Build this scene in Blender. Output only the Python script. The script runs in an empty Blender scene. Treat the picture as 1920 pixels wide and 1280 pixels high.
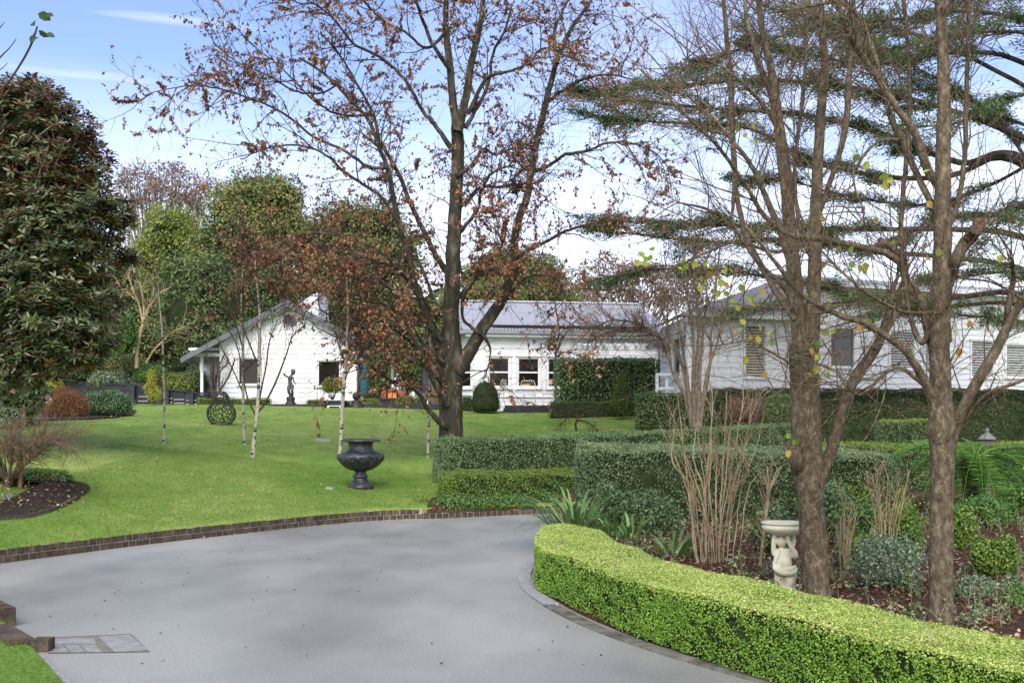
import bpy, math, random
import numpy as np
from mathutils import Vector
sc = bpy.context.scene
C = sc.collection
R = math.radians
rng = np.random.default_rng(7)
random.seed(7)

# ------------------------------------------------------------------ camera, sky, sun, exposure
EYE, FPX, HZ = 1.6, 2000.0, 800.0        # eye height, focal length in photo pixels, horizon row
cam = bpy.data.cameras.new('camera'); cam_o = bpy.data.objects.new('camera', cam); C.objects.link(cam_o)
cam_o.location = (0, 0, EYE); cam_o.rotation_euler = (R(90), 0, 0)
cam.sensor_width = 36; cam.lens = 36 * FPX / 1920; cam.shift_y = (HZ - 640) / 1920
cam.clip_start = 0.1; cam.clip_end = 2000
sc.camera = cam_o
SUN_EL, SUN_AZ = R(43), R(188)            # azimuth clockwise from +Y
w = bpy.data.worlds.new('World'); sc.world = w; w.use_nodes = True
nt = w.node_tree; nt.nodes.clear()
def N(nt, t, **kw):
    n = nt.nodes.new(t)
    for k, v in kw.items():
        if k in n.inputs.keys() if isinstance(k, str) else False: n.inputs[k].default_value = v
        else: setattr(n, k, v)
    return n
out = N(nt, 'ShaderNodeOutputWorld'); bg = N(nt, 'ShaderNodeBackground')
sky = N(nt, 'ShaderNodeTexSky', sky_type='NISHITA', sun_disc=False, sun_elevation=SUN_EL, sun_rotation=SUN_AZ,
        air_density=1.0, dust_density=0.3, ozone_density=2.5)
tc = N(nt, 'ShaderNodeTexCoord'); mp = N(nt, 'ShaderNodeMapping')
mp.inputs['Scale'].default_value = (0.9, 0.9, 17.0); mp.inputs['Rotation'].default_value = (0, R(3.5), R(18))
noi = N(nt, 'ShaderNodeTexNoise'); noi.inputs['Scale'].default_value = 1.35; noi.inputs['Detail'].default_value = 5
noi.inputs['Roughness'].default_value = 0.45
cr = N(nt, 'ShaderNodeValToRGB'); cr.color_ramp.elements[0].position = 0.57; cr.color_ramp.elements[1].position = 0.72
mp2 = N(nt, 'ShaderNodeMapping'); mp2.inputs['Scale'].default_value = (1, 1, 2.4)
noi2 = N(nt, 'ShaderNodeTexNoise'); noi2.inputs['Scale'].default_value = 2.6; noi2.inputs['Detail'].default_value = 6
cr2 = N(nt, 'ShaderNodeValToRGB'); cr2.color_ramp.elements[0].position = 0.42; cr2.color_ramp.elements[1].position = 0.75
sep = N(nt, 'ShaderNodeSeparateXYZ')
hz = N(nt, 'ShaderNodeMapRange'); hz.inputs['From Min'].default_value = 0.02; hz.inputs['From Max'].default_value = 0.31
hz.inputs['To Min'].default_value = 0.8; hz.inputs['To Max'].default_value = 0.0
mx = N(nt, 'ShaderNodeMath', operation='MAXIMUM'); mul = N(nt, 'ShaderNodeMath', operation='MULTIPLY'); mul.inputs[1].default_value = 0.75
xr = N(nt, 'ShaderNodeMapRange'); xr.inputs['From Min'].default_value = -0.2; xr.inputs['From Max'].default_value = 0.45
xr.inputs['To Min'].default_value = 0.0; xr.inputs['To Max'].default_value = 0.75
mulx = N(nt, 'ShaderNodeMath', operation='MULTIPLY')
mx2 = N(nt, 'ShaderNodeMath', operation='MAXIMUM')
mixc = N(nt, 'ShaderNodeMixRGB'); mixc.inputs['Color2'].default_value = (6.7, 6.4, 6.3, 1)
l = nt.links.new
l(tc.outputs['Generated'], mp.inputs['Vector']); l(mp.outputs[0], noi.inputs['Vector']); l(noi.outputs['Fac'], cr.inputs[0])
l(tc.outputs['Generated'], mp2.inputs['Vector']); l(mp2.outputs[0], noi2.inputs['Vector']); l(noi2.outputs['Fac'], cr2.inputs[0])
l(tc.outputs['Generated'], sep.inputs[0]); l(sep.outputs['Z'], hz.inputs[0]); l(sep.outputs['X'], xr.inputs[0])
l(cr.outputs[0], mul.inputs[0]); l(mul.outputs[0], mx.inputs[0]); l(hz.outputs[0], mx.inputs[1])
l(cr2.outputs[0], mulx.inputs[0]); l(xr.outputs[0], mulx.inputs[1]); l(mulx.outputs[0], mx2.inputs[0]); l(mx.outputs[0], mx2.inputs[1])
tint = N(nt, 'ShaderNodeMixRGB', blend_type='MULTIPLY'); tint.inputs[0].default_value = 1; tint.inputs[2].default_value = (.84, .77, .88, 1); l(sky.outputs[0], tint.inputs[1])
l(mx2.outputs[0], mixc.inputs['Fac']); l(tint.outputs[0], mixc.inputs['Color1'])
l(mixc.outputs[0], bg.inputs['Color']); bg.inputs['Strength'].default_value = 0.15
l(bg.outputs[0], out.inputs['Surface'])
sun = bpy.data.lights.new('sun', 'SUN'); sun.energy = 2.15; sun.angle = R(50); sun.color = (1, 0.93, 0.80)
sun_o = bpy.data.objects.new('sun', sun); C.objects.link(sun_o)
sd = Vector((math.sin(SUN_AZ) * math.cos(SUN_EL), math.cos(SUN_AZ) * math.cos(SUN_EL), math.sin(SUN_EL)))
sun_o.rotation_euler = sd.to_track_quat('Z', 'Y').to_euler()
sc.view_settings.view_transform = 'Standard'; sc.view_settings.look = 'None'
sc.view_settings.exposure = 1.0; sc.view_settings.gamma = 1; sc.view_settings.use_curve_mapping = False
try:
    sc.cycles.max_bounces = 5; sc.cycles.transparent_max_bounces = 8; sc.cycles.diffuse_bounces = 3
    sc.cycles.transmission_bounces = 3; sc.cycles.glossy_bounces = 2
except Exception: pass

# ------------------------------------------------------------------ mesh helpers
ORG = {}
def nrm(a): return a / np.maximum(np.linalg.norm(a, axis=-1, keepdims=True), 1e-9)
class MB:
    def __init__(s): s.v = []; s.f = []; s.n = 0
    def add(s, v, f, m=0, sm=False):
        v = np.asarray(v, float).reshape(-1, 3)
        if isinstance(f, np.ndarray): s.f.append((f + s.n, m, sm))
        else:
            by = {}
            for q in f: by.setdefault(len(q), []).append(q)
            for k, qs in by.items(): s.f.append((np.array(qs) + s.n, m, sm))
        s.v.append(v); s.n += len(v); return s
    def box(s, x0, x1, y0, y1, z0, z1, m=0):
        v = [(x, y, z) for z in (z0, z1) for y in (y0, y1) for x in (x0, x1)]
        return s.add(v, [(0, 2, 3, 1), (4, 5, 7, 6), (0, 1, 5, 4), (2, 6, 7, 3), (0, 4, 6, 2), (1, 3, 7, 5)], m)
    def obox(s, c, u, hu, hv, z0, z1, m=0):        # oriented box; u = unit dir in plan
        u = np.array(u, float) / math.hypot(*u); n = np.array([-u[1], u[0]])
        v = []
        for z in (z0, z1):
            for b in (-hv, hv):
                for a in (-hu, hu):
                    p = np.array(c[:2]) + u * a + n * b; v.append((p[0], p[1], z))
        return s.add(v, [(0, 2, 3, 1), (4, 5, 7, 6), (0, 1, 5, 4), (2, 6, 7, 3), (0, 4, 6, 2), (1, 3, 7, 5)], m)
    def lathe(s, c, prof, n=32, m=0, sm=True, cap=True, flute=None):
        a = np.linspace(0, 2 * math.pi, n, endpoint=False); V = []
        for i, (r, z) in enumerate(prof):
            rr = r * (1 + (flute(a, i) if flute else 0))
            V.append(np.stack([c[0] + rr * np.cos(a), c[1] + rr * np.sin(a), np.full(n, c[2] + z)], 1))
        k = len(prof); f = []
        for i in range(k - 1):
            for j in range(n):
                j2 = (j + 1) % n; f.append((i * n + j, i * n + j2, (i + 1) * n + j2, (i + 1) * n + j))
        s.add(np.concatenate(V), f, m, sm)
        if cap: s.add(V[0], [tuple(range(n - 1, -1, -1))], m); s.add(V[-1], [tuple(range(n))], m)
        return s
    def tube(s, pts, rad, n=8, m=0, sm=True, cap=True):
        pts = np.asarray(pts, float); rad = np.broadcast_to(np.asarray(rad, float), (len(pts),))
        V, F = tubes(pts[None], rad[None], n); s.add(V, F, m, sm)
        if cap: s.add(V[:n], [tuple(range(n - 1, -1, -1))], m); s.add(V[-n:], [tuple(range(n))], m)
        return s
    def build(s, name, mats, parent=None, org=None, label=None, smooth=False):
        V = np.concatenate(s.v) if s.v else np.zeros((0, 3))
        o0 = np.array(ORG[parent.name] if parent else (org if org is not None else (0, 0, 0)), float)
        V = V - o0
        me = bpy.data.meshes.new(name)
        me.vertices.add(len(V)); me.vertices.foreach_set('co', V.astype(np.float32).ravel())
        tot = sum(f.size for f, _, _ in s.f); nf = sum(len(f) for f, _, _ in s.f)
        me.loops.add(tot); me.polygons.add(nf)
        me.loops.foreach_set('vertex_index', np.concatenate([f.ravel() for f, _, _ in s.f]).astype(np.int32))
        lt = np.concatenate([np.full(len(f), f.shape[1]) for f, _, _ in s.f])
        ls = np.concatenate([[0], np.cumsum(lt)[:-1]])
        me.polygons.foreach_set('loop_start', ls.astype(np.int32)); me.polygons.foreach_set('loop_total', lt.astype(np.int32))
        me.polygons.foreach_set('material_index', np.concatenate([np.full(len(f), m) for f, m, _ in s.f]).astype(np.int32))
        me.polygons.foreach_set('use_smooth', np.concatenate([np.full(len(f), bool(sm or smooth)) for f, _, sm in s.f]))
        me.update(calc_edges=True)
        for m in (mats if isinstance(mats, (list, tuple)) else [mats]): me.materials.append(m)
        o = bpy.data.objects.new(name, me); C.objects.link(o)
        if parent: o.parent = parent; ORG[o.name] = tuple(o0)
        else: o.location = o0; ORG[o.name] = tuple(o0)
        if label: o['label'] = label
        return o
def tubes(P, Rr, n):                                 # P (M,K,3), Rr (M,K)
    M, K, _ = P.shape
    T = np.gradient(P, axis=1); T = nrm(T)
    mean = nrm(T.mean(1)); ref = np.where(np.abs(mean[:, 2:3]) > .8, np.array([[1., 0.1, 0]]), np.array([[0.07, 0.1, 1.]]))
    ref = np.repeat(ref[:, None], K, 1)
    A = nrm(np.cross(T, ref)); B = np.cross(T, A)
    a = np.linspace(0, 2 * math.pi, n, endpoint=False)
    V = P[:, :, None] + Rr[:, :, None, None] * (A[:, :, None] * np.cos(a)[None, None, :, None] + B[:, :, None] * np.sin(a)[None, None, :, None])
    idx = np.arange(M * K * n).reshape(M, K, n)
    a0 = idx[:, :-1]; a1 = np.roll(a0, -1, 2); b0 = idx[:, 1:]; b1 = np.roll(b0, -1, 2)
    F = np.stack([a0, a1, b1, b0], -1).reshape(-1, 4)
    return V.reshape(-1, 3), F
def thing(name, label, cat, loc, group=None):
    o = bpy.data.objects.new(name, None); C.objects.link(o); o.location = loc; o.empty_display_size = .2
    ORG[o.name] = tuple(loc); o['label'] = label; o['category'] = cat
    if group: o['group'] = group
    return o
def tag(o, label, cat, group=None):
    o['label'] = label; o['category'] = cat
    if group: o['group'] = group
    return o
def kind(o, k, label=None):
    o['kind'] = k
    if label: o['label'] = label
    return o

# ------------------------------------------------------------------ materials
MATS = {}
def newmat(name):
    m = bpy.data.materials.new(name); m.use_nodes = True; t = m.node_tree
    b = t.nodes['Principled BSDF']; return m, t, b
def mat(name, c1, c2=None, scale=8, rough=.7, spec=.4, metal=0, bump=0, bscale=None, detail=5, lo=.35, hi=.65, stretch=None, coat=0, c3=None):
    if name in MATS: return MATS[name]
    m, t, b = newmat(name)
    b.inputs['Roughness'].default_value = rough; b.inputs['Metallic'].default_value = metal
    b.inputs['Specular IOR Level'].default_value = spec; b.inputs['Coat Weight'].default_value = coat
    b.inputs['Base Color'].default_value = (*c1, 1)
    tcn = N(t, 'ShaderNodeTexCoord'); vec = tcn.outputs['Object']
    if stretch:
        mpn = N(t, 'ShaderNodeMapping'); mpn.inputs['Scale'].default_value = stretch; t.links.new(vec, mpn.inputs[0]); vec = mpn.outputs[0]
    if c2:
        n = N(t, 'ShaderNodeTexNoise'); n.inputs['Scale'].default_value = scale; n.inputs['Detail'].default_value = detail
        n.inputs['Roughness'].default_value = .6
        r = N(t, 'ShaderNodeValToRGB'); r.color_ramp.elements[0].position = lo; r.color_ramp.elements[1].position = hi
        r.color_ramp.elements[0].color = (*c1, 1); r.color_ramp.elements[1].color = (*c2, 1)
        if c3:
            e = r.color_ramp.elements.new((lo + hi) / 2); e.color = (*c3, 1)
        t.links.new(vec, n.inputs['Vector']); t.links.new(n.outputs['Fac'], r.inputs[0]); t.links.new(r.outputs[0], b.inputs['Base Color'])
    if bump:
        n2 = N(t, 'ShaderNodeTexNoise'); n2.inputs['Scale'].default_value = bscale or scale * 4; n2.inputs['Detail'].default_value = 4
        bp = N(t, 'ShaderNodeBump'); bp.inputs['Strength'].default_value = bump; bp.inputs['Distance'].default_value = .02
        t.links.new(vec, n2.inputs['Vector']); t.links.new(n2.outputs['Fac'], bp.inputs['Height']); t.links.new(bp.outputs[0], b.inputs['Normal'])
    MATS[name] = m; return m
def leafmat(name, cols, rough=.5, tr=.3, spec=.35, back=None, nscale=1.2, namt=.35, trc=None):
    if name in MATS: return MATS[name]
    m, t, b = newmat(name); L = t.links.new
    g = N(t, 'ShaderNodeNewGeometry'); r = N(t, 'ShaderNodeValToRGB')
    el = r.color_ramp.elements
    while len(el) < len(cols): el.new(.5)
    for i, c in enumerate(cols): el[i].position = i / (len(cols) - 1); el[i].color = (*c, 1)
    tcn = N(t, 'ShaderNodeTexCoord'); n = N(t, 'ShaderNodeTexNoise'); n.inputs['Scale'].default_value = nscale; n.inputs['Detail'].default_value = 3
    L(tcn.outputs['Object'], n.inputs['Vector'])
    ma = N(t, 'ShaderNodeMath', operation='MULTIPLY_ADD'); ma.inputs[1].default_value = namt * 2.4; ma.inputs[2].default_value = -namt * 1.2
    L(n.outputs['Fac'], ma.inputs[0])
    ad = N(t, 'ShaderNodeMath', operation='ADD'); ad.use_clamp = True
    L(g.outputs['Random Per Island'], ad.inputs[0]); L(ma.outputs[0], ad.inputs[1]); L(ad.outputs[0], r.inputs[0])
    col = r.outputs[0]
    if back:
        mxn = N(t, 'ShaderNodeMixRGB'); L(g.outputs['Backfacing'], mxn.inputs['Fac']); L(col, mxn.inputs['Color1']); mxn.inputs['Color2'].default_value = (*back, 1); col = mxn.outputs[0]
    b.inputs['Roughness'].default_value = rough; b.inputs['Specular IOR Level'].default_value = spec
    L(col, b.inputs['Base Color'])
    if tr > 0:
        tl = N(t, 'ShaderNodeBsdfTranslucent'); ms = N(t, 'ShaderNodeMixShader'); ms.inputs[0].default_value = tr
        gm = N(t, 'ShaderNodeGamma'); gm.inputs[1].default_value = .85; L(col, gm.inputs[0]); L(gm.outputs[0], tl.inputs[0])
        L(b.outputs[0], ms.inputs[1]); L(tl.outputs[0], ms.inputs[2]); L(ms.outputs[0], t.nodes['Material Output'].inputs['Surface'])
    MATS[name] = m; return m

white = mat('white_paint', (.66, .66, .64), (.80, .80, .79), 1.7, .55, .3, lo=.25, hi=.5, bump=.05)
trimw = mat('white_trim', (.84, .84, .83), (.78, .78, .77), 5, .45, .3)
charcoal = mat('charcoal_paint', (.016, .017, .019), (.032, .033, .036), 3, .5, .4)
greyroof = mat('grey_roof_edge', (.11, .12, .14), (.14, .15, .17), 3, .5, .4)
bark_beech = mat('beech_bark', (.036, .031, .022), (.14, .12, .09), 6, .9, .2, bump=.9, bscale=14, stretch=(1, 1, .35), c3=(.045, .042, .027))
bark_front = mat('brown_bark', (.06, .048, .028), (.29, .235, .15), 26, .9, .2, bump=1.0, bscale=70, stretch=(1, 1, .5), c3=(.13, .10, .062), lo=.3, hi=.72)
bark_tan = mat('tan_bark', (.26, .19, .10), (.48, .37, .22), 9, .85, .2, bump=.3)
bark_dark = mat('dark_bark', (.03, .024, .018), (.09, .07, .055), 6, .9, .2, bump=.6)
bark_grey = mat('pale_grey_bark', (.16, .14, .12), (.38, .34, .30), 3, .85, .2)
twig_b = mat('twig_brown', (.045, .03, .02), (.10, .07, .05), 3, .9, .2)
twig_t = mat('twig_tan', (.12, .085, .055), (.24, .17, .11), 3, .9, .2)
soil = mat('dark_soil', (.012, .009, .007), (.05, .034, .024), 14, .95, .2, bump=1, bscale=40)
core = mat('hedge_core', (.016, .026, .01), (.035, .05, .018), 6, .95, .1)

# ------------------------------------------------------------------ terrain
KX = [-12, -9.5, -7.2, -6.6, -6.0, -5.45, -4.87, -3.9, -3.15, -2.4, -1.4, -.3, 1.0, 3, 8, 40]
KY = [2.0, 4.0, 9.6, 11.2, 12.5, 13.6, 14.7, 16.25, 17.35, 18.2, 18.75, 19.3, 20.0, 21.2, 22, 22]
def Yk(X): return np.interp(X, KX, KY)
def zc(X): return np.interp(X, [-16, -6, -.2, 3.4, 5.5, 10, 30], [2.50, 2.40, 2.21, 2.08, 1.98, 1.86, 1.75])
def Yc(X): return np.interp(X, [-14, 0, 5, 12], [41, 41, 38.5, 36])
def zf(X, Y):
    X = np.asarray(X, float); Y = np.asarray(Y, float)
    t = (Y - Yk(X)) / (Yc(X) - Yk(X))
    z = .17 + (zc(X) - .17) * np.clip(t, 0, 1)
    z = z + .05 * np.sin(X * .45 + 1) * np.sin(Y * .3) * np.clip(t * 3, 0, 1) * np.clip((1 - t) * 4, 0, 1)
    z = z + np.clip(Y - Yc(X), 0, 40) * .004
    return z
def zbed(X, Y):
    X = np.asarray(X, float); Y = np.asarray(Y, float)
    return .04 + np.clip(Y - 9.5, 0, 10) * .034 + np.clip(X - 3, 0, 10) * .035 + .02 * np.sin(X * 3) * np.sin(Y * 2.3)
def P(x, y, Y): return np.array([(x - 960) / FPX * Y, Y, EYE - (y - HZ) / FPX * Y])
def G(x, y, f=zf, y0=7.0):                          # where the sight line through a photo pixel meets the ground
    Yv = np.arange(y0, 60, .02); X = (x - 960) / FPX * Yv; z = EYE - (y - HZ) / FPX * Yv
    h = f(X, Yv); ok = np.where(z <= h)[0]
    i = ok[0] if len(ok) else -1
    return np.array([X[i], Yv[i], float(h[i])])
# ------------------------------------------------------------------ plant helpers
def leaf_quads(Pc, Nn, L, W, dirv=None, jit=.5, fold=.18, base=False):
    M = len(Pc); L = np.broadcast_to(L, (M,)) * rng.uniform(.7, 1.25, M); W = L * W * rng.uniform(.8, 1.2, M)
    n = nrm(Nn + rng.normal(0, jit, (M, 3)))
    d = rng.normal(0, 1, (M, 3)) if dirv is None else dirv + rng.normal(0, .15, (M, 3))
    d = nrm(d - (d * n).sum(1, keepdims=True) * n); s = np.cross(n, d)
    b0 = 0 if base else -.5
    v = np.stack([Pc + d * (L * b0)[:, None], Pc + d * (L * (b0 + .45))[:, None] + s * (W / 2)[:, None] + n * (W * fold)[:, None],
                  Pc + d * (L * (b0 + 1))[:, None], Pc + d * (L * (b0 + .45))[:, None] - s * (W / 2)[:, None] + n * (W * fold)[:, None]], 1)
    return v.reshape(-1, 3), np.arange(M * 4).reshape(M, 4)
def leaf_hex(Pc, Nn, L, W, dirv, jit=.15, fold=.12, curl=.12):      # larger leaf: two folded halves, pointed tip
    M = len(Pc); L = np.broadcast_to(L, (M,)) * rng.uniform(.75, 1.2, M); W = L * W * rng.uniform(.85, 1.15, M)
    n = nrm(Nn + rng.normal(0, jit, (M, 3))); d = nrm(dirv - (dirv * n).sum(1, keepdims=True) * n); s = np.cross(n, d)
    g = lambda a, b, c: Pc + d * (L * a)[:, None] + s * (W * b)[:, None] + n * (W * c - L * curl * a * a)[:, None]
    v = np.stack([g(0, 0, 0), g(.3, .42, fold), g(.68, .42, fold), g(1, 0, 0), g(.68, -.42, fold), g(.3, -.42, fold)], 1)
    i = np.arange(M)[:, None] * 6
    F = np.concatenate([i + np.array([[3, 2, 1, 0]]), i + np.array([[5, 4, 3, 0]])])
    return v.reshape(-1, 3), F
def lobes_px(Ls, Y):                                 # (x, y, rx, ry[, dY, rd]) in photo pixels at distance Y
    o = []
    for q in Ls:
        x, y, rx, ry = q[:4]; dY = q[4] if len(q) > 4 else 0; s = (Y + dY) / FPX
        rd = q[5] if len(q) > 5 else rx * s * .9
        c = P(x, y, Y + dY); o.append((c[0], c[1], c[2], rx * s, rd, ry * s))
    return np.array(o)
def lobe_pts(lb, n, lo=.75, hi=1.05, zmin=None, pw=1, front=None):
    lb = np.atleast_2d(lb); area = (lb[:, 3] * lb[:, 5] + lb[:, 3] * lb[:, 4] + lb[:, 4] * lb[:, 5]); out_p = []; out_n = []; have = 0; it = 0
    while have < n and it < 30:
        it += 1
        k = rng.choice(len(lb), n, p=area / area.sum()); d = nrm(rng.normal(0, 1, (n, 3)))
        r = rng.uniform(lo ** pw, hi ** pw, n) ** (1 / pw); c = lb[k, :3]; rad = lb[k, 3:]
        bump = 1 + .10 * np.sin(d[:, 0] * 5 + k * 2.1 + 1) * np.sin(d[:, 2] * 6 + k) + .07 * np.sin(d[:, 1] * 9 + k)
        p = c + d * rad * (r * bump)[:, None]
        ok = np.ones(n, bool)
        for j in range(len(lb)):
            q = (p - lb[j, :3]) / lb[j, 3:]; ok &= ~((np.sum(q * q, 1) < (lo * .92) ** 2) & (k != j))
        if zmin is not None: ok &= p[:, 2] > (zmin(p[:, 0], p[:, 1]) if callable(zmin) else zmin)
        if front is not None: ok &= (d[:, 1] < front)
        out_p.append(p[ok]); out_n.append(nrm(d / rad)[ok]); have += ok.sum()
    return np.concatenate(out_p)[:n], np.concatenate(out_n)[:n]
def spline(pts, k=6):
    p = np.asarray(pts, float); m = len(p)
    if m < 3: t = np.linspace(0, 1, k * 2)[:, None]; return p[0] * (1 - t) + p[-1] * t
    q = np.vstack([2 * p[0] - p[1], p, 2 * p[-1] - p[-2]]); o = []
    for i in range(m - 1):
        a, b, c, d = q[i:i + 4]
        for t in np.linspace(0, 1, k, endpoint=False):
            o.append(.5 * ((2 * b) + (-a + c) * t + (2 * a - 5 * b + 4 * c - d) * t * t + (-a + 3 * b - 3 * c + d) * t ** 3))
    o.append(p[-1]); return np.array(o)
def pxline(pts, Y, d1=0, d0=0, wob=0.0, k=5):        # pts (x, y, width px) -> xyz + radius; depth runs d0 -> d1
    a = np.array([(q[0], q[1], q[2]) for q in pts], float); s = spline(a, k); n = len(s)
    seg = np.r_[0, np.cumsum(np.hypot(*np.diff(s[:, :2], axis=0).T))]; t = seg / seg[-1]
    Yv = Y + d0 + (d1 - d0) * t
    if wob: Yv = Yv + wob * np.sin(t * rng.uniform(6, 12) + rng.uniform(0, 6)) * t
    p = np.stack([(s[:, 0] - 960) / FPX * Yv, Yv, EYE - (s[:, 1] - HZ) / FPX * Yv], 1)
    if wob: p[:, [0, 2]] += rng.normal(0, wob * .02, (n, 2))
    return p, np.maximum(s[:, 2] / 2 / FPX * Yv, .002)
def sample(polys, n, t0=0.15, pw=0):                 # points along polylines: pos, tangent, radius
    A = []; D = []; Rr = []; Wt = []
    for p, r in polys:
        m = len(p); i0 = int(t0 * (m - 1)); seg = np.diff(p[i0:], axis=0); ln = np.linalg.norm(seg, axis=1)
        A.append(p[i0:-1]); D.append(seg); Rr.append(r[i0:-1])
        t = np.linspace(0, 1, len(seg)) if len(seg) else np.zeros(0); Wt.append(ln * (1 if not pw else (t + .15) ** pw))
    A = np.concatenate(A); D = np.concatenate(D); Rr = np.concatenate(Rr); Wt = np.concatenate(Wt)
    k = rng.choice(len(A), n, p=Wt / Wt.sum()); u = rng.uniform(0, 1, n)[:, None]
    return A[k] + D[k] * u, nrm(D[k]), Rr[k]
def grow(polys, n, L, K=6, along=.6, out=.9, up=.2, r=.01, wander=.25, bias=(0, 0, 0), t0=.15, pw=0, taper=.25, lrel=None, keep=None):
    p, t, pr = sample(polys, n, t0, pw)
    if keep is not None:
        m = keep(p); p, t, pr = p[m], t[m], pr[m]; n = len(p)
    rp = rng.normal(0, 1, (n, 3)); rp = nrm(rp - (rp * t).sum(1, keepdims=True) * t)
    d = nrm(t * along + rp * out + np.array([0, 0, up])); ln = np.broadcast_to(L, (2,)); ln = rng.uniform(ln[0], ln[1], n)
    st = (ln / (K - 1))[:, None]; pts = [p]; b = np.array(bias)
    for i in range(K - 1):
        p = p + d * st; pts.append(p); d = nrm(d + rng.normal(0, wander, (n, 3)) + b)
    Pp = np.stack(pts, 1); r0 = np.minimum(r * rng.uniform(.7, 1.2, n) , pr * .8)
    return Pp, r0[:, None] * np.linspace(1, taper, K)[None]
def as_list(Pp, Rr): return [(Pp[i], Rr[i]) for i in range(len(Pp))]
def batch(mb, Pp, Rr, n=3, m=0): V, F = tubes(Pp, Rr, n); mb.add(V, F, m, True)
def add_lines(mb, lines, n=8, m=0):
    for p, r in lines: mb.tube(p, r, n, m)
def roughen(lines, a=.06):
    return [(p, r * (1 + a * rng.normal(0, 1, len(r)))) for p, r in lines]
def on_poly(Pp, n, lo=.2):                           # random points on batch polylines, with tangents
    M, K, _ = Pp.shape; wt = rng.exponential(1, M) ** 1.6; i = rng.choice(M, n, p=wt / wt.sum()); u = rng.uniform(lo, 1, n) * (K - 1); k = np.minimum(u.astype(int), K - 2); f = (u - k)[:, None]
    a = Pp[i, k]; b = Pp[i, k + 1]; return a + (b - a) * f, nrm(b - a)

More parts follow.
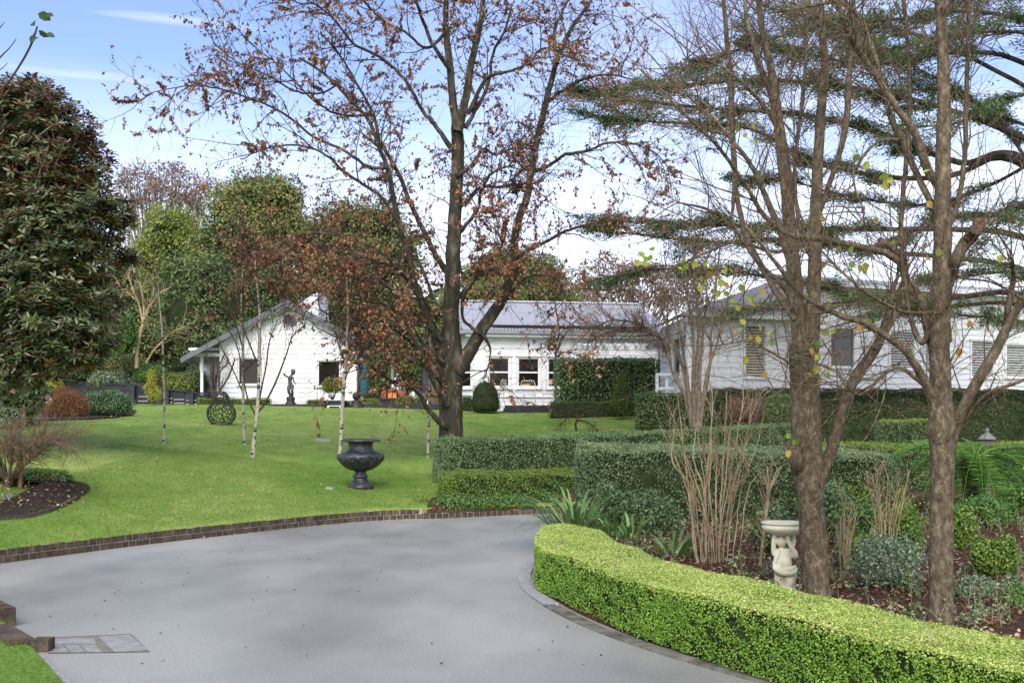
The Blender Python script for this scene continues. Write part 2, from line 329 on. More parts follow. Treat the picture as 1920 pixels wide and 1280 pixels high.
def ring_poly(front, back, k=10):
    return spline(np.array(front, float), k), spline(np.array(back, float), k)
def hedge(name, label, front, back, z0, h, leaf, dens, lm, group='clipped hedges of the garden', aspect=.55, cat='hedge', topm=None, rough=.03, closeback=True, sm=10, zt=None, ragged=0, endz=1, gaps=.75):
    """front/back: plan polylines; z0: base height function; h: height"""
    f, b = (spline(np.array(q, float), sm) if len(q) > 2 else spline(np.array(q, float), 10) for q in (front, back))
    n = max(len(f), len(b)); rs = lambda q: np.stack([np.interp(np.linspace(0, 1, n), np.linspace(0, 1, len(q)), q[:, j]) for j in (0, 1)], 1)
    f, b = rs(f), rs(b); mid = (f + b) / 2
    loc = (*f[0], float(z0(*f[0]))); root = thing(name, label, cat, loc, group)
    hh = h if callable(h) else (lambda x, y: h + 0 * x)
    zb0 = z0(f[:, 0], f[:, 1]); ztp = (zb0 + hh(f[:, 0], f[:, 1])) if zt is None else np.array([zt(*q) for q in mid])
    zb1 = z0(b[:, 0], b[:, 1]); zb1 = np.minimum(zb1, ztp - .05)
    # closed loop cross-section grid: 0 front-bottom,1 front-top,2 back-top,3 back-bottom
    def pos(s, q, off):                              # s in 0..n-1 along, q in 0..3 around
        i = np.minimum(s.astype(int), n - 2); u = (s - i)[:, None]
        F = f[i] * (1 - u) + f[i + 1] * u; B = b[i] * (1 - u) + b[i + 1] * u
        u = u[:, 0]; Z0 = zb0[i] * (1 - u) + zb0[i + 1] * u; Z1 = zb1[i] * (1 - u) + zb1[i + 1] * u; ZT = ztp[i] * (1 - u) + ztp[i + 1] * u
        nb = nrm(F - B); o = np.zeros((len(s), 3)); nn = np.zeros((len(s), 3))
        a = q < 1; c = (q >= 1) & (q < 2); d = q >= 2
        fl = np.stack([F[:, 0], F[:, 1]], 1)
        o[a] = np.c_[fl[a], Z0[a] + (ZT - Z0)[a] * q[a]]; nn[a] = np.c_[nb[a], np.zeros(a.sum())]
        v = (q - 1)[c, None]; o[c] = np.c_[F[c] * (1 - v) + B[c] * v, ZT[c]]; nn[c] = (0, 0, 1)
        o[d] = np.c_[B[d], ZT[d] - (ZT - Z1)[d] * (q - 2)[d]]; nn[d] = np.c_[-nb[d], np.zeros(d.sum())]
        # rounded shoulders
        e = np.clip(1 - np.abs(q - 1) / .12, 0, 1) * (np.where(q < 1, 1, .6)); nn = nrm(nn + e[:, None] * np.c_[nb, np.ones(len(nb))] * .8)
        wob = rough * (np.sin(o[:, 0] * 5.1 + o[:, 2] * 4) * np.sin(o[:, 1] * 4.3 + o[:, 2] * 3 + 1) + .6 * np.sin(o[:, 0] * 13 + o[:, 1] * 11) * np.sin(o[:, 2] * 17 + 2))
        return o + nn * (off + wob)[:, None] - e[:, None] * np.c_[nb, np.ones(len(nb))] * rough * .8, nn
    lf = np.linalg.norm(np.diff(f, axis=0), axis=1).sum(); wd = np.linalg.norm(f - b, axis=1).mean(); H = float(np.mean(ztp - zb0))
    mb = MB(); qs = np.array([0, .5, .99, 1.5, 1.99, 2.5, 3.0]); ns = n
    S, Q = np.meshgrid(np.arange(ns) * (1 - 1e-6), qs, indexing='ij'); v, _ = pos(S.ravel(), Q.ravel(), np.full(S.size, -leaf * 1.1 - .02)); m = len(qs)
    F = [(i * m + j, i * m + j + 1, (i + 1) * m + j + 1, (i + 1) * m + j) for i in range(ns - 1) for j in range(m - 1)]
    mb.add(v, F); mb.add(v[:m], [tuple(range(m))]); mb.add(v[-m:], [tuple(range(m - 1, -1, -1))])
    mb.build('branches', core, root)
    mb = MB()
    for (q0, q1, ar, lay) in ((0, 1, lf * H, 1), (1, 2, lf * wd, 1.5), (2, 3, lf * H, .45)):
        k = int(ar * dens * lay); s = rng.uniform(0, n - 1.001, k); q = rng.uniform(q0, q1, k)
        if q0 == 0 and ragged: q = np.where(rng.uniform(0, 1, k) < ragged, q ** .6, q)
        if gaps: sx = s / (n - 1) * lf; g_ = (np.sin(sx * 7.1 + q * 5) * np.sin(sx * 3.3 + q * 9 + 1) + .5 * np.sin(sx * 23 + q * 4)); kp = (rng.uniform(0, 1, k) > gaps * np.clip((g_ - .55) * 2.5, 0, 1) * (q < 1)); s, q = s[kp], q[kp]; k = len(s)
        p, nn = pos(s, q, -rng.exponential(leaf * .6, k) + leaf * .35 + (rng.uniform(0, 1, k) < .06) * rng.uniform(0, leaf * 1.3, k))
        mi = (1 if topm is not None else 0)
        V, Fq = leaf_quads(p, nn, leaf, aspect, jit=.65)
        if topm is not None and q0 == 1: mb.add(V, Fq, 1)
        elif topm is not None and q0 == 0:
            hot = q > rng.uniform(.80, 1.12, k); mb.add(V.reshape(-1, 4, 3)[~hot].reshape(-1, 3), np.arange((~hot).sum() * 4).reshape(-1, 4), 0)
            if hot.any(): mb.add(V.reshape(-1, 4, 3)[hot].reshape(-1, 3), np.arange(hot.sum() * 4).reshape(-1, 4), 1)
        else: mb.add(V, Fq, 0)
    for e in (0, n - 1.002):                          # the two ends
        k = int(wd * H * dens * 1.0); i = 0 if e == 0 else n - 1
        t = rng.uniform(0, 1, k)[:, None]; pp = f[i] * (1 - t) + b[i] * t; zz = zb0[i] + (ztp[i] - zb0[i]) * rng.uniform(0, 1, k)
        dn = nrm((f[0] - f[1] if e == 0 else f[-1] - f[-2])[None])[0]; bul = (.12 * wd * np.sin(t[:, 0] * math.pi))
        p = np.c_[pp + dn * (bul + rng.normal(0, leaf * .4, k))[:, None], zz]
        V, Fq = leaf_quads(p, np.tile(np.array([dn[0], dn[1], 0.15]), (k, 1)), leaf, aspect, jit=.65); mb.add(V, Fq, 0)
    mb.build('foliage', [lm, topm] if topm else lm, root)
    return root
def shrub(name, label, cat, lb, base, n, leaf, lm, aspect=.5, stems=10, group=None, corem=None, lo=.8, hi=1.06, jit=.6, inner=.86, zfun=None, sr=.012, stemm=None, scatter=0, hexl=False):
    lb = np.atleast_2d(np.array(lb, float)); root = thing(name, label, cat, tuple(base), group)
    zmin = base[2] + .01
    p, nn = lobe_pts(lb, n, lo, hi, zmin)
    if scatter: p = p + rng.normal(0, scatter, p.shape)
    mb = MB(); V, F = (leaf_hex(p, nn, leaf, aspect, rng.normal(0, 1, p.shape) + nn * .4) if hexl else leaf_quads(p, nn, leaf, aspect, jit=jit)); mb.add(V, F)
    mb.build('foliage', lm, root)
    mb = MB()
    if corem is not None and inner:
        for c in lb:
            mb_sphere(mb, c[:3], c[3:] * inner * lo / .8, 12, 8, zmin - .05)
    k = max(stems, 3); i = rng.integers(0, len(lb), k); d = nrm(rng.normal(0, 1, (k, 3))); d[:, 2] = np.abs(d[:, 2]) * .8
    tip = lb[i, :3] + d * lb[i, 3:] * .8; b0 = np.array(base) + np.c_[rng.normal(0, .06, (k, 2)) * min(1.5, lb[:, 3].max()), np.zeros(k)]
    t = np.linspace(0, 1, 5)[None, :, None]; Pp = b0[:, None] * (1 - t) + tip[:, None] * t + rng.normal(0, .02, (k, 5, 3)) * t
    batch(mb, Pp, np.tile(np.linspace(sr, sr * .4, 5), (k, 1)), 5, 1 if corem is not None and inner else 0)
    mb.build('branches', ([corem, stemm or bark_dark] if corem is not None and inner else (stemm or bark_dark)), root)
    return root
def mb_sphere(mb, c, r, n=16, k=10, zmin=-9, m=0, sm=True):
    a = np.linspace(0, 2 * math.pi, n, endpoint=False); e = np.linspace(-math.pi / 2, math.pi / 2, k)
    A, E = np.meshgrid(a, e); v = np.stack([c[0] + r[0] * np.cos(E) * np.cos(A), c[1] + r[1] * np.cos(E) * np.sin(A), c[2] + r[2] * np.sin(E)], -1).reshape(-1, 3)
    v[:, 2] = np.maximum(v[:, 2], zmin)
    f = [(i * n + j, i * n + (j + 1) % n, (i + 1) * n + (j + 1) % n, (i + 1) * n + j) for i in range(k - 1) for j in range(n)]
    return mb.add(v, f, m, sm)
def tree_crown(name, label, lb, base, nc, per, rc, leaf, lm, aspect=.5, trunk_r=.2, limbs=8, barkm=None, group=None, jit=.7, lo=.6, hi=1.0, flat=.8, cat='tree', corem=None, inner=.7, fork=.35, front=.75):
    lb = np.atleast_2d(np.array(lb, float)); root = thing(name, label, cat, tuple(base), group); base = np.array(base, float)
    cc, cn = lobe_pts(lb, nc, lo, hi, base[2] + .2, front=front)
    rr = rc * rng.uniform(.55, 1.3, len(cc))
    i = rng.integers(0, len(cc), nc * per); d = nrm(rng.normal(0, 1, (len(i), 3))); d[:, 2] = d[:, 2] * flat + .15
    p = cc[i] + d * (rr[i] * rng.uniform(.55, 1.05, len(i)))[:, None]
    mb = MB(); V, F = leaf_quads(p, nrm(d + cn[i] * .5 + np.array([0, 0, .3])), leaf, aspect, jit=jit); mb.add(V, F); mb.build('crown', lm, root)
    mb = MB(); top = lb[:, :3].mean(0); h = top[2] - base[2]; fk = base + (top - base) * fork
    q = spline([np.r_[base + np.array([0, 0, -.1]), trunk_r * 1.3], np.r_[base + (fk - base) * .5 + rng.normal(0, .05, 3), trunk_r], np.r_[fk, trunk_r * .85], np.r_[top * .95 + base * .05, trunk_r * .35]], 5)
    mb.tube(q[:, :3], q[:, 3], 10)
    k = min(limbs, len(cc)); sel = rng.choice(len(cc), k, replace=False)
    for j in sel:
        s0 = q[rng.integers(len(q) // 3, len(q) * 3 // 4)]; e = cc[j]; mdl = (s0[:3] + e) / 2 + np.array([0, 0, h * .05]) + rng.normal(0, h * .03, 3)
        z = spline([np.r_[s0[:3], s0[3] * .5], np.r_[mdl, s0[3] * .28], np.r_[e, .012 + s0[3] * .06]], 5); mb.tube(z[:, :3], z[:, 3], 6)
    mb.build('trunk', barkm or bark_dark, root)
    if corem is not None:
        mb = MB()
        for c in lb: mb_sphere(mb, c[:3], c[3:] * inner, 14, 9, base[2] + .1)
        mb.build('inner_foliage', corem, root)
    return root
# ------------------------------------------------------------------ ground, drive, lawn, beds
def grass_mat():
    m, t, b = newmat('lawn_grass'); L = t.links.new
    tcn = N(t, 'ShaderNodeTexCoord')
    def nz(s, d, st=None):
        n = N(t, 'ShaderNodeTexNoise'); n.inputs['Scale'].default_value = s; n.inputs['Detail'].default_value = d; v = tcn.outputs['Object']
        if st: mq = N(t, 'ShaderNodeMapping'); mq.inputs['Scale'].default_value = st; L(v, mq.inputs[0]); v = mq.outputs[0]
        L(v, n.inputs['Vector']); return n
    def ramp(n, lo, hi, a, c): r = N(t, 'ShaderNodeValToRGB'); e = r.color_ramp.elements; e[0].position = lo; e[1].position = hi; e[0].color = (*a, 1); e[1].color = (*c, 1); L(n.outputs['Fac'], r.inputs[0]); return r
    big = ramp(nz(.35, 5, (1, .6, 1)), .36, .66, (.145, .255, .036), (.27, .355, .08)); fine = ramp(nz(24, 6), .3, .7, (.55, .6, .5), (1.25, 1.2, 1.3))
    mid = ramp(nz(2.6, 5, (1, .55, 1)), .35, .65, (.82, .86, .8), (1.14, 1.1, 1.2))
    m1 = N(t, 'ShaderNodeMixRGB', blend_type='MULTIPLY'); m1.inputs[0].default_value = 1; L(big.outputs[0], m1.inputs[1]); L(fine.outputs[0], m1.inputs[2])
    m2 = N(t, 'ShaderNodeMixRGB', blend_type='MULTIPLY'); m2.inputs[0].default_value = 1; L(m1.outputs[0], m2.inputs[1]); L(mid.outputs[0], m2.inputs[2])
    L(m2.outputs[0], b.inputs['Base Color']); b.inputs['Roughness'].default_value = .9; b.inputs['Specular IOR Level'].default_value = .15
    bp = N(t, 'ShaderNodeBump'); bp.inputs['Strength'].default_value = .7; bp.inputs['Distance'].default_value = .03; L(nz(45, 4).outputs['Fac'], bp.inputs['Height']); L(bp.outputs[0], b.inputs['Normal'])
    return m
def asphalt_mat():
    m, t, b = newmat('damp_asphalt'); L = t.links.new; tcn = N(t, 'ShaderNodeTexCoord')
    def nz(s, d, st=None, rot=0):
        n = N(t, 'ShaderNodeTexNoise'); n.inputs['Scale'].default_value = s; n.inputs['Detail'].default_value = d; v = tcn.outputs['Object']
        if st: mq = N(t, 'ShaderNodeMapping'); mq.inputs['Scale'].default_value = st; mq.inputs['Rotation'].default_value = (0, 0, rot); L(v, mq.inputs[0]); v = mq.outputs[0]
        L(v, n.inputs['Vector']); return n
    a = nz(.55, 6, (1, .6, 1), .4); r = N(t, 'ShaderNodeValToRGB'); e = r.color_ramp.elements; e[0].position = .36; e[1].position = .62
    e[0].color = (.205, .204, .182, 1); e[1].color = (.345, .342, .305, 1); L(a.outputs['Fac'], r.inputs[0])
    g = nz(58, 8); rg = N(t, 'ShaderNodeValToRGB'); e = rg.color_ramp.elements; e[0].position = .38; e[1].position = .62; e[0].color = (.84, .84, .84, 1); e[1].color = (1.13, 1.13, 1.13, 1); L(g.outputs['Fac'], rg.inputs[0])
    m1 = N(t, 'ShaderNodeMixRGB', blend_type='MULTIPLY'); m1.inputs[0].default_value = 1; L(r.outputs[0], m1.inputs[1]); L(rg.outputs[0], m1.inputs[2]); L(m1.outputs[0], b.inputs['Base Color'])
    w_ = nz(.9, 6, (1, .5, 1), .2); rr = N(t, 'ShaderNodeMapRange'); rr.inputs['From Min'].default_value = .35; rr.inputs['From Max'].default_value = .65; rr.inputs['To Min'].default_value = .36; rr.inputs['To Max'].default_value = .55
    L(w_.outputs['Fac'], rr.inputs[0]); L(rr.outputs[0], b.inputs['Roughness']); b.inputs['Specular IOR Level'].default_value = .5
    bp = N(t, 'ShaderNodeBump'); bp.inputs['Strength'].default_value = .18; bp.inputs['Distance'].default_value = .005; L(nz(160, 3).outputs['Fac'], bp.inputs['Height']); L(bp.outputs[0], b.inputs['Normal'])
    return m
lawn_m = grass_mat()
mb = MB(); mb.add([(-900, -60, -.03), (900, -60, -.03), (900, 1500, -.03), (-900, 1500, -.03)], [(0, 1, 2, 3)])
kind(mb.build('ground', mat('distant_ground', (.05, .07, .03), (.08, .10, .045), .1)), 'structure')
mb = MB(); gx = np.linspace(-11, 11, 45); gy = np.linspace(-8, 22.3, 61); X, Yg = np.meshgrid(gx, gy, indexing='ij')
Zd = 0 * X; mb.add(np.stack([X, Yg, Zd], -1), [(i * 61 + j, (i + 1) * 61 + j, (i + 1) * 61 + j + 1, i * 61 + j + 1) for i in range(44) for j in range(60)])
kind(mb.build('driveway', asphalt_mat()), 'structure')
mb = MB(); gx = np.r_[np.linspace(-90, -12, 14), np.linspace(-11.6, 12, 120), np.linspace(13, 90, 14)]; tv = np.r_[-1e-5, np.linspace(0, 1, 60), 1.1, 1.3, 1.6, 2.2, 3.5, 6]
X = np.repeat(gx[:, None], len(tv), 1); y0 = Yk(gx) + .085; Yv = y0[:, None] + (Yc(gx) - y0)[:, None] * tv[None]
Z = zf(X, Yv); Z[:, 0] = .02; mb.add(np.stack([X, Yv, Z], -1), [(i * len(tv) + j, (i + 1) * len(tv) + j, (i + 1) * len(tv) + j + 1, i * len(tv) + j + 1) for i in range(len(gx) - 1) for j in range(len(tv) - 1)])
kind(mb.build('lawn', lawn_m, smooth=True), 'structure')
# small lawn in the near left corner
near_k = np.array([P(x, y, 1.6 * 2000 / (y - 800)) for x, y in [(-60, 1120), (0, 1165), (28, 1205), (62, 1228), (95, 1265), (125, 1300), (175, 1380), (230, 1500), (300, 1800)]])
def left_patch_z(p): return .045
mb = MB(); a = near_k.copy(); a[:, 2] = .05; b_ = a.copy(); b_[:, 0] -= 6; n = len(a)
mb.add(np.r_[a, b_], [(i, i + 1, n + i + 1, n + i) for i in range(n - 1)]); kind(mb.build('grass_verge', lawn_m), 'structure')
# garden bed right of the drive
bk = [(-.0 + .22, 11.6), (.17, 11.0), (.22, 10.2), (.42, 9.4), (.70, 8.6), (1.02, 7.85), (1.33, 7.25), (1.62, 6.72), (2.1, 5.9), (2.6, 5.2), (3.4, 4.3), (5.0, 2.8)]
kerb_out = [(.45, 14.2), (.30, 13.4), (.15, 12.4), (.06, 11.4), (.11, 10.4), (.31, 9.4), (.59, 8.5), (.92, 7.74), (1.23, 7.17), (1.54, 6.66), (2.02, 5.85), (2.52, 5.12), (3.3, 4.2), (4.9, 2.7)]
ko = spline(kerb_out, 6); tn = nrm(np.gradient(ko, axis=0)); kn = np.c_[-tn[:, 1], tn[:, 0]]; ki = ko + kn * .17
mb = MB(); gy = np.linspace(2.8, 24, 70); edge = np.interp(gy, ki[::-1, 1], ki[::-1, 0]); edge = np.where(gy > 14.2, np.interp(gy, [14.2, 16.2, 17.6, 18.3, 18.6, 24], [.6, .85, 1.5, 4, 11.8, 11.9]), edge)
u = np.linspace(0, 1, 40) ** 1.5; X = edge[:, None] + (26 - edge)[:, None] * u[None]; Yv = np.repeat(gy[:, None], 40, 1); Z = zbed(X, Yv); Z[:, 0] = -.01; Z[:, 1:] += rng.normal(0, .008, Z[:, 1:].shape)
Z += np.clip((Yv - 21) , 0, 3) * .15
mb.add(np.stack([X, Yv, Z], -1), [(i * 40 + j, i * 40 + j + 1, (i + 1) * 40 + j + 1, (i + 1) * 40 + j) for i in range(69) for j in range(39)])
mulch = mat('mulch', (.02, .012, .008), (.16, .075, .038), 22, .95, .2, bump=1, bscale=60, c3=(.055, .028, .016), detail=8)
kind(mb.build('garden_bed_soil', mulch), 'structure')
# paved kerb strip on the inside of the bend
paver = mat('grey_paver', (.26, .255, .25), (.38, .37, .36), 9, .7, .4, bump=.3)
def strip_pavers(mbx, path, wdt, ln, z0, z1, gap=.008, m=0, side=1):
    p = spline(path, 12); sg = np.r_[0, np.cumsum(np.linalg.norm(np.diff(p, axis=0), axis=1))]; s = 0
    while s + ln < sg[-1]:
        a = np.array([np.interp(s + gap / 2, sg, p[:, j]) for j in (0, 1)]); b = np.array([np.interp(s + ln - gap / 2, sg, p[:, j]) for j in (0, 1)]); u = (b - a) / np.linalg.norm(b - a); nn = np.array([-u[1], u[0]]) * side
        h = rng.normal(0, .0015); c = (a + b) / 2 + nn * wdt / 2
        mbx.obox(c, u, np.linalg.norm(b - a) / 2, wdt / 2, z0, z1 + h, m); s += ln
mb = MB(); strip_pavers(mb, kerb_out[:6], .14, .235, -.01, .022); strip_pavers(mb, kerb_out[5:], .115, .235, -.01, .018, m=2); V = np.c_[np.r_[ko + kn * .003, ko + kn * .11], np.full(len(ko) * 2, .012)]; n = len(ko)
mb.add(V, [(i, i + 1, n + i + 1, n + i) for i in range(n - 1)], 1)
tag(mb.build('paved_edging', [paver, mat('mortar_dark', (.10, .095, .09), (.16, .15, .14), 20, .9), mat('mossy_paver', (.07, .07, .045), (.22, .21, .17), 6, .8, .3, bump=.3)], org=(.06, 11.4, 0)), 'flat grey paver edging curving round the foot of the bright near hedge', 'edging')
# brick kerb along the lawn
brick = mat('dark_brick', (.04, .03, .019), (.13, .095, .06), 7, .8, .3, bump=.5, c3=(.075, .056, .036)); mortar = mat('mortar', (.34, .30, .23), (.45, .40, .32), 15, .9, .2)
def brick_run(mbx, path, rows, bl=.12, bh=.086, dep=.11, z0=0, side=1, off0=0):
    p = spline(path, 14); sg = np.r_[0, np.cumsum(np.linalg.norm(np.diff(p, axis=0), axis=1))]
    for r in range(rows):
        s = -.5 * bl * (r % 2) + off0
        while s + bl < sg[-1]:
            s0 = max(s, 0) + .007; s1 = s + bl - .007; a = np.array([np.interp(s0, sg, p[:, j]) for j in (0, 1)]); b = np.array([np.interp(s1, sg, p[:, j]) for j in (0, 1)]); u = (b - a) / np.linalg.norm(b - a); nn = np.array([-u[1], u[0]]) * side
            j = rng.normal(0, .002); c = (a + b) / 2 + nn * (dep / 2 + j); mbx.obox(c, u, np.linalg.norm(b - a) / 2, dep / 2, z0 + r * bh, z0 + (r + 1) * bh - .012 + rng.normal(0, .001), 0); s += bl
    tt = nrm(np.gradient(p, axis=0)); nn = np.c_[-tt[:, 1], tt[:, 0]] * side; q0 = p + nn * .0085; q1 = p + nn * (dep - .006); zt = z0 + rows * bh - .013; n = len(p)
    V = np.r_[np.c_[q0, np.full(n, z0 - .02)], np.c_[q0, np.full(n, zt)], np.c_[q1, np.full(n, zt)], np.c_[q1, np.full(n, z0 - .02)]]
    mbx.add(V, [(k * n + i, k * n + i + 1, (k + 1) * n + i + 1, (k + 1) * n + i) for k in range(3) for i in range(n - 1)], 1)
mb = MB(); kp = [(x, float(Yk(x))) for x in (-9.5, -8.3, -7.2, -6.6, -6.0, -5.45, -4.87, -3.9, -3.15, -2.4, -1.55)]
brick_run(mb, kp, 2); tag(mb.build('brick_kerb', [brick, mortar], org=(-4.87, 14.7, 0)), 'two course dark brick kerb curving along the lower edge of the lawn', 'kerb')
mb = MB(); brick_run(mb, [(-1.54, float(Yk(-1.54)) - .12), (-1.2, 18.72), (-.75, 18.95), (-.2, 19.26), (.4, 19.6), (1.0, 19.95), (2.2, 20.65), (4, 21.3)], 1, bh=.10)
tag(mb.build('brick_kerb', [brick, mortar], org=(-1.2, 18.7, 0)), 'low single course brick kerb at the foot of the middle box hedge', 'kerb')
# near left corner: brick ends, pavers, drain slab
mb = MB()
def ipx(x, y, z=0): Yq = (EYE - z) * 2000 / (y - 800); return np.array([(x - 960) / 2000 * Yq, Yq])
a = ipx(-70, 1125); b = ipx(22, 1172)
u = nrm((b - a)[None])[0]; s = 0; Ln = np.linalg.norm(b - a)
while s < Ln: c = a + u * (s + .055); mb.obox(c + np.array([-u[1], u[0]]) * -.09, u, .053, .11, 0, .15); s += .12
tag(mb.build('brick_edging', [brick, mortar], org=(*b, 0)), 'short raised run of brick edging leaving the left edge of the photo', 'edging'); mb = MB()
mb.obox((-3.72, 7.88), (-.62, .78), .36, .085, 0, .09)
tag(mb.build('brick_block', [brick, mortar], org=(-3.72, 7.88, 0)), 'long dark brick block running back to the left beside the corner grass', 'block'); mb = MB(); mb.obox((-3.36, 7.64), (1, .02), .062, .06, 0, .088); tag(mb.build('brick_block', [brick, mortar], org=(-3.36, 7.64, 0)), 'small square dark brick block next to the paved inset in the drive', 'block')
mb = MB(); strip_pavers(mb, [ipx(78, 1228), ipx(108, 1262), ipx(140, 1290), ipx(200, 1380), ipx(300, 1560)], .12, .225, -.01, .02, side=-1)
tag(mb.build('paver_strip', paver, org=(*ipx(100, 1250), 0)), 'narrow strip of pale pavers between the corner grass and the drive', 'edging')
mb = MB()
def quad_slab(pts, z): v = [(*ipx(*p), z) for p in pts]; v += [(q[0], q[1], -.01) for q in v]; mb.add(v, [(0, 1, 2, 3), (0, 4, 5, 1), (1, 5, 6, 2), (2, 6, 7, 3), (3, 7, 4, 0)])
for i in range(3):
    x0 = 93 + i * 29; quad_slab([(x0 + 9 + i * 2, 1222), (x0 + 36 + i * 2, 1222), (x0 + 22 + i * 2, 1209), (x0 - 4 + i * 2, 1209)], .006)
v = [(*ipx(*p), .0045) for p in [(90, 1225), (281, 1222), (246, 1188), (90, 1195)]]; mb.add(v, [(0, 1, 2, 3)], 1)
quad_slab([(93, 1207), (180, 1207), (176, 1197), (93, 1198)], .007); quad_slab([(214, 1222), (277, 1219), (243, 1191), (184, 1194)], .008)
tag(mb.build('drain_cover', [mat('slab_grey', (.22, .22, .205), (.33, .32, .30), 9, .7, .3, bump=.2), mat('joint_dark', (.13, .12, .10), (.22, .20, .17), 20, .9)], org=(*ipx(180, 1205), 0)), 'light grey paver and slab inset lying flat in the drive by the brick blocks', 'paving')

# ------------------------------------------------------------------ weatherboard walls
class Wall:
    def __init__(s, o, ang): s.o = np.array(o, float); s.u = np.array([math.cos(R(ang)), math.sin(R(ang))]); s.n = np.array([s.u[1], -s.u[0]])
    def s_at(s, x): k = (x - 960) / FPX; return (k * s.o[1] - s.o[0]) / (s.u[0] - k * s.u[1])
    def z_at(s, x, y): Y = s.o[1] + s.u[1] * s.s_at(x); return EYE - (y - HZ) / FPX * Y
    def p(s, a, off, z): q = s.o + s.u * a + s.n * off; return (q[0], q[1], z)
    def clad(s, mb, poly, holes=(), pitch=.19, lap=.022, m=0):
        """poly: top function z(s) given as [(s, z)...] and z0"""
        (s0, s1, z0, top) = poly; ts = [q[0] for q in top]; tz = [q[1] for q in top]; zmax = max(tz)
        def span(z):                                 # s-interval with top >= z
            g = np.linspace(s0, s1, 401); h = np.interp(g, ts, tz) >= z - 1e-6
            return (g[h][0], g[h][-1]) if h.any() else None
        z = z0
        while z < zmax - .01:
            zt = min(z + pitch, zmax); cuts = sorted({z, zt, *[c for h in holes for c in h[2:4] if z < c < zt]})
            for a, b in zip(cuts[:-1], cuts[1:]):
                A = span(a); B = span(b) or A
                if not A: continue
                if B[1] - B[0] < .02: B = (sum(B) / 2, sum(B) / 2)
                iv = [(A[0], A[1], B[0], B[1])]; mid = (a + b) / 2
                for h in holes:
                    if h[2] < mid < h[3]:
                        nv = []
                        for q in iv:
                            if h[1] <= q[0] or h[0] >= q[1]: nv.append(q); continue
                            if h[0] > q[0]: nv.append((q[0], h[0], q[2], h[0]))
                            if h[1] < q[1]: nv.append((h[1], q[1], h[1], q[3]))
                        iv = nv
                oa = lap * (1 - (a - z) / pitch); ob = lap * (1 - (b - z) / pitch)
                for q in iv: mb.add([s.p(q[0], oa, a), s.p(q[1], oa, a), s.p(q[3], ob, b), s.p(q[2], ob, b)], [(0, 1, 2, 3)], m)
                if a == z:
                    for q in iv: mb.add([s.p(q[0], 0, a), s.p(q[1], 0, a), s.p(q[1], oa, a), s.p(q[0], oa, a)], [(0, 1, 2, 3)], m)
            z = zt
    def bx(s, mb, a0, a1, o0, o1, z0, z1, m=0):
        v = [s.p(a, o, z) for z in (z0, z1) for o in (o1, o0) for a in (a0, a1)]
        mb.add(v, [(0, 2, 3, 1), (4, 5, 7, 6), (0, 1, 5, 4), (2, 6, 7, 3), (0, 4, 6, 2), (1, 3, 7, 5)], m)
def glassmat(name, tint, rough=.04, tr=0.0):
    if name in MATS: return MATS[name]
    m, t, b = newmat(name); b.inputs['Base Color'].default_value = (*tint, 1); b.inputs['Roughness'].default_value = rough; b.inputs['Specular IOR Level'].default_value = .6
    if tr:
        tp = N(t, 'ShaderNodeBsdfTransparent'); ms = N(t, 'ShaderNodeMixShader'); ms.inputs[0].default_value = tr
        t.links.new(b.outputs[0], ms.inputs[1]); t.links.new(tp.outputs[0], ms.inputs[2]); t.links.new(ms.outputs[0], t.nodes['Material Output'].inputs['Surface'])
    MATS[name] = m; return m
glass = glassmat('window_glass', (.02, .018, .015), .05, .5)
def window(W, root, a0, a1, z0, z1, style='sash', tr=.09):
    fr = MB(); f = .045
    for q in ((a0 - tr, a0, z0 - tr, z1 + tr), (a1, a1 + tr, z0 - tr, z1 + tr)): W.bx(fr, q[0], q[1], -.12, .045, q[2], q[3])
    W.bx(fr, a0, a1, -.12, .045, z1, z1 + tr); W.bx(fr, a0, a1, -.12, .045, z0 - tr, z0)
    W.bx(fr, a0 - tr - .04, a1 + tr + .04, .045, .09, z1 + tr - .02, z1 + tr + .03); W.bx(fr, a0 - tr - .05, a1 + tr + .05, .046, .11, z0 - tr - .03, z0 - tr + .02)
    if style == 'sash':
        zm = (z0 + z1) / 2; fr2 = [(a0, a0 + f, z0, z1), (a1 - f, a1, z0, z1), (a0 + f, a1 - f, z1 - f, z1), (a0 + f, a1 - f, z0, z0 + f), (a0 + f, a1 - f, zm - .03, zm + .03)]
        for q in fr2: W.bx(fr, q[0], q[1], -.06, .01, q[2], q[3])
    w_ = fr.build('window', trimw, root)
    if style in ('sash', 'blind'):
        g = MB(); W.bx(g, a0 + .002, a1 - .002, -.05, -.04, z0 + .002, z1 - .002); g.build('pane', glass, w_)
    if style == 'blind':
        g = MB(); W.bx(g, a0 + .002, a1 - .002, -.11, -.09, z0 + .002, z1 - .002); g.build('blind', mat('brown_blind', (.075, .05, .04), (.10, .07, .055), 5, .8), w_)
    if style == 'dark':
        g = MB(); W.bx(g, a0 + .002, a1 - .002, -.05, -.03, z0 + .002, z1 - .002); g.build('pane', glassmat('dark_glass', (.035, .035, .03), .08), w_)
    if style in ('shutter', 'shutter_dark'):
        g = MB(); W.bx(g, a0 + .002, a1 - .002, -.12, -.10, z0 + .002, z1 - .002, 1); zz = z0 + .04
        while zz < z1 - .05: W.bx(g, a0 + .01, a1 - .01, -.08, -.04, zz, zz + .052); zz += .092
        g.build('slats', [mat('beige_slat', (.50, .47, .36), rough=.5), mat('slat_shadow', (.05, .05, .03))] if style == 'shutter' else [mat('pale_slat', (.55, .55, .52), rough=.5), mat('slat_shadow', (.05, .05, .03))], w_)
    return w_
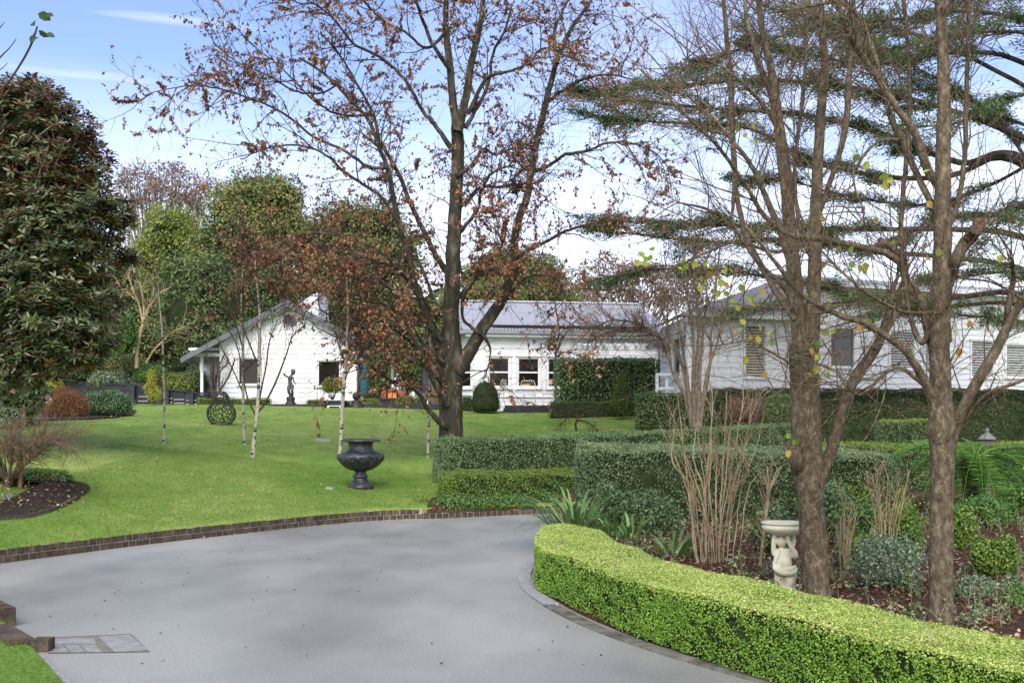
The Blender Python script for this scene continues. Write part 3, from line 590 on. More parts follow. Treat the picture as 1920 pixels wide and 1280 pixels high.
def slab(mb, q, th, m=0):                            # q: 4 corner points of a sloping plane (top), thickness down
    q = np.array(q, float); b = q - np.array([0, 0, th]); mb.add(np.r_[q, b], [(0, 1, 2, 3), (7, 6, 5, 4), (0, 4, 5, 1), (1, 5, 6, 2), (2, 6, 7, 3), (3, 7, 4, 0)], m)

# ---- left gable cottage
H = thing('gable_cottage', 'small white weatherboard cottage with grey edged gable roof and round vent', 'house', (-9, 42, 2.4))
W = Wall((P(413, 757, 42)[0], 42), 0); Wd = W.s_at(668); ap = W.s_at(543); zE = W.z_at(413, 642); zA = W.z_at(543, 571); zEr = W.z_at(668, 641)
wins = [(W.s_at(449), W.s_at(487), W.z_at(460, 719), W.z_at(460, 673)), (W.s_at(598), W.s_at(636), W.z_at(600, 722), W.z_at(600, 678))]
holes = [(a - .08, b + .08, c - .08, d + .08) for a, b, c, d in wins]
mb = MB(); W.clad(mb, (0, Wd, 2.2, [(0, zE), (ap, zA), (Wd, zEr)]), holes)
W.bx(mb, -.02, .10, -.05, .035, 2.2, zE); W.bx(mb, Wd - .10, Wd + .02, -.05, .035, 2.2, zEr)
W.bx(mb, -.015, .0, -7, 0, 2.2, zE); W.bx(mb, Wd, Wd + .015, -7, 0, 2.2, zEr); W.bx(mb, 0, Wd, -7.02, -7, 2.2, zE)
W2 = Wall((P(376, 757, 44.6)[0], 44.6), 0); W2.clad(mb, (0, 1.4, 2.2, [(0, 4.9), (1.4, 4.9)])); W2.bx(mb, -.02, .1, -.05, .03, 2.2, 4.9)
mb.build('wall', white, H)
mb = MB(); W.bx(mb, W.s_at(373), W.s_at(378), -.3, -.18, 2.2, 4.35); W.bx(mb, W.s_at(352), .0, -.36, -.15, 4.38, 4.52); W.bx(mb, W.s_at(352), 0, -.15, -.11, 4.62, 4.72); mb.build('verandah_post', trimw, H)
for (a, b, c, d) in wins: window(W, H, a, b, c, d, 'blind', .06)
mb = MB(); sl = (zA - zE) / ap; eL = W.s_at(345); zL = zA - sl * (ap - eL) + .12; eR = Wd + .35; zR = zA - sl * (eR - ap) + .12; zr = zA + .12
for (e, ze) in ((eL, zL), (eR, zR)):
    slab(mb, [W.p(e, .42, ze), W.p(ap, .42, zr), W.p(ap, -7.4, zr), W.p(e, -7.4, ze)], .05)
rf = mb.build('roof', mat('corrugated_grey', (.22, .23, .25), (.30, .31, .33), 4, .45, .5), H)
mb = MB()
for (e, ze) in ((eL, zL), (eR, zR)):
    for o0, o1, dz, hh in ((.425, .465, .03, .27),):
        v = [W.p(e, o1, ze + dz), W.p(ap, o1, zr + dz), W.p(ap, o1, zr + dz - hh), W.p(e, o1, ze + dz - hh * .75)]; v += [W.p(e, o0, ze + dz), W.p(ap, o0, zr + dz), W.p(ap, o0, zr + dz - hh), W.p(e, o0, ze + dz - hh * .75)]
        mb.add(v, [(0, 3, 2, 1), (4, 5, 6, 7), (0, 1, 5, 4), (3, 7, 6, 2), (0, 4, 7, 3), (1, 2, 6, 5)])
mb.build('bargeboard', greyroof, H)
mb = MB()
for (e, ze) in ((eL, zL), (eR, zR)): mb.add([W.p(e, .42, ze - .07), W.p(ap, .42, zr - .07), W.p(ap, 0, zr - .07), W.p(e, 0, ze - .07)], [(0, 1, 2, 3)])
mb.build('soffit', trimw, H)
mb = MB(); c = W.p(W.s_at(542.5), .03, W.z_at(542, 600)); a = np.linspace(0, 2 * math.pi, 29)
for r0, r1, o, m in ((.185, .235, .05, 0), (0, .186, .0, 1)):
    v = [(c[0] + r * math.cos(t), c[1] - o, c[2] + r * math.sin(t)) for t in a for r in (r0, r1)]; v2 = [(x, y + .06, z) for x, y, z in v]
    mb.add(v, [(2 * i, 2 * i + 1, 2 * i + 3, 2 * i + 2) for i in range(28)], m); mb.add(v + v2, [(2 * i + 1, 58 + 2 * i + 1, 58 + 2 * i + 3, 2 * i + 3) for i in range(28)], m)
for i in range(7):
    z = -.155 + i * .051; hw = math.sqrt(max(.186 ** 2 - z * z, 0)); mb.box(c[0] - hw, c[0] + hw, c[1] - .035, c[1] - .004, c[2] + z - .012, c[2] + z + .014, 0)
mb.build('gable_vent', [mat('vent_blue_grey', (.10, .12, .17), rough=.5), mat('vent_dark', (.01, .01, .015))], H)
Wc = Wall((P(548, 757, 44.5)[0], 44.5), 0); mb = MB(); wc = Wc.s_at(595)
Wc.clad(mb, (0, wc, 5.2, [(0, Wc.z_at(548, 578)), (wc, Wc.z_at(595, 545))]), pitch=.17); Wc.bx(mb, wc, wc + .04, -2.5, .02, 5.0, Wc.z_at(595, 546)); mb.build('raised_dormer', white, H)
mb = MB(); slab(mb, [Wc.p(-.1, .06, Wc.z_at(548, 578) + .04), Wc.p(wc + .06, .06, Wc.z_at(595, 545) + .07), Wc.p(wc + .06, -2.5, Wc.z_at(595, 545) + .07), Wc.p(-.1, -2.5, Wc.z_at(548, 578) + .04)], .05); mb.build('dormer_roof', greyroof, H)

# ---- middle house with solar panels
M_ = thing('house_wing', 'long white weatherboard house wing with corrugated roof, solar panels and sash windows', 'house', (0, 43, 2.2))
WM = Wall((P(893, 757, 42.6)[0], 42.6), 9); wl = WM.s_at(1275)
zt = WM.z_at(900, 622); wn = [(x0, x1) for x0, x1 in ((916, 955), (971, 1011), (1027, 1068))]
wins = [(WM.s_at(a), WM.s_at(b), WM.z_at(935, 725), WM.z_at(935, 670)) for a, b in wn]
holes = [(a - .08, b + .08, c - .08, d + .08) for a, b, c, d in wins]
mb = MB(); WM.clad(mb, (0, wl, 2.0, [(0, zt), (wl, zt)]), holes, pitch=.21)
a0, a1 = wins[0][0] - .3, wins[2][1] + .35; z0, z1 = wins[0][2] - .35, wins[0][3] + .28
ed = [a0] + [q for w_ in wins for q in (w_[0] - .08, w_[1] + .08)] + [a1]
for i in range(0, len(ed), 2): WM.bx(mb, ed[i], ed[i + 1], .0, .028, z0, z1)
for w_ in wins: WM.bx(mb, w_[0] - .08, w_[1] + .08, .0, .028, z0, w_[2] - .08); WM.bx(mb, w_[0] - .08, w_[1] + .08, 0, .028, w_[3] + .08, z1)
WM.bx(mb, a0 - .3, a1 + .1, .0, .07, z0 - .07, z0)
WS = Wall(WM.p(0, 0, 0)[:2], 9 + 128); sl_ = 1.25
# side wall runs back to the left; outward normal flipped
WS.n = -WS.n; hs = [(.28, .95, wins[0][2], wins[0][3])]
WS.clad(mb, (0, sl_, 2.0, [(0, zt), (sl_, zt)]), [(hs[0][0] - .08, hs[0][1] + .08, hs[0][2] - .08, hs[0][3] + .08)], pitch=.21)
WM.bx(mb, -.05, .09, -.06, .035, 2.0, zt)
q_ = WS.p(sl_, 0, 0); WT = Wall(q_[:2], 99); WT.n = -WT.n; WT.clad(mb, (0, 9, 2.0, [(0, zt), (9, zt)]), pitch=.21)
mb.build('wall', white, M_)
for q in wins: window(WM, M_, *q, 'sash', .07)
window(WS, M_, *hs[0], 'sash', .07)
mb = MB(); WM.bx(mb, -1.5, wl, -4.2, -4.15, 2.0, zt, 0); WM.bx(mb, -1.5, wl, -4.2, -.14, 2.3, 2.34, 1); WM.bx(mb, -1.5, wl, -4.2, -.0, zt - .1, zt - .05, 0)
mb.build('interior', [mat('interior_wall', (.16, .11, .08), (.22, .16, .11), 2, .8), mat('interior_floor', (.08, .05, .03))], M_)
for (x, y, w2, hh) in ((1032, 714, .26, .16), (993, 721, .2, .10)):
    s = WM.s_at(x); z = WM.z_at(x, y); mbl = MB(); q = WM.p(s, -.9, z); mbl.lathe(q, [(w2 * .75, hh * .5), (w2, .0), (w2 * .98, -hh * .5)], 20)
    em = MATS.get('lamp_shade')
    if em is None:
        em, t, b = newmat('lamp_shade'); b.inputs['Base Color'].default_value = (.8, .5, .15, 1); b.inputs['Emission Color'].default_value = (1, .55, .12, 1); b.inputs['Emission Strength'].default_value = 1.6; MATS['lamp_shade'] = em
    mbl.tube([q, (q[0], q[1], zt - .12)], .008, 5, 1)
    tag(mbl.build('pendant_lamp', [em, MATS['charcoal_paint']], org=q), 'glowing yellow pendant lamp ' + ('in the rightmost sash window of the wing' if x > 1000 else 'low in the middle sash window of the wing'), 'lamp')
# roof
e0, e1 = -.55, WM.s_at(1262) ; ze = zt + .06; rise = 1.75; dp = 5.2
cor = []; nb = 260
mb = MB(); ss = np.linspace(e0, e1, nb); hgt = .016 * np.where(np.arange(nb) % 4 < 2, 1, -1)
r0 = np.array([WM.p(s, .34, ze + h) for s, h in zip(ss, hgt)]); r1 = np.array([WM.p(s, -dp, ze + rise + h) for s, h in zip(ss, hgt)])
mb.add(np.r_[r0, r1], [(i, i + 1, nb + i + 1, nb + i) for i in range(nb - 1)]); r2 = np.array([WM.p(s, -2 * dp - .5, ze) for s in ss])
mb.add(np.r_[r1, r2], [(i, i + 1, nb + i + 1, nb + i) for i in range(nb - 1)])
mb.add([WM.p(e0 + .1, .3, ze - .05), WM.p(e0 + .1, -dp, ze + rise - .05), WM.p(e0 + .1, -2 * dp, ze - .05)], [(0, 1, 2)], 1)
rfm = mat('zinc_roof', (.42, .43, .45), (.52, .53, .55), 3, .38, .6, metal=.3)
rf = mb.build('roof', [rfm, white], M_)
mb = MB(); WM.bx(mb, e0 - .02, e1, -dp - .12, -dp + .12, ze + rise + .01, ze + rise + .07)
for s in ss[::4]: WM.bx(mb, s - .03, s + .03, -dp + .12, -dp + .13, ze + rise - .04, ze + rise + .03, 1)
mb.build('ridge_cap', [mat('pale_ridge', (.6, .61, .63), rough=.4), mat('ridge_gap', (.05, .05, .06))], rf)
mb = MB(); WM.bx(mb, e0, e1, .34, .46, ze - .15, ze - .02); mb.build('gutter', mat('zinc_gutter', (.30, .31, .32), rough=.4, metal=.3), M_)
mb = MB(); WM.bx(mb, e0 + .1, e1, .26, .34, ze - .27, ze - .15); mb.add([WM.p(e0, .3, ze - .2), WM.p(e1, .3, ze - .2), WM.p(e1, 0, ze - .2), WM.p(e0, 0, ze - .2)], [(0, 1, 2, 3)]); mb.build('eaves', trimw, M_)
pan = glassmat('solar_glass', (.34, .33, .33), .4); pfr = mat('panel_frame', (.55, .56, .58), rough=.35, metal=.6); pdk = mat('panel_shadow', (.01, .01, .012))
def rp(s, d, up): f = (d + .5) / (dp + .5); return np.array(WM.p(s, -d, ze + rise * f + up))
for r_ in range(2):
    for c_ in range(5):
        s0 = WM.s_at(921) + c_ * 1.30; d0 = -.05 + r_ * 2.15; mb = MB(); v = [rp(s0, d0, .14), rp(s0 + 1.27, d0, .14), rp(s0 + 1.27, d0 + 2.1, .14), rp(s0, d0 + 2.1, .14)]
        mb2 = MB(); slab(mb2, v, .04); b_ = .03; i_ = [rp(s0 + b_, d0 + b_, .145), rp(s0 + 1.27 - b_, d0 + b_, .145), rp(s0 + 1.27 - b_, d0 + 2.1 - b_, .145), rp(s0 + b_, d0 + 2.1 - b_, .145)]
        pf = mb2.build('solar_panel', pfr, M_); mb.add(i_, [(0, 1, 2, 3)]); mb.build('panel_glass', pan, pf)
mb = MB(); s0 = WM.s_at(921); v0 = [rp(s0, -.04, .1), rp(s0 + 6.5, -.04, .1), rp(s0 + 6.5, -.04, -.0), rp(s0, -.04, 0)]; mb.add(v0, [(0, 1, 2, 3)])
mb.build('panel_shadow_strip', pdk, M_)  # near-black sheet painting the shadow gap under the panels' lower edge

# ---- right house
RH = thing('main_house', 'large white weatherboard house with slatted windows behind the cedar and bare trees', 'house', (10, 36, 1.8))
WR = Wall((P(1290, 740, 34)[0], 34), 22); L1 = WR.s_at(1520); L2 = WR.s_at(2150)
zt1 = WR.z_at(1290, 592); zt2 = WR.z_at(1640, 540)
spec_ = [(1397, 1434, 705, 612, 'shutter'), (1557, 1600, 686, 616, 'dark'), (1669, 1713, 689, 623, 'shutter_dark'), (1734, 1756, 688, 637, 'shutter_dark'), (1821, 1861, 705, 641, 'shutter_dark'), (1886, 1926, 705, 648, 'shutter_dark')]
wins = [(WR.s_at(a), WR.s_at(b), WR.z_at((a + b) / 2, c), WR.z_at((a + b) / 2, d), st) for a, b, c, d, st in spec_]
holes = [(a - .08, b + .08, c - .08, d + .08) for a, b, c, d, _ in wins]
mb = MB(); WR.clad(mb, (0, L1, 1.3, [(0, zt1), (L1, zt1)]), holes, pitch=.2); gx0, gx1, ga = L1, WR.s_at(1990), WR.s_at(1760)
WR.clad(mb, (L1, L2, 1.3, [(L1, zt2), (L2, zt2)]), holes, pitch=.2)
WR.bx(mb, -.03, .1, -.06, .035, 1.3, zt1); WR.bx(mb, L1 - .06, L1 + .06, -.06, .035, 1.3, zt2)
WQ = Wall(WR.p(0, 0, 0)[:2], 93); WQ.n = -WQ.n; WQ.clad(mb, (0, 4.6, 1.3, [(0, zt1), (4.6, zt1)]), [(1.0, 2.4, 3.2, 4.6)], pitch=.2)
WR.bx(mb, L1, L1 + .03, -5, 0, 1.3, zt2); WR.bx(mb, 3.2, L2, -5.05, -5, 1.3, zt1)
mb.build('wall', white, RH)
for a, b, c, d, st in wins: window(WR, RH, a, b, c, d, st, .07)
window(WQ, RH, 1.08, 2.32, 3.28, 4.52, 'dark', .07)
mb = MB(); zr_ = zt1 + 1.9
rs_ = P(1462, 522, 38.0); re_ = rs_ + np.array([WR.u[0], WR.u[1], 0]) * 2.6; e0_ = WR.p(-.35, .35, zt1 + .08)
slab(mb, [e0_, WR.p(L1 - .02, .35, zt1 + .08), re_, rs_], .08)
slab(mb, [np.array(e0_) - (0, 0, .005), rs_ - (0, 0, .005), np.array(WQ.p(8, .3, zt1 + .075))], .08) if False else mb.add([np.array(e0_) - (0, 0, .005), rs_ - (0, 0, .005), np.array(WQ.p(8, .3, zt1 + .075))], [(0, 1, 2)])
slab(mb, [WR.p(L1 - .3, .5, zt2 + .08), WR.p(L2, .5, zt2 + .08), WR.p(L2, -6, zt2 + 1.3), WR.p(L1 + 2.5, -6, zt2 + 1.3)], .08)
mb.build('roof', mat('grey_tile_roof', (.27, .26, .255), (.37, .36, .355), 3, .5, .5), RH)
mb = MB(); WR.bx(mb, -.5, L1 - .35, .5, .6, zt1 - .06, zt1 + .06); WR.bx(mb, L1 - .3, L2, .5, .6, zt2 - .06, zt2 + .06); mb.build('gutter', trimw, RH)
# ------------------------------------------------------------------ leaf materials
lm_boxn = leafmat('box_leaves', [(0.062, 0.157, 0.014), (0.139, 0.283, 0.023), (0.233, 0.409, 0.034), (0.404, 0.582, 0.068)], .38, .25, .45, nscale=3, namt=.3)
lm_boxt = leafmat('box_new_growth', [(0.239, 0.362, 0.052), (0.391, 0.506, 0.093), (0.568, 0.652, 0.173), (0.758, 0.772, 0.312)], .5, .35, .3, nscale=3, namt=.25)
lm_boxm = leafmat('box_leaves_mid', [(0.049, 0.111, 0.016), (0.114, 0.203, 0.029), (0.195, 0.312, 0.046), (0.325, 0.439, 0.078)], .42, .25, .4, nscale=2, namt=.35)
lm_dark = leafmat('dark_hedge_leaves', [(0.031, 0.064, 0.022), (0.070, 0.128, 0.042), (0.131, 0.209, 0.072), (0.260, 0.344, 0.160)], .35, .18, .5, nscale=1.5, namt=.35)
lm_laurel = leafmat('laurel_leaves', [(0.027, 0.070, 0.021), (0.061, 0.131, 0.039), (0.122, 0.210, 0.061), (0.297, 0.367, 0.175)], .28, .15, .6, nscale=2, namt=.25)
lm_fardk = leafmat('far_dark_leaves', [(0.033, 0.053, 0.020), (0.079, 0.127, 0.042), (0.148, 0.209, 0.067), (0.251, 0.307, 0.116)], .6, .2, .3, nscale=.5, namt=.5)
lm_mixed = leafmat('mixed_evergreen', [(0.043, 0.075, 0.028), (0.096, 0.151, 0.045), (0.172, 0.235, 0.073), (0.278, 0.321, 0.100), (0.365, 0.257, 0.100)], .55, .2, .3, nscale=.6, namt=.6)
lm_olive = leafmat('olive_leaves', [(0.085, 0.118, 0.025), (0.186, 0.237, 0.046), (0.304, 0.355, 0.072), (0.423, 0.456, 0.114)], .6, .3, .25, nscale=.7, namt=.5)
lm_red = leafmat('red_twigs', [(.10, .035, .02), (.22, .075, .035), (.34, .13, .05), (.30, .20, .08)], .7, .2, .2, nscale=3)
lm_yel = leafmat('yellow_leaves', [(.22, .25, .03), (.42, .42, .05), (.55, .52, .10)], .5, .4, .3)
lm_green = leafmat('fresh_green', [(0.039, 0.100, 0.022), (0.078, 0.188, 0.035), (0.156, 0.275, 0.060), (0.260, 0.375, 0.100)], .45, .25, .4, nscale=2)
lm_beech = leafmat('beech_leaves', [(0.061, 0.034, 0.022), (0.166, 0.080, 0.045), (0.332, 0.154, 0.078), (0.543, 0.308, 0.156)], .6, .22, .3, nscale=.55, namt=.55)
lm_mag = leafmat('magnolia_leaves', [(0.028, 0.047, 0.013), (0.056, 0.081, 0.021), (0.094, 0.125, 0.038), (0.158, 0.184, 0.065)], .28, .08, .6, back=(.16, .075, .035), nscale=1, namt=.3)
lm_lime = leafmat('lime_leaves', [(.22, .33, .04), (.36, .46, .06), (.55, .55, .08), (.6, .30, .05)], .5, .45, .3, nscale=2, namt=.1)
lm_cedar = leafmat('cedar_needles', [(0.042, 0.087, 0.038), (0.087, 0.163, 0.065), (0.156, 0.250, 0.096), (0.250, 0.343, 0.134)], .6, .15, .25, nscale=.8, namt=.4)
lm_agap = leafmat('strap_leaves', [(0.068, 0.143, 0.035), (0.149, 0.260, 0.063), (0.297, 0.416, 0.140)], .32, .25, .5)
lm_grey = leafmat('greygreen_leaves', [(0.069, 0.115, 0.057), (0.149, 0.218, 0.115), (0.276, 0.356, 0.218), (0.460, 0.517, 0.380)], .5, .3, .3)
lm_farred = leafmat('far_reddish_crown', [(0.130, 0.079, 0.065), (0.230, 0.137, 0.108), (0.331, 0.216, 0.173), (0.288, 0.259, 0.187)], .8, .2, .1, nscale=.3, namt=.4)
lm_dead = leafmat('fallen_leaf', [(.12, .05, .025), (.25, .12, .05), (.42, .30, .16), (.55, .45, .28)], .7, .1, .2)
lm_fern = leafmat('fern_fronds', [(0.081, 0.203, 0.030), (0.182, 0.365, 0.061), (0.345, 0.547, 0.122)], .5, .35, .3)

# ------------------------------------------------------------------ hedges
fr = [(.30, 12.3), (.20, 11.2), (.21, 10.3), (.50, 9.25), (.97, 8.05), (1.26, 7.4), (1.70, 6.42), (2.10, 5.68), (2.45, 5.05), (3.2, 4.1), (4.6, 2.9)]
bk_ = [(.62, 12.45), (.95, 11.9), (1.02, 11.1), (1.14, 10.1), (1.47, 8.75), (1.76, 8.05), (2.12, 7.2), (2.46, 6.42), (2.80, 5.66), (3.55, 4.7), (5.0, 3.3)]
fr = [(x + .045 - .075 * (y < 9), y + .03 - .05 * (y < 9)) for x, y in fr]
h1f, h1b = fr, bk_
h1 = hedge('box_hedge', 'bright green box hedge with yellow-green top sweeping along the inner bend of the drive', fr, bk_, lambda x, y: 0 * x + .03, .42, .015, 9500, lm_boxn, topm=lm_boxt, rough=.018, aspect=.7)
flat0 = lambda x, y: 0 * x + .10
hB = [P(822, 950, 19.9)[0], 19.9]
hedge('box_hedge', 'long low box hedge at the end of the brick kerb, before the grey-green hedge', [(-1.20, 20.6), (-1.38, 19.9), (-1.1, 19.45), (-.3, 19.75), (.6, 20.3), (1.8, 21.2), (3.2, 22.1)], [(-1.0, 21.0), (-.85, 21.1), (-.5, 21.1), (.2, 21.3), (.9, 21.8), (1.9, 22.7), (3, 23.4)],
      lambda x, y: 0 * x + .10, .62, .028, 2600, lm_boxm, topm=leafmat('box_top_mid', [(.09, .15, .025), (.17, .25, .045), (.27, .34, .07)], .45, .3, .35), rough=.035, aspect=.65)
hedge('grey_green_hedge', 'long clipped grey-green hedge running from behind the beech trunk to the right', [(-1.55, 22.6), (-1.62, 21.9), (-1.3, 21.8), (0, 22.4), (1.6, 23.3), (3.6, 24.7), (5.6, 26.2), (7.4, 27.6)], [(-1.45, 23.2), (-1.3, 23.4), (-1.0, 23.4), (0, 23.7), (1.5, 24.6), (3.4, 25.9), (5.3, 27.4), (7.0, 28.8)],
      lambda x, y: .42 + 0 * x + np.clip(y - 22, 0, 9) * .055, .9, .032, 1900, leafmat('grey_hedge_leaves', [(0.047, 0.085, 0.028), (0.101, 0.169, 0.057), (0.171, 0.261, 0.100), (0.310, 0.423, 0.198)], .38, .2, .45, nscale=1.5, namt=.35), zt=lambda x, y: 1.30 + np.clip(y - 22, 0, 9) * .058, rough=.04)
hedge('tall_hedge', 'tall dark clipped hedge with bare woody base behind the strappy agapanthus', [(1.05, 17.3), (1.0, 16.4), (1.35, 15.9), (2.4, 15.6), (3.4, 15.3), (4.3, 15.0), (5.2, 14.6)], [(1.15, 17.9), (1.5, 18.0), (1.9, 17.8), (2.6, 17.4), (3.6, 17.0), (4.5, 16.6), (5.4, 16.1)],
      zbed, 1.0, .032, 1900, lm_dark, topm=leafmat('hedge_top_tips', [(.120, .180, .072), (.228, .300, .132), (.360, .432, .228)], .45, .3, .3), zt=lambda x, y: 1.30 - (x - 1) * .02, rough=.05, ragged=.75)
hedge('dark_hedge', 'dark clipped hedge with a bright rim behind the two bare trunks', [(5.3, 18.6), (7.0, 18.9), (9.5, 19.6), (13, 20)], [(5.2, 19.4), (6.8, 19.7), (9.2, 20.5), (13, 21)], lambda x, y: .35 + 0 * x, .95, .035, 1500, lm_dark, topm=leafmat('rim_tips', [(.16, .24, .04), (.28, .37, .07)], .45, .3), zt=lambda x, y: 1.27 + 0 * x, rough=.04)
hedge('small_hedge', 'short square clipped hedge on bare stems between the bare trunks', [P(1650, 800, 24)[:2], P(1755, 800, 24.5)[:2]], [P(1650, 800, 25)[:2], P(1755, 800, 25.5)[:2]], lambda x, y: .95 + 0 * x, .8, .035, 1500, lm_dark, topm=MATS['rim_tips'], rough=.03)
def ff(x0, y0, x1, Y, Y1, d): return [P(x0, 800, Y)[:2], P((x0 + x1) / 2, 800, (Y + Y1) / 2)[:2], P(x1, 800, Y1)[:2]], [P(x0, 800, Y + d)[:2], P((x0 + x1) / 2, 800, (Y + Y1) / 2 + d)[:2], P(x1, 800, Y1 + d)[:2]]
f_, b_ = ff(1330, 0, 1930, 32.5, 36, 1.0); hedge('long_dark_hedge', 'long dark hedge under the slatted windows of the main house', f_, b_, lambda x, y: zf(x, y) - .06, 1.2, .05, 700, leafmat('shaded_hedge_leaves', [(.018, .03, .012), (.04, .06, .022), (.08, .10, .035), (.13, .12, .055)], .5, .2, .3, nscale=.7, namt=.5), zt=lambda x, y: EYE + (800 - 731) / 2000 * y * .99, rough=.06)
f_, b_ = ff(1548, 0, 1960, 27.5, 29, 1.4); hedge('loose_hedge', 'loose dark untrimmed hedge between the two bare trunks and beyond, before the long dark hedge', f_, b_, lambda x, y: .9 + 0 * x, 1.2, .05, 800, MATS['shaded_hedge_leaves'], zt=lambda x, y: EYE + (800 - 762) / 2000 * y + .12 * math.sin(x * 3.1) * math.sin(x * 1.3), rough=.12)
f_, b_ = ff(1199, 0, 1345, 33.3, 32.4, 1.0); hedge('glossy_hedge', 'light glossy leaved hedge at the corner of the main house', f_, b_, lambda x, y: zf(x, y) - .06, 1, .06, 600, leafmat('glossy_light', [(.046, .091, .026), (.117, .182, .052), (.286, .351, .156)], .3, .2, .6), zt=lambda x, y: EYE + (800 - 738) / 2000 * y, rough=.05)
f_, b_ = ff(1050, 0, 1228, 38.5, 39, 1.6); hedge('laurel_block', 'tall square block of glossy laurel hedge beside the sash windows', f_, b_, lambda x, y: 2.1 + 0 * x, 2, .085, 420, lm_laurel, zt=lambda x, y: EYE + (800 - 675) / 2000 * y, rough=.05)
f_, b_ = ff(1032, 0, 1206, 37.9, 38.3, .6); hedge('low_hedge', 'low dark hedge at the foot of the laurel block', f_, b_, lambda x, y: 1.95 + 0 * x, 1, .035, 1000, lm_fardk, zt=lambda x, y: EYE + (800 - 753) / 2000 * y, rough=.03)
f_, b_ = ff(868, 0, 884, 40.3, 40.3, .8); hedge('low_hedge', 'narrow low hedge squeezed between the beech trunk and the dome topiary', f_, b_, lambda x, y: 2.2 + 0 * x, 1, .035, 1000, lm_fardk, zt=lambda x, y: EYE + (800 - 743) / 2000 * y, rough=.03)
for x0, x1, yt, Yq, lb_ in ((372, 507, 747, 41.2, 'low hedge along the cottage wall under its left window'), (512, 590, 758, 40.9, 'very low hedge at the foot of the boy statue'), (577, 606, 749, 41.3, 'small square hedge right of the boy statue'), (626, 662, 752, 41.6, 'low hedge behind the planter at the cottage corner')):
    f_, b_ = ff(x0, 0, x1, Yq, Yq, .5); hedge('low_hedge', lb_, f_, b_, lambda x, y: 2.3 + 0 * x, 1, .035, 1100, lm_boxm, zt=lambda x, y, yt=yt: EYE + (800 - yt) / 2000 * y, rough=.02)

# ------------------------------------------------------------------ rounded shrubs and topiary
def px_shrub(name, label, cat, x, yb, wpx, hpx, n, leaf, lm, Y=None, zf_=zf, lobes=None, corem=core, d=.9, **k):
    b = G(x, yb, zf_) if Y is None else P(x, yb, Y); Yq = b[1]; s = Yq / 2000
    if lobes is None: lb = [(b[0], Yq, b[2] + hpx * s * .45, wpx * s / 2, wpx * s / 2 * d, hpx * s * .56)]
    else: lb = lobes_px([(q[0], q[1], q[2], q[3], *(q[4:] or (0,))) for q in lobes], Yq)
    return shrub(name, label, cat, lb, b, n, leaf, lm, corem=corem, **k)
px_shrub('dome_topiary', 'smooth dark dome topiary in front of the sash windows', 'topiary', 910, 769, 54, 54, 7000, .04, leafmat('dome_leaves', [(.026, .036, .013), (.065, .078, .029), (.111, .124, .046)], .6, .2, .25), Y=39.8, lo=.93, hi=1.02, lobes=[(910, 757, 27, 26), (910, 744, 24, 29)])
px_shrub('leafy_shrub', 'tall leafy green shrub at the right corner of the cottage behind the teal umbrella', 'shrub', 696, 765, 60, 110, 5200, .10, lm_mixed, Y=42.7, lobes=[(692, 735, 20, 28), (700, 690, 24, 34), (708, 650, 26, 30), (690, 660, 16, 26), (715, 720, 20, 34)], scatter=.05, lo=.6, inner=.75)
px_shrub('conifer_shrub', 'small pointed conifer at the corner of the laurel block', 'shrub', 1165, 778, 44, 80, 5000, .06, leafmat('conifer', [(.039, .058, .016), (.091, .117, .026), (.169, .195, .046)], .6, .2, .2), Y=37.2, lobes=[(1165, 758, 21, 25), (1165, 735, 16, 26), (1165, 716, 9, 20)])
px_shrub('round_bush', 'round bush with pale yellow-green tips left of the pizza oven', 'bush', 688, 770, 56, 24, 2500, .05, lm_olive, Y=41.3)
px_shrub('round_bush', 'round bush with pale yellow-green tips right of the pizza oven', 'bush', 763, 770, 44, 30, 2500, .05, lm_olive, Y=41.3)
px_shrub('twiggy_shrub', 'brownish bare twiggy shrub left of the fresh green rounded bush', 'shrub', 1400, 792, 80, 52, 5000, .10, leafmat('brown_twigs', [(.12, .07, .05), (.22, .14, .10), (.30, .20, .14)], .8, .1), Y=30.5, lobes=[(1385, 765, 28, 24), (1415, 768, 24, 22)], aspect=.1, scatter=.05, lo=.4, corem=None, inner=0)
px_shrub('green_bush', 'fresh green rounded bush in front of the long dark hedge', 'bush', 1462, 795, 62, 58, 3500, .045, lm_green, Y=30)
px_shrub('spreading_shrub', 'dense spreading green juniper on the bed edge at the left of the lawn', 'shrub', 204, 780, 96, 48, 9000, .05, leafmat('juniper', [(.026, .065, .026), (.065, .143, .058), (.143, .247, .117), (.260, .364, .195)], .55, .2, .3), lobes=[(180, 758, 24, 22), (222, 758, 27, 22), (205, 748, 28, 17), (200, 765, 35, 14)], scatter=.03)
px_shrub('reddish_shrub', 'rust red twiggy shrub beside the green juniper', 'shrub', 122, 782, 74, 58, 9000, .10, lm_red, lobes=[(122, 755, 36, 30), (105, 765, 28, 22), (140, 762, 26, 24)], aspect=.09, scatter=.05, lo=.5, jit=.9)
px_shrub('yellow_shrub', 'yellow-green shrub peeping over the rust red one', 'shrub', 98, 735, 40, 26, 1600, .06, lm_yel, Y=34, stems=5)
px_shrub('round_topiary', 'tall egg-shaped clipped shrub above the retaining wall', 'topiary', 226, 665, 60, 92, 6000, .07, lm_green, Y=43, lobes=[(224, 622, 30, 42)], lo=.9, hi=1.03)
px_shrub('yellow_shrub', 'slim yellow leaved sapling against the black retaining wall', 'shrub', 288, 758, 26, 70, 1500, .07, lm_yel, Y=39.5, lobes=[(284, 712, 11, 22), (290, 738, 14, 16), (278, 728, 10, 12)], corem=None, lo=.5, inner=0)
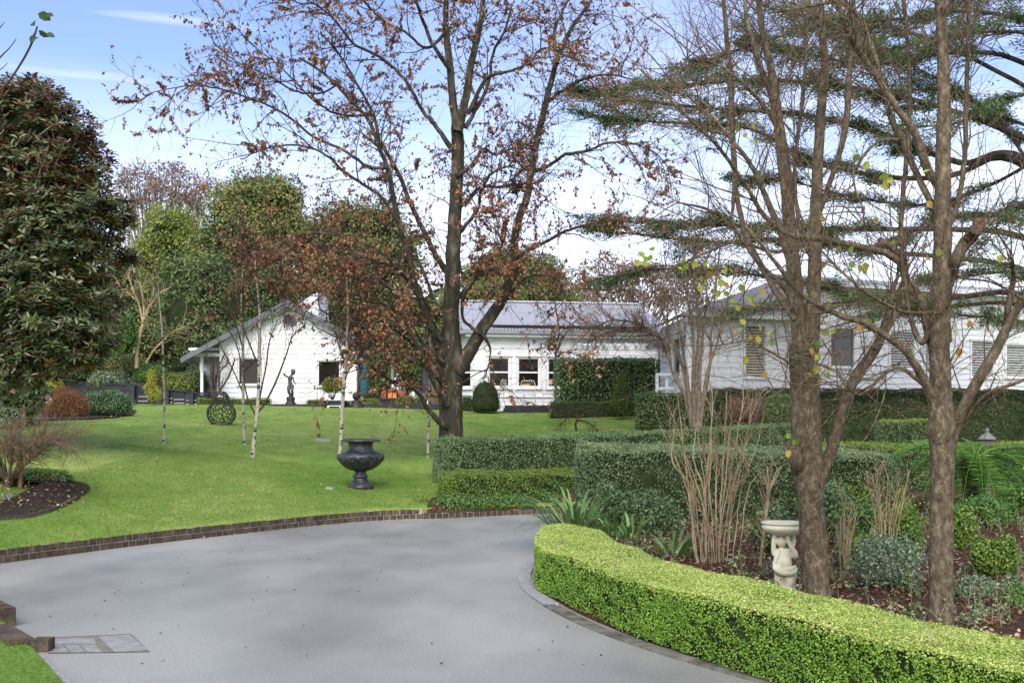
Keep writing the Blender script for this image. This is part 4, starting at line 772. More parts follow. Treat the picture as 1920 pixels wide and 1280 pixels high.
for i, q in enumerate([(120, 708, 40, 22, lm_fardk, 'dark low shrub on the wall top nearest the magnolia'), (205, 722, 34, 16, lm_grey, 'grey-green low shrub on the wall top below the egg-shaped topiary'), (285, 716, 30, 20, lm_green, 'bright green shrub on the wall top left of the olive-green one'), (365, 730, 22, 26, lm_fardk, 'dark shrub between the black wall and the cottage verandah'), (330, 735, 44, 24, lm_olive, 'feathery olive-green shrub above the black wall near the cottage'), (180, 690, 45, 40, lm_green, 'glossy mid-green shrub on the slope left of the egg-shaped topiary'), (215, 700, 42, 28, lm_mixed, 'mottled shrub on the slope below the egg-shaped topiary'), (130, 690, 45, 35, lm_fardk, 'dark shrub on the slope behind the magnolia branches'), (255, 705, 26, 22, lm_mixed, 'low mottled shrub on the wall top below the pale bare tree'), (160, 712, 16, 14, lm_yel, 'small golden shrub on top of the black wall')]):
    px_shrub('slope_shrub', q[5], 'shrub', q[0], q[1], q[2] * 2, q[3] * 2, 4200, .08, q[4], Y=43.9 + .15 * i, lobes=[(q[0], q[1] - 10, q[2], q[3]), (q[0] - q[2] * .4, q[1] - 4, q[2] * .7, q[3] * .8)], scatter=.06, corem=core)

# ------------------------------------------------------------------ magnolia at the left
Ym = 20.; mb_base = np.array([-10.2, 20, float(zf(-10.2, 20))]); root = thing('magnolia_tree', 'large glossy dark magnolia with rusty leaf backs at the left edge', 'tree', tuple(mb_base))
lb = lobes_px([(-10, 300, 150, 140), (60, 250, 110, 100, -.5), (85, 330, 115, 120), (110, 420, 115, 110, -.4), (70, 520, 150, 120), (110, 590, 105, 95, -.3), (30, 640, 120, 85), (-60, 480, 160, 180, .5), (215, 395, 42, 30, -.2), (205, 440, 30, 40), (235, 478, 26, 16, .2), (40, 195, 60, 45, 0), (150, 300, 55, 60, -.3), (160, 650, 45, 40)], Ym)
cp, cn = lobe_pts(lb, 7200, .55, 1.08, 2.0, front=.55)
M = len(cp); K = 9; ax = nrm(cn * .8 + np.array([0, 0, .75]) + rng.normal(0, .25, (M, 3)))
ph = rng.uniform(0, 6.28, (M, 1)) + np.arange(K)[None] * 2.4; e1 = nrm(np.cross(ax, [0.1, .2, 1.])); e2 = np.cross(ax, e1)
rad = e1[:, None] * np.cos(ph)[..., None] + e2[:, None] * np.sin(ph)[..., None]; op = rng.uniform(.5, 1.4, (M, K, 1)); d = nrm(rad * op + ax[:, None] * .75)
nn = nrm(ax[:, None] * 1.0 - rad * .45 + np.array([0, -.15, .5])); c0 = cp[:, None] + d * .02 - ax[:, None] * (np.arange(K)[None, :, None] * .012)
fl_ = rng.uniform(0, 1, (M, K)) < np.where(cp[:, 2] > 5.8, .34, .10)[:, None]; nn = np.where(fl_[..., None], -nn, nn)
mb = MB(); V, F = leaf_hex(c0.reshape(-1, 3), nn.reshape(-1, 3), .135, .38, d.reshape(-1, 3), jit=.2); mb.add(V, F); mb.build('crown', lm_mag, root)
mb = MB(); tr_ = spline([(*(mb_base + (0, 0, -.2)), .28), (-10.1, 20, 3.2, .22), (-10.0, 20, 5.2, .14), (-9.8, 20, 7.2, .05)], 6); mb.tube(tr_[:, :3], tr_[:, 3], 10)
for j in rng.choice(M, 160, replace=False):
    s0 = tr_[rng.integers(3, len(tr_) - 2)]; e = cp[j]; z = spline([np.r_[s0[:3], s0[3] * .4], np.r_[(s0[:3] + e) / 2 + (0, 0, -.1), .03], np.r_[e, .008]], 4); mb.tube(z[:, :3], z[:, 3], 5)
mb.build('trunk', bark_grey, root)
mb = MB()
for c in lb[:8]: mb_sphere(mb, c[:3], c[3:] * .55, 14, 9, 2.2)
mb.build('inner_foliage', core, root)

# ------------------------------------------------------------------ trees behind
def bg(name, label, lobes, Y, yb, xb, nc, per, rc, leaf, lm, **k):
    b = P(xb, yb, Y); return tree_crown(name, label, lobes_px(lobes, Y), (b[0], b[1], min(b[2], 3.0)), nc, per, rc, leaf, lm, **k)
grp = 'trees rising behind the cottage'
bg('far_tree', 'distant reddish brown crowned tree with pale forking limbs', [(300, 330, 60, 26), (255, 350, 42, 34), (345, 355, 55, 38), (385, 350, 22, 20), (300, 370, 60, 25), (255, 400, 30, 30), (370, 395, 30, 30)], 88, 560, 290, 190, 34, .75, .24, lm_farred, trunk_r=.5, limbs=70, barkm=bark_grey, group=grp, front=1, fork=.25)
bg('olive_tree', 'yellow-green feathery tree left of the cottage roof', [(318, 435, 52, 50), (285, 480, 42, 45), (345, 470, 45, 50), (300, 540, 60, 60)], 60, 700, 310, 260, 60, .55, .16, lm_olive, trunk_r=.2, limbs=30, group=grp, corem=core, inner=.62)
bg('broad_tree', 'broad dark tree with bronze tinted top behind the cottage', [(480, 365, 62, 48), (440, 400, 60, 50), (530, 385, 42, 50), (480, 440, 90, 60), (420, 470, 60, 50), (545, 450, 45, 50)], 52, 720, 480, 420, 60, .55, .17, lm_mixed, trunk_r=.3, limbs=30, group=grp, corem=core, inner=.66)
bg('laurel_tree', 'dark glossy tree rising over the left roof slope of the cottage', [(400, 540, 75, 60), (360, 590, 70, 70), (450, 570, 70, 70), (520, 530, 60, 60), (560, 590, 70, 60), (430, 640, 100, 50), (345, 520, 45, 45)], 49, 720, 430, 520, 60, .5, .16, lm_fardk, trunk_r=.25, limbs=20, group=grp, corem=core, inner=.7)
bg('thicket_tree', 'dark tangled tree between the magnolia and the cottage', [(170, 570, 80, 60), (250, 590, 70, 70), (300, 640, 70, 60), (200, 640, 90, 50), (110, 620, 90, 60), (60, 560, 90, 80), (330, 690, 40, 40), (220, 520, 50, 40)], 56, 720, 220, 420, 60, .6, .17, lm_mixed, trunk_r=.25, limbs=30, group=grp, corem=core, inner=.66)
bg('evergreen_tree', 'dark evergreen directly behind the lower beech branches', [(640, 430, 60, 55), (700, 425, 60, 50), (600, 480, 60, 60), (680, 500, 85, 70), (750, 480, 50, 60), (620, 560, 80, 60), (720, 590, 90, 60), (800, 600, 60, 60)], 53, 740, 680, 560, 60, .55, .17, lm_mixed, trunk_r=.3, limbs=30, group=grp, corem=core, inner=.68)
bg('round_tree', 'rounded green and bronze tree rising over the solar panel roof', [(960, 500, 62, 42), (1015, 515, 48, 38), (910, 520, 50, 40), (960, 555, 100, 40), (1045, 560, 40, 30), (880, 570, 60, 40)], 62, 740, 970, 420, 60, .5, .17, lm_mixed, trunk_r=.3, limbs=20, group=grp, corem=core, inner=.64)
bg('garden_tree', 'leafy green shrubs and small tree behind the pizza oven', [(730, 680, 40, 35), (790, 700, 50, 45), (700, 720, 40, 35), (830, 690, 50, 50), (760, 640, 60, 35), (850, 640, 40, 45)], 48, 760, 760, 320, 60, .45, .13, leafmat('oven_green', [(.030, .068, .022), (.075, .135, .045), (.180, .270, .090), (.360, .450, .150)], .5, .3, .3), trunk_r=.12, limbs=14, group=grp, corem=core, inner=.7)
bg('twiggy_tree', 'bare purplish brown tree behind the right end of the solar roof', [(1150, 520, 60, 45), (1210, 540, 60, 40), (1100, 545, 40, 30), (1270, 540, 60, 40)], 66, 640, 1180, 220, 34, .7, .22, lm_farred, trunk_r=.2, limbs=60, barkm=bark_grey, group=grp, front=1)

# ------------------------------------------------------------------ bare / drawn trees
def drawn_tree(name, label, cat, Y, lines, base=None, bark=bark_beech, sides=10, group=None, l2=None, l3=None, l4=None, leaves=None, twm=twig_b, wob=.3, n2=5, woodname='trunk', extra=None, keep=None, brm=None, slim=1):
    L = []
    for q in lines:
        pts, d1 = (q if isinstance(q, tuple) else (q, rng.uniform(-1, 1) * .8)); d0 = 0
        if isinstance(d1, tuple): d0, d1 = d1
        L.append(pxline([(a_, b_, c_ * slim) for a_, b_, c_ in pts], Y, d1, d0, wob))
    b0 = L[0][0][0] if base is None else base
    root = thing(name, label, cat, tuple(b0), group); mb = MB()
    L2 = []; 
    mb.tube(L[0][0], L[0][1], 14); mb.build(woodname, bark, root) if not extra else None
    mb = MB()
    for p, r in L[1:]: mb.tube(p, r, sides if r.max() > .03 else 6, 1 if brm else 0)
    polys = L; B = []
    if l2: a = grow(polys, **l2); B.append(a); batch(mb, a[0], a[1], n2, 1 if brm else 0)
    if len(L) > 1 or l2: mb.build('branches', [bark, brm] if brm else bark, root)
    mb = MB(); cur = as_list(*B[-1]) if B else L
    if l3: a = grow(cur + (polys[1:] if l3.pop('all', False) else []), **l3); B.append(a); batch(mb, a[0], a[1], 3)
    if l4: a2 = grow(as_list(*B[-1]), **l4); B.append(a2); batch(mb, a2[0], a2[1], 3)
    if l3: mb.build('twigs', twm, root)
    if leaves:
        n, size, asp, lm, droop = leaves; src = B[-1][0]; p, t = on_poly(src, n)
        if keep is not None: kk = keep(p); p, t = p[kk], t[kk]
        n = len(p)
        d = nrm(rng.normal(0, .55, (n, 3)) + t * .3 + np.array([0, 0, -droop])); nn_ = rng.normal(0, 1, (n, 3))
        mb = MB(); V, F = leaf_quads(p, nn_, size, asp, dirv=d, jit=.3, fold=.25, base=True); mb.add(V, F); mb.build('leaves', lm, root)
    return root
beech = [
 ([(846, 880, 66), (846, 830, 54), (845, 760, 50), (845, 700, 52), (846, 655, 46), (845, 600, 36), (848, 540, 33), (849, 480, 32), (853, 400, 28), (858, 320, 27), (858, 270, 27), (857, 235, 24)], 0),
 ([(857, 245, 20), (848, 180, 17), (842, 110, 15), (836, 50, 13), (838, -30, 10), (842, -100, 6)], .6),
 ([(860, 245, 20), (874, 180, 17), (884, 120, 15), (898, 60, 12), (908, -20, 10), (915, -90, 6)], -.6),
 ([(855, 700, 34), (880, 660, 30), (905, 615, 27), (935, 572, 24), (955, 530, 20), (963, 480, 18), (968, 425, 17), (988, 370, 16), (998, 310, 15), (1010, 250, 15), (1024, 190, 13), (1042, 120, 11), (1062, 70, 9), (1095, 20, 7), (1130, -30, 5)], 1.5),
 ([(838, 690, 26), (818, 640, 20), (800, 590, 17), (778, 530, 15), (765, 480, 13), (750, 425, 11), (737, 370, 11), (728, 320, 10), (712, 280, 9), (692, 228, 8), (660, 190, 7), (610, 140, 6), (560, 108, 4)], -1.5),
 ([(845, 520, 16), (818, 480, 12), (798, 440, 11), (775, 395, 10), (752, 335, 9), (730, 295, 8), (712, 262, 8), (700, 215, 6), (665, 150, 5), (635, 100, 4), (600, 60, 3)], -1),
 ([(728, 315, 8), (690, 312, 6), (640, 280, 6), (590, 258, 5), (545, 222, 5), (490, 192, 4), (430, 172, 4), (375, 160, 3), (310, 168, 2), (270, 180, 2)], (-1.2, -2.5)),
 ([(846, 278, 12), (815, 235, 9), (790, 205, 8), (770, 165, 7), (740, 130, 6), (700, 100, 6), (660, 80, 5), (620, 30, 4), (560, -10, 3)], -1.4),
 ([(748, 420, 9), (715, 370, 7), (680, 345, 6), (640, 318, 6), (610, 290, 5), (560, 272, 4), (500, 278, 3), (450, 300, 2)], (-1, -2.4)),
 ([(838, 800, 15), (818, 785, 12), (800, 762, 10), (782, 735, 9), (755, 717, 9), (735, 715, 8), (715, 700, 7), (690, 680, 5), (668, 655, 4), (655, 640, 3)], (-.3, -2.2)),
 ([(838, 760, 13), (815, 720, 10), (790, 670, 9), (770, 625, 8), (735, 608, 7), (690, 600, 5), (640, 598, 4), (600, 580, 3)], (-.3, -2.0)),
 ([(830, 700, 12), (800, 660, 9), (770, 640, 8), (730, 615, 6), (690, 640, 5), (650, 650, 3)], (0, -1.4)),
 ([(790, 560, 11), (760, 520, 8), (725, 480, 7), (690, 458, 6), (640, 442, 5), (590, 438, 5), (540, 445, 4), (480, 468, 3), (420, 488, 2)], (-.8, -2.5)),
 ([(812, 620, 9), (770, 600, 7), (720, 570, 6), (660, 560, 5), (600, 545, 4), (550, 550, 3), (500, 560, 2)], (-.5, -2.2)),
 ([(992, 325, 9), (1030, 310, 7), (1060, 290, 7), (1100, 283, 6), (1140, 268, 5), (1180, 268, 4), (1225, 285, 3), (1260, 320, 2)], (1, -.5)),
 ([(965, 490, 10), (990, 470, 8), (1020, 455, 7), (1055, 436, 6), (1090, 425, 5), (1130, 422, 4), (1180, 430, 2)], (.8, -.6)),
 ([(873, 240, 9), (895, 200, 8), (915, 160, 7), (925, 100, 6), (945, 60, 5), (960, 10, 4)], 1),
 ([(878, 215, 9), (910, 150, 8), (950, 135, 6), (990, 120, 5), (1015, 92, 4), (1050, 95, 3)], -1),
 ([(853, 395, 10), (880, 372, 8), (900, 352, 7), (940, 350, 6), (980, 345, 5), (1020, 340, 3)], -1),
 ([(855, 330, 10), (885, 310, 8), (905, 280, 7), (930, 290, 5), (970, 275, 4), (1010, 265, 3)], 1.2),
 ([(1022, 195, 9), (1055, 170, 7), (1090, 150, 6), (1140, 140, 4), (1190, 150, 3)], (1.3, .3)),
 ([(838, 60, 8), (800, 90, 6), (760, 60, 5), (720, 40, 4), (680, 0, 3)], -.8),
 ([(850, 450, 10), (875, 420, 8), (895, 395, 7), (905, 350, 6), (930, 320, 5), (965, 310, 4)], -1.3),
 ([(900, 625, 9), (870, 600, 6), (868, 560, 8), (890, 520, 7), (930, 480, 5), (950, 440, 3)], -.9),
 ([(1045, 120, 8), (1040, 60, 7), (1060, 10, 5), (1080, -40, 4)], 1),
 ([(842, 130, 10), (810, 80, 8), (790, 30, 7), (770, -30, 5)], -1),
 ([(640, 155, 5), (600, 175, 4), (550, 170, 4), (500, 140, 3), (450, 120, 2), (400, 80, 2)], -2),
 ([(700, 215, 6), (640, 215, 5), (590, 190, 4), (530, 130, 3), (480, 90, 2), (430, 40, 2)], -1),
 ([(905, 625, 10), (920, 660, 4), (910, 705, 3)], -.3),
 ([(832, 640, 9), (790, 600, 7), (740, 545, 6), (700, 520, 5), (640, 500, 4), (590, 500, 3), (550, 520, 2)], (-.3, 1.5)),
 ([(820, 600, 9), (780, 540, 7), (740, 500, 5), (700, 490, 4), (650, 470, 3), (600, 475, 2)], (-.3, -2.8)),
 ([(830, 720, 9), (800, 690, 7), (760, 670, 5), (720, 655, 4), (680, 610, 3), (650, 600, 2)], (-.2, -2.5)),
 ([(835, 680, 8), (790, 640, 6), (760, 590, 5), (720, 530, 4), (690, 540, 3), (650, 530, 2)], (-.3, 1.2)),
 ([(812, 560, 8), (790, 500, 6), (760, 450, 5), (720, 420, 4), (680, 400, 3), (620, 400, 2)], (-.3, 1.0)),
 ([(850, 560, 8), (880, 540, 6), (900, 500, 5), (930, 510, 4), (980, 530, 3), (1010, 560, 2)], (.3, -1.6)),
 ([(1038, 545, 2), (1042, 580, 3), (1048, 620, 3), (1042, 650, 3), (1042, 682, 2)], -1.5),
 ([(940, 565, 9), (990, 520, 5), (1035, 520, 4), (1060, 550, 3), (1080, 590, 2)], (.5, -1.5)),
]
def bkeep(p):                                         # leaf density as on the tree: thick low on the left, thin high and to the right
    x = 960 + p[:, 0] / p[:, 1] * 2000; y = 800 - (p[:, 2] - EYE) / p[:, 1] * 2000
    k = np.full(len(p), .5); k[(x > 560) & (x < 860) & (y > 430)] = .55; k[(x > 1000) & (y > 540)] = .06; k[(x < 640) & (y > 545)] = .12; k[(y > 700)] = .28; k[(x > 860) & (y > 560)] = .22;  k[(y < 120)] = .5; k[(x > 850) & (x < 960) & (y > 360) & (y < 560)] = .6
    return rng.uniform(0, 1, len(p)) < k
drawn_tree('beech_tree', 'big copper beech with rust brown hanging leaves and forked dark trunk in the lawn', 'tree', 26, beech,
   l2=dict(n=560, L=(.7, 2.2), K=8, along=.7, out=.9, up=.12, r=.016, wander=.16, t0=.25, pw=.8), l3=dict(n=6500, L=(.25, .85), K=5, along=.6, out=.9, up=-.05, r=.0055, wander=.22, t0=.1, all=True), leaves=(98000, .094, .48, lm_beech, 1.0), keep=bkeep, wob=.35, slim=.9)

fa = dict(bark=bark_front, twm=twig_t, wob=.12)
T1 = [
 ([(1532, 1130, 56), (1530, 1080, 50), (1524, 1000, 49), (1519, 930, 50), (1515, 880, 58), (1512, 820, 56), (1510, 760, 56), (1508, 700, 54), (1505, 640, 52)], 0),
 ([(1500, 650, 30), (1496, 590, 28), (1488, 500, 27), (1480, 420, 24), (1474, 330, 22), (1462, 240, 18), (1450, 150, 15), (1430, 60, 12), (1418, -30, 9)], .3),
 ([(1518, 660, 34), (1524, 590, 28), (1527, 500, 25), (1529, 400, 22), (1535, 280, 19), (1542, 180, 17), (1546, 110, 14), (1540, 30, 9), (1538, -30, 8)], -.2),
 ([(1508, 925, 26), (1496, 880, 25), (1489, 845, 25), (1486, 832, 24)], -.2),
 ([(1532, 915, 22), (1548, 875, 22), (1566, 820, 22), (1582, 760, 21), (1604, 705, 20), (1632, 668, 20), (1662, 615, 17), (1690, 570, 13), (1702, 558, 10)], .4),
 ([(1640, 655, 12), (1655, 620, 9), (1665, 580, 8), (1678, 535, 6), (1690, 480, 5)], .2),
 ([(1490, 520, 15), (1465, 440, 13), (1440, 380, 11), (1415, 320, 9), (1385, 280, 8), (1345, 230, 6), (1300, 190, 4), (1250, 140, 3)], -.5),
 ([(1476, 400, 13), (1462, 300, 11), (1450, 200, 10), (1420, 110, 9), (1400, 30, 7), (1395, -30, 6)], -.4),
 ([(1528, 420, 12), (1560, 330, 10), (1585, 240, 12), (1592, 150, 11), (1598, 60, 9), (1602, -30, 8)], .5),
 ([(1502, 600, 12), (1470, 540, 10), (1420, 490, 8), (1370, 420, 6), (1320, 390, 5), (1270, 380, 3)], -.6),
 ([(1500, 720, 8), (1490, 690, 6), (1455, 665, 4), (1400, 640, 3), (1340, 650, 2)], -.4),
 ([(1528, 500, 9), (1500, 430, 8), (1490, 330, 7), (1500, 220, 7), (1512, 100, 6), (1515, -20, 5)], .4),
 ([(1484, 470, 8), (1440, 470, 7), (1380, 455, 5), (1310, 480, 4), (1250, 510, 2)], -.5),
 ([(1465, 270, 9), (1440, 210, 8), (1385, 150, 6), (1340, 120, 5), (1280, 110, 3)], -.3),
 ([(1370, 420, 4), (1378, 340, 10), (1372, 240, 11), (1370, 150, 11), (1362, 60, 9), (1355, -30, 7)], (.6, .9)),
 ([(1378, 345, 9), (1398, 440, 11), (1440, 520, 12), (1490, 600, 12)], (.7, .1)),
]
drawn_tree('bare_tree', 'brown barked bare tree with a sawn stub, standing beside the bird bath', 'tree', 9.6, T1, base=np.array([*P(1532, 1120, 9.6)[:2], .08]),
   l2=dict(n=320, L=(.4, 1.45), K=9, along=.6, out=.8, up=.35, r=.0065, wander=.14, t0=.35, pw=.3, bias=(0, 0, .03)), l3=dict(n=2500, L=(.1, .55), K=6, along=.6, out=.9, up=.1, r=.0026, wander=.2), group='bare trees in the near garden bed', **fa)
T2 = [
 ([(1764, 1185, 50), (1764, 1120, 46), (1765, 1000, 44), (1766, 900, 43), (1768, 840, 48), (1768, 800, 56), (1765, 750, 42), (1762, 680, 38), (1763, 600, 36), (1766, 500, 34), (1768, 400, 32), (1768, 300, 28), (1770, 200, 25), (1768, 100, 22), (1764, 20, 20), (1760, -40, 18)], 0),
 ([(1775, 845, 24), (1790, 800, 22), (1810, 755, 22), (1838, 705, 21), (1868, 655, 19), (1895, 600, 17), (1925, 545, 15), (1960, 480, 12)], -.4),
 ([(1760, 790, 20), (1745, 740, 18), (1720, 690, 15), (1695, 655, 14), (1655, 625, 13), (1620, 605, 12), (1560, 585, 10), (1500, 550, 9), (1460, 500, 8), (1420, 450, 6), (1390, 410, 5)], -.6),
 ([(1758, 690, 20), (1742, 620, 19), (1725, 560, 17), (1700, 530, 15), (1690, 480, 14), (1650, 450, 10)], .3),
 ([(1700, 500, 13), (1660, 475, 13), (1600, 460, 12), (1540, 448, 12), (1480, 440, 10), (1430, 400, 9), (1400, 350, 8), (1350, 280, 7), (1300, 230, 6), (1250, 180, 4), (1200, 130, 3)], (.2, -.8)),
 ([(1758, 345, 18), (1740, 320, 16), (1715, 250, 14), (1680, 200, 13), (1640, 140, 12), (1600, 80, 11), (1575, 20, 10), (1560, -20, 9)], -.3),
 ([(1755, 400, 13), (1720, 330, 12), (1690, 260, 12), (1670, 220, 11), (1650, 140, 9), (1625, 60, 8), (1600, 20, 8), (1560, 5, 7), (1500, 15, 6), (1440, 25, 4)], .4),
 ([(1772, 560, 18), (1785, 510, 20), (1800, 470, 22), (1818, 445, 24), (1830, 428, 20)], -.2),
 ([(1800, 475, 9), (1830, 420, 5), (1870, 400, 4), (1910, 370, 3)], -.3),
 ([(1745, 620, 12), (1725, 640, 10), (1700, 560, 8), (1690, 420, 9), (1700, 300, 9), (1706, 180, 8), (1700, 60, 8), (1690, -30, 7)], .5),
 ([(1772, 440, 12), (1795, 380, 10), (1808, 300, 9), (1812, 200, 9), (1815, 100, 8), (1818, -30, 7)], .4),
 ([(1780, 860, 9), (1800, 800, 8), (1850, 740, 8), (1900, 720, 7), (1950, 700, 6)], -.3),
 ([(1765, 620, 10), (1780, 640, 8), (1770, 590, 7), (1700, 585, 7), (1640, 560, 6), (1590, 520, 5), (1540, 470, 4)], -.5),
 ([(1880, 640, 9), (1890, 580, 12), (1900, 520, 10), (1895, 470, 5)], -.4),
 ([(1768, 20, 12), (1790, -10, 12), (1810, -40, 11)], 0),
 ([(1760, 740, 9), (1730, 720, 8), (1690, 690, 7), (1660, 700, 6), (1610, 740, 5), (1560, 690, 3)], -.4),
 ([(1766, 500, 10), (1800, 520, 5), (1860, 530, 4), (1920, 560, 4)], -.4),
 ([(1690, 260, 7), (1640, 270, 6), (1600, 330, 5), (1620, 400, 4), (1600, 430, 3)], -.5),
]
drawn_tree('bare_tree', 'rough barked bare tree nearest the camera, rising behind the bright hedge on the right', 'tree', 8.35, T2, base=np.array([*P(1764, 1175, 8.35)[:2], .08]),
   l2=dict(n=400, L=(.35, 1.3), K=9, along=.6, out=.8, up=.3, r=.0055, wander=.15, t0=.3, pw=.3, bias=(0, 0, .02)), l3=dict(n=2900, L=(.08, .5), K=6, along=.6, out=.9, up=.1, r=.0022, wander=.2), group='bare trees in the near garden bed', **fa)
# torn stub (part of the second tree)
t2 = bpy.data.objects['bare_tree.001']; mb = MB(); c = P(1832, 425, 8.2)
for i in range(9):
    a = rng.uniform(0, 6.28); o = np.array([math.cos(a) * .03, math.sin(a) * .03, 0]); mb.tube([c + o - (.05, 0, .10), c + o + (.02, 0, rng.uniform(0, .04)), c + o * 1.3 + (.05, 0, rng.uniform(.02, .09))], [.022, .02, .003], 5)
mb.build('torn_stub', mat('torn_wood', (.16, .05, .022), (.34, .14, .07), 30, .9, stretch=(1, 1, .3)), t2)
# stray lime leaves still hanging on the bare trees
def stray(root_name, pxs, Y, n, size):
    pp = []
    for x, y, rx, ry, k in pxs:
        for _ in range(k): pp.append(P(x + rng.normal(0, rx), y + rng.normal(0, ry), Y + rng.normal(0, .15)))
    pp = np.array(pp); m = len(pp); mb = MB(); V, F = leaf_hex(pp, rng.normal(0, .4, (m, 3)) + np.array([0, -1, .2]), size, .8, rng.normal(0, .5, (m, 3)) + np.array([0, 0, -1]), jit=.4); mb.add(V, F); mb.build('leaves', lm_lime, bpy.data.objects[root_name])
stray('bare_tree', [(1340, 520, 30, 18, 22), (1215, 480, 14, 8, 8), (1275, 490, 6, 12, 4), (1395, 560, 20, 20, 7), (1415, 640, 18, 30, 9), (1525, 690, 15, 15, 14), (1550, 630, 8, 8, 4), (1600, 490, 18, 12, 8), (1630, 420, 60, 60, 10), (1480, 830, 14, 22, 5), (1400, 250, 25, 15, 4), (1545, 570, 20, 15, 5)], 9.4, 0, .07)
stray('bare_tree.001', [(1665, 340, 12, 8, 3), (1690, 330, 40, 30, 4), (1815, 605, 4, 12, 2), (1630, 600, 30, 15, 3), (1720, 470, 50, 20, 5), (1790, 640, 5, 20, 2), (1655, 330, 40, 60, 5)], 8.25, 0, .07)

# coppiced tan shrub in front of the tall hedge
cop = []
for bx_, tx, w0 in ((1316, 1262, 6.1), (1322, 1300, 5.4), (1326, 1330, 5.4), (1334, 1290, 4.1), (1347, 1352, 4.8), (1352, 1388, 4.1), (1358, 1410, 3.4), (1328, 1270, 3.4), (1340, 1318, 3.4), (1366, 1430, 2.7), (1320, 1340, 3.4), (1350, 1370, 3.4), (1310, 1255, 3.4), (1338, 1345, 4.1), (1345, 1398, 2.7), (1332, 1312, 2.7), (1356, 1375, 2.7), (1318, 1282, 2.7), (1372, 1440, 2.7), (1362, 1400, 2.0)):
    ty = rng.uniform(690, 830); m = (bx_ * .55 + tx * .45); cop.append(([(bx_, 1090, w0 * .85), (bx_ + (tx - bx_) * .18 + rng.normal(0, 4), 1010, w0 * .8), (m + rng.normal(0, 6), 920, w0 * .75), (tx + rng.normal(0, 5), ty + 60, w0 * .5), (tx + rng.normal(0, 10), ty, w0 * .25)], rng.uniform(-.5, .5)))
drawn_tree('bare_shrub', 'tan multi-stemmed bare shrub fanning up in front of the tall hedge', 'shrub', 11.6, cop, base=np.array([*P(1338, 1085, 11.6)[:2], .12]), bark=bark_tan, twm=bark_tan, wob=.2, woodname='stem',
   l2=dict(n=90, L=(.25, .9), K=7, along=1, out=.45, up=.3, r=.0035, wander=.12, t0=.3), l3=dict(n=260, L=(.1, .35), K=5, along=.9, out=.6, up=.1, r=.003, wander=.15))
cop2 = [([(1425, 1060, 6), (1432, 1000, 5), (1440, 930, 4), (1450 + i * 9 - 20, 880 - i * 6 % 17, 2)], rng.uniform(-.2, .2)) for i in range(5)]
drawn_tree('bare_shrub', 'small reddish bare sapling to the left of the bird bath', 'shrub', 11.4, cop2, base=np.array([*P(1425, 1055, 11.4)[:2], .15]), bark=bark_tan, twm=bark_tan, wob=.1, woodname='stem', l2=dict(n=40, L=(.15, .45), K=5, along=.8, out=.7, up=.3, r=.004, wander=.15), l3=dict(n=60, L=(.06, .2), K=4, r=.002))
# ------------------------------------------------------------------ birches and middle distance bare shrubs
def birch_mat():
    m, t, b = newmat('birch_bark'); L = t.links.new; tcn = N(t, 'ShaderNodeTexCoord'); mq = N(t, 'ShaderNodeMapping'); mq.inputs['Scale'].default_value = (6, 6, 11); L(tcn.outputs['Object'], mq.inputs[0])
    n = N(t, 'ShaderNodeTexNoise'); n.inputs['Scale'].default_value = 1.6; n.inputs['Detail'].default_value = 3; L(mq.outputs[0], n.inputs[0]); r = N(t, 'ShaderNodeValToRGB'); e = r.color_ramp.elements
    e[0].position = .40; e[0].color = (.02, .018, .014, 1); e[1].position = .46; e[1].color = (.38, .35, .26, 1); L(n.outputs['Fac'], r.inputs[0]); L(r.outputs[0], b.inputs['Base Color']); b.inputs['Roughness'].default_value = .7; return m
birchm = birch_mat(); gb = 'young birches on the lawn'
def birch(x, yb, pts, label, extra=(), l2n=70, tw=260, **k):
    b = G(x, yb); L = [(pts, rng.uniform(-.1, .1))] + [(q, rng.uniform(-.5, .5)) for q in extra]
    return drawn_tree('birch_tree', label, 'tree', b[1], L, base=b, bark=birchm, twm=twig_b, wob=.05, group=gb, brm=twig_b, l2=dict(n=l2n, L=(.4, 1.3), K=7, along=.8, out=.55, up=.35, r=.004, wander=.12, t0=.35), l3=dict(n=tw, L=(.15, .5), K=5, along=.8, out=.6, r=.0028, wander=.15))
birch(307, 832, [(307, 835, 5.7), (308, 790, 4.1), (308, 740, 4.1), (306, 680, 3.7), (304, 620, 3.3), (300, 580, 2.5), (297, 540, 1.6)], 'slender birch sapling standing alone on the left of the lawn', l2n=22, tw=60)
birch(459, 833, [(459, 836, 6.6), (457, 790, 5.7), (456, 740, 5.3), (455, 690, 4.9), (456, 640, 4.1), (452, 580, 3.3), (455, 500, 1.6)], 'thin straight birch just left of the forked birch', l2n=60, tw=200, extra=[[(457, 740, 3.3), (440, 700, 2.5), (420, 660, 2.5), (405, 630, 1.6)], [(455, 650, 3.3), (440, 600, 2.5), (430, 560, 1.6)]])
birch(474, 856, [(474, 858, 9.8), (477, 815, 7.4), (482, 775, 7.4), (485, 720, 5.7), (486, 670, 6.6), (487, 620, 5.7), (486, 570, 4.1), (480, 520, 2.5), (478, 470, 1.6)], 'forked birch with black flecked foot in front of the cottage', l2n=90, tw=380,
      extra=[[(482, 775, 4.9), (497, 755, 4.1), (515, 720, 4.1), (535, 670, 3.3), (550, 620, 1.6)], [(480, 780, 4.1), (464, 745, 3.3), (455, 700, 2.5), (445, 650, 2.5), (425, 610, 1.6)], [(484, 760, 4.1), (492, 720, 3.3), (500, 680, 3.3), (505, 640, 2.5), (520, 600, 1.6)], [(486, 690, 3.3), (470, 650, 3.3), (455, 610, 2.5), (445, 560, 1.6)]])
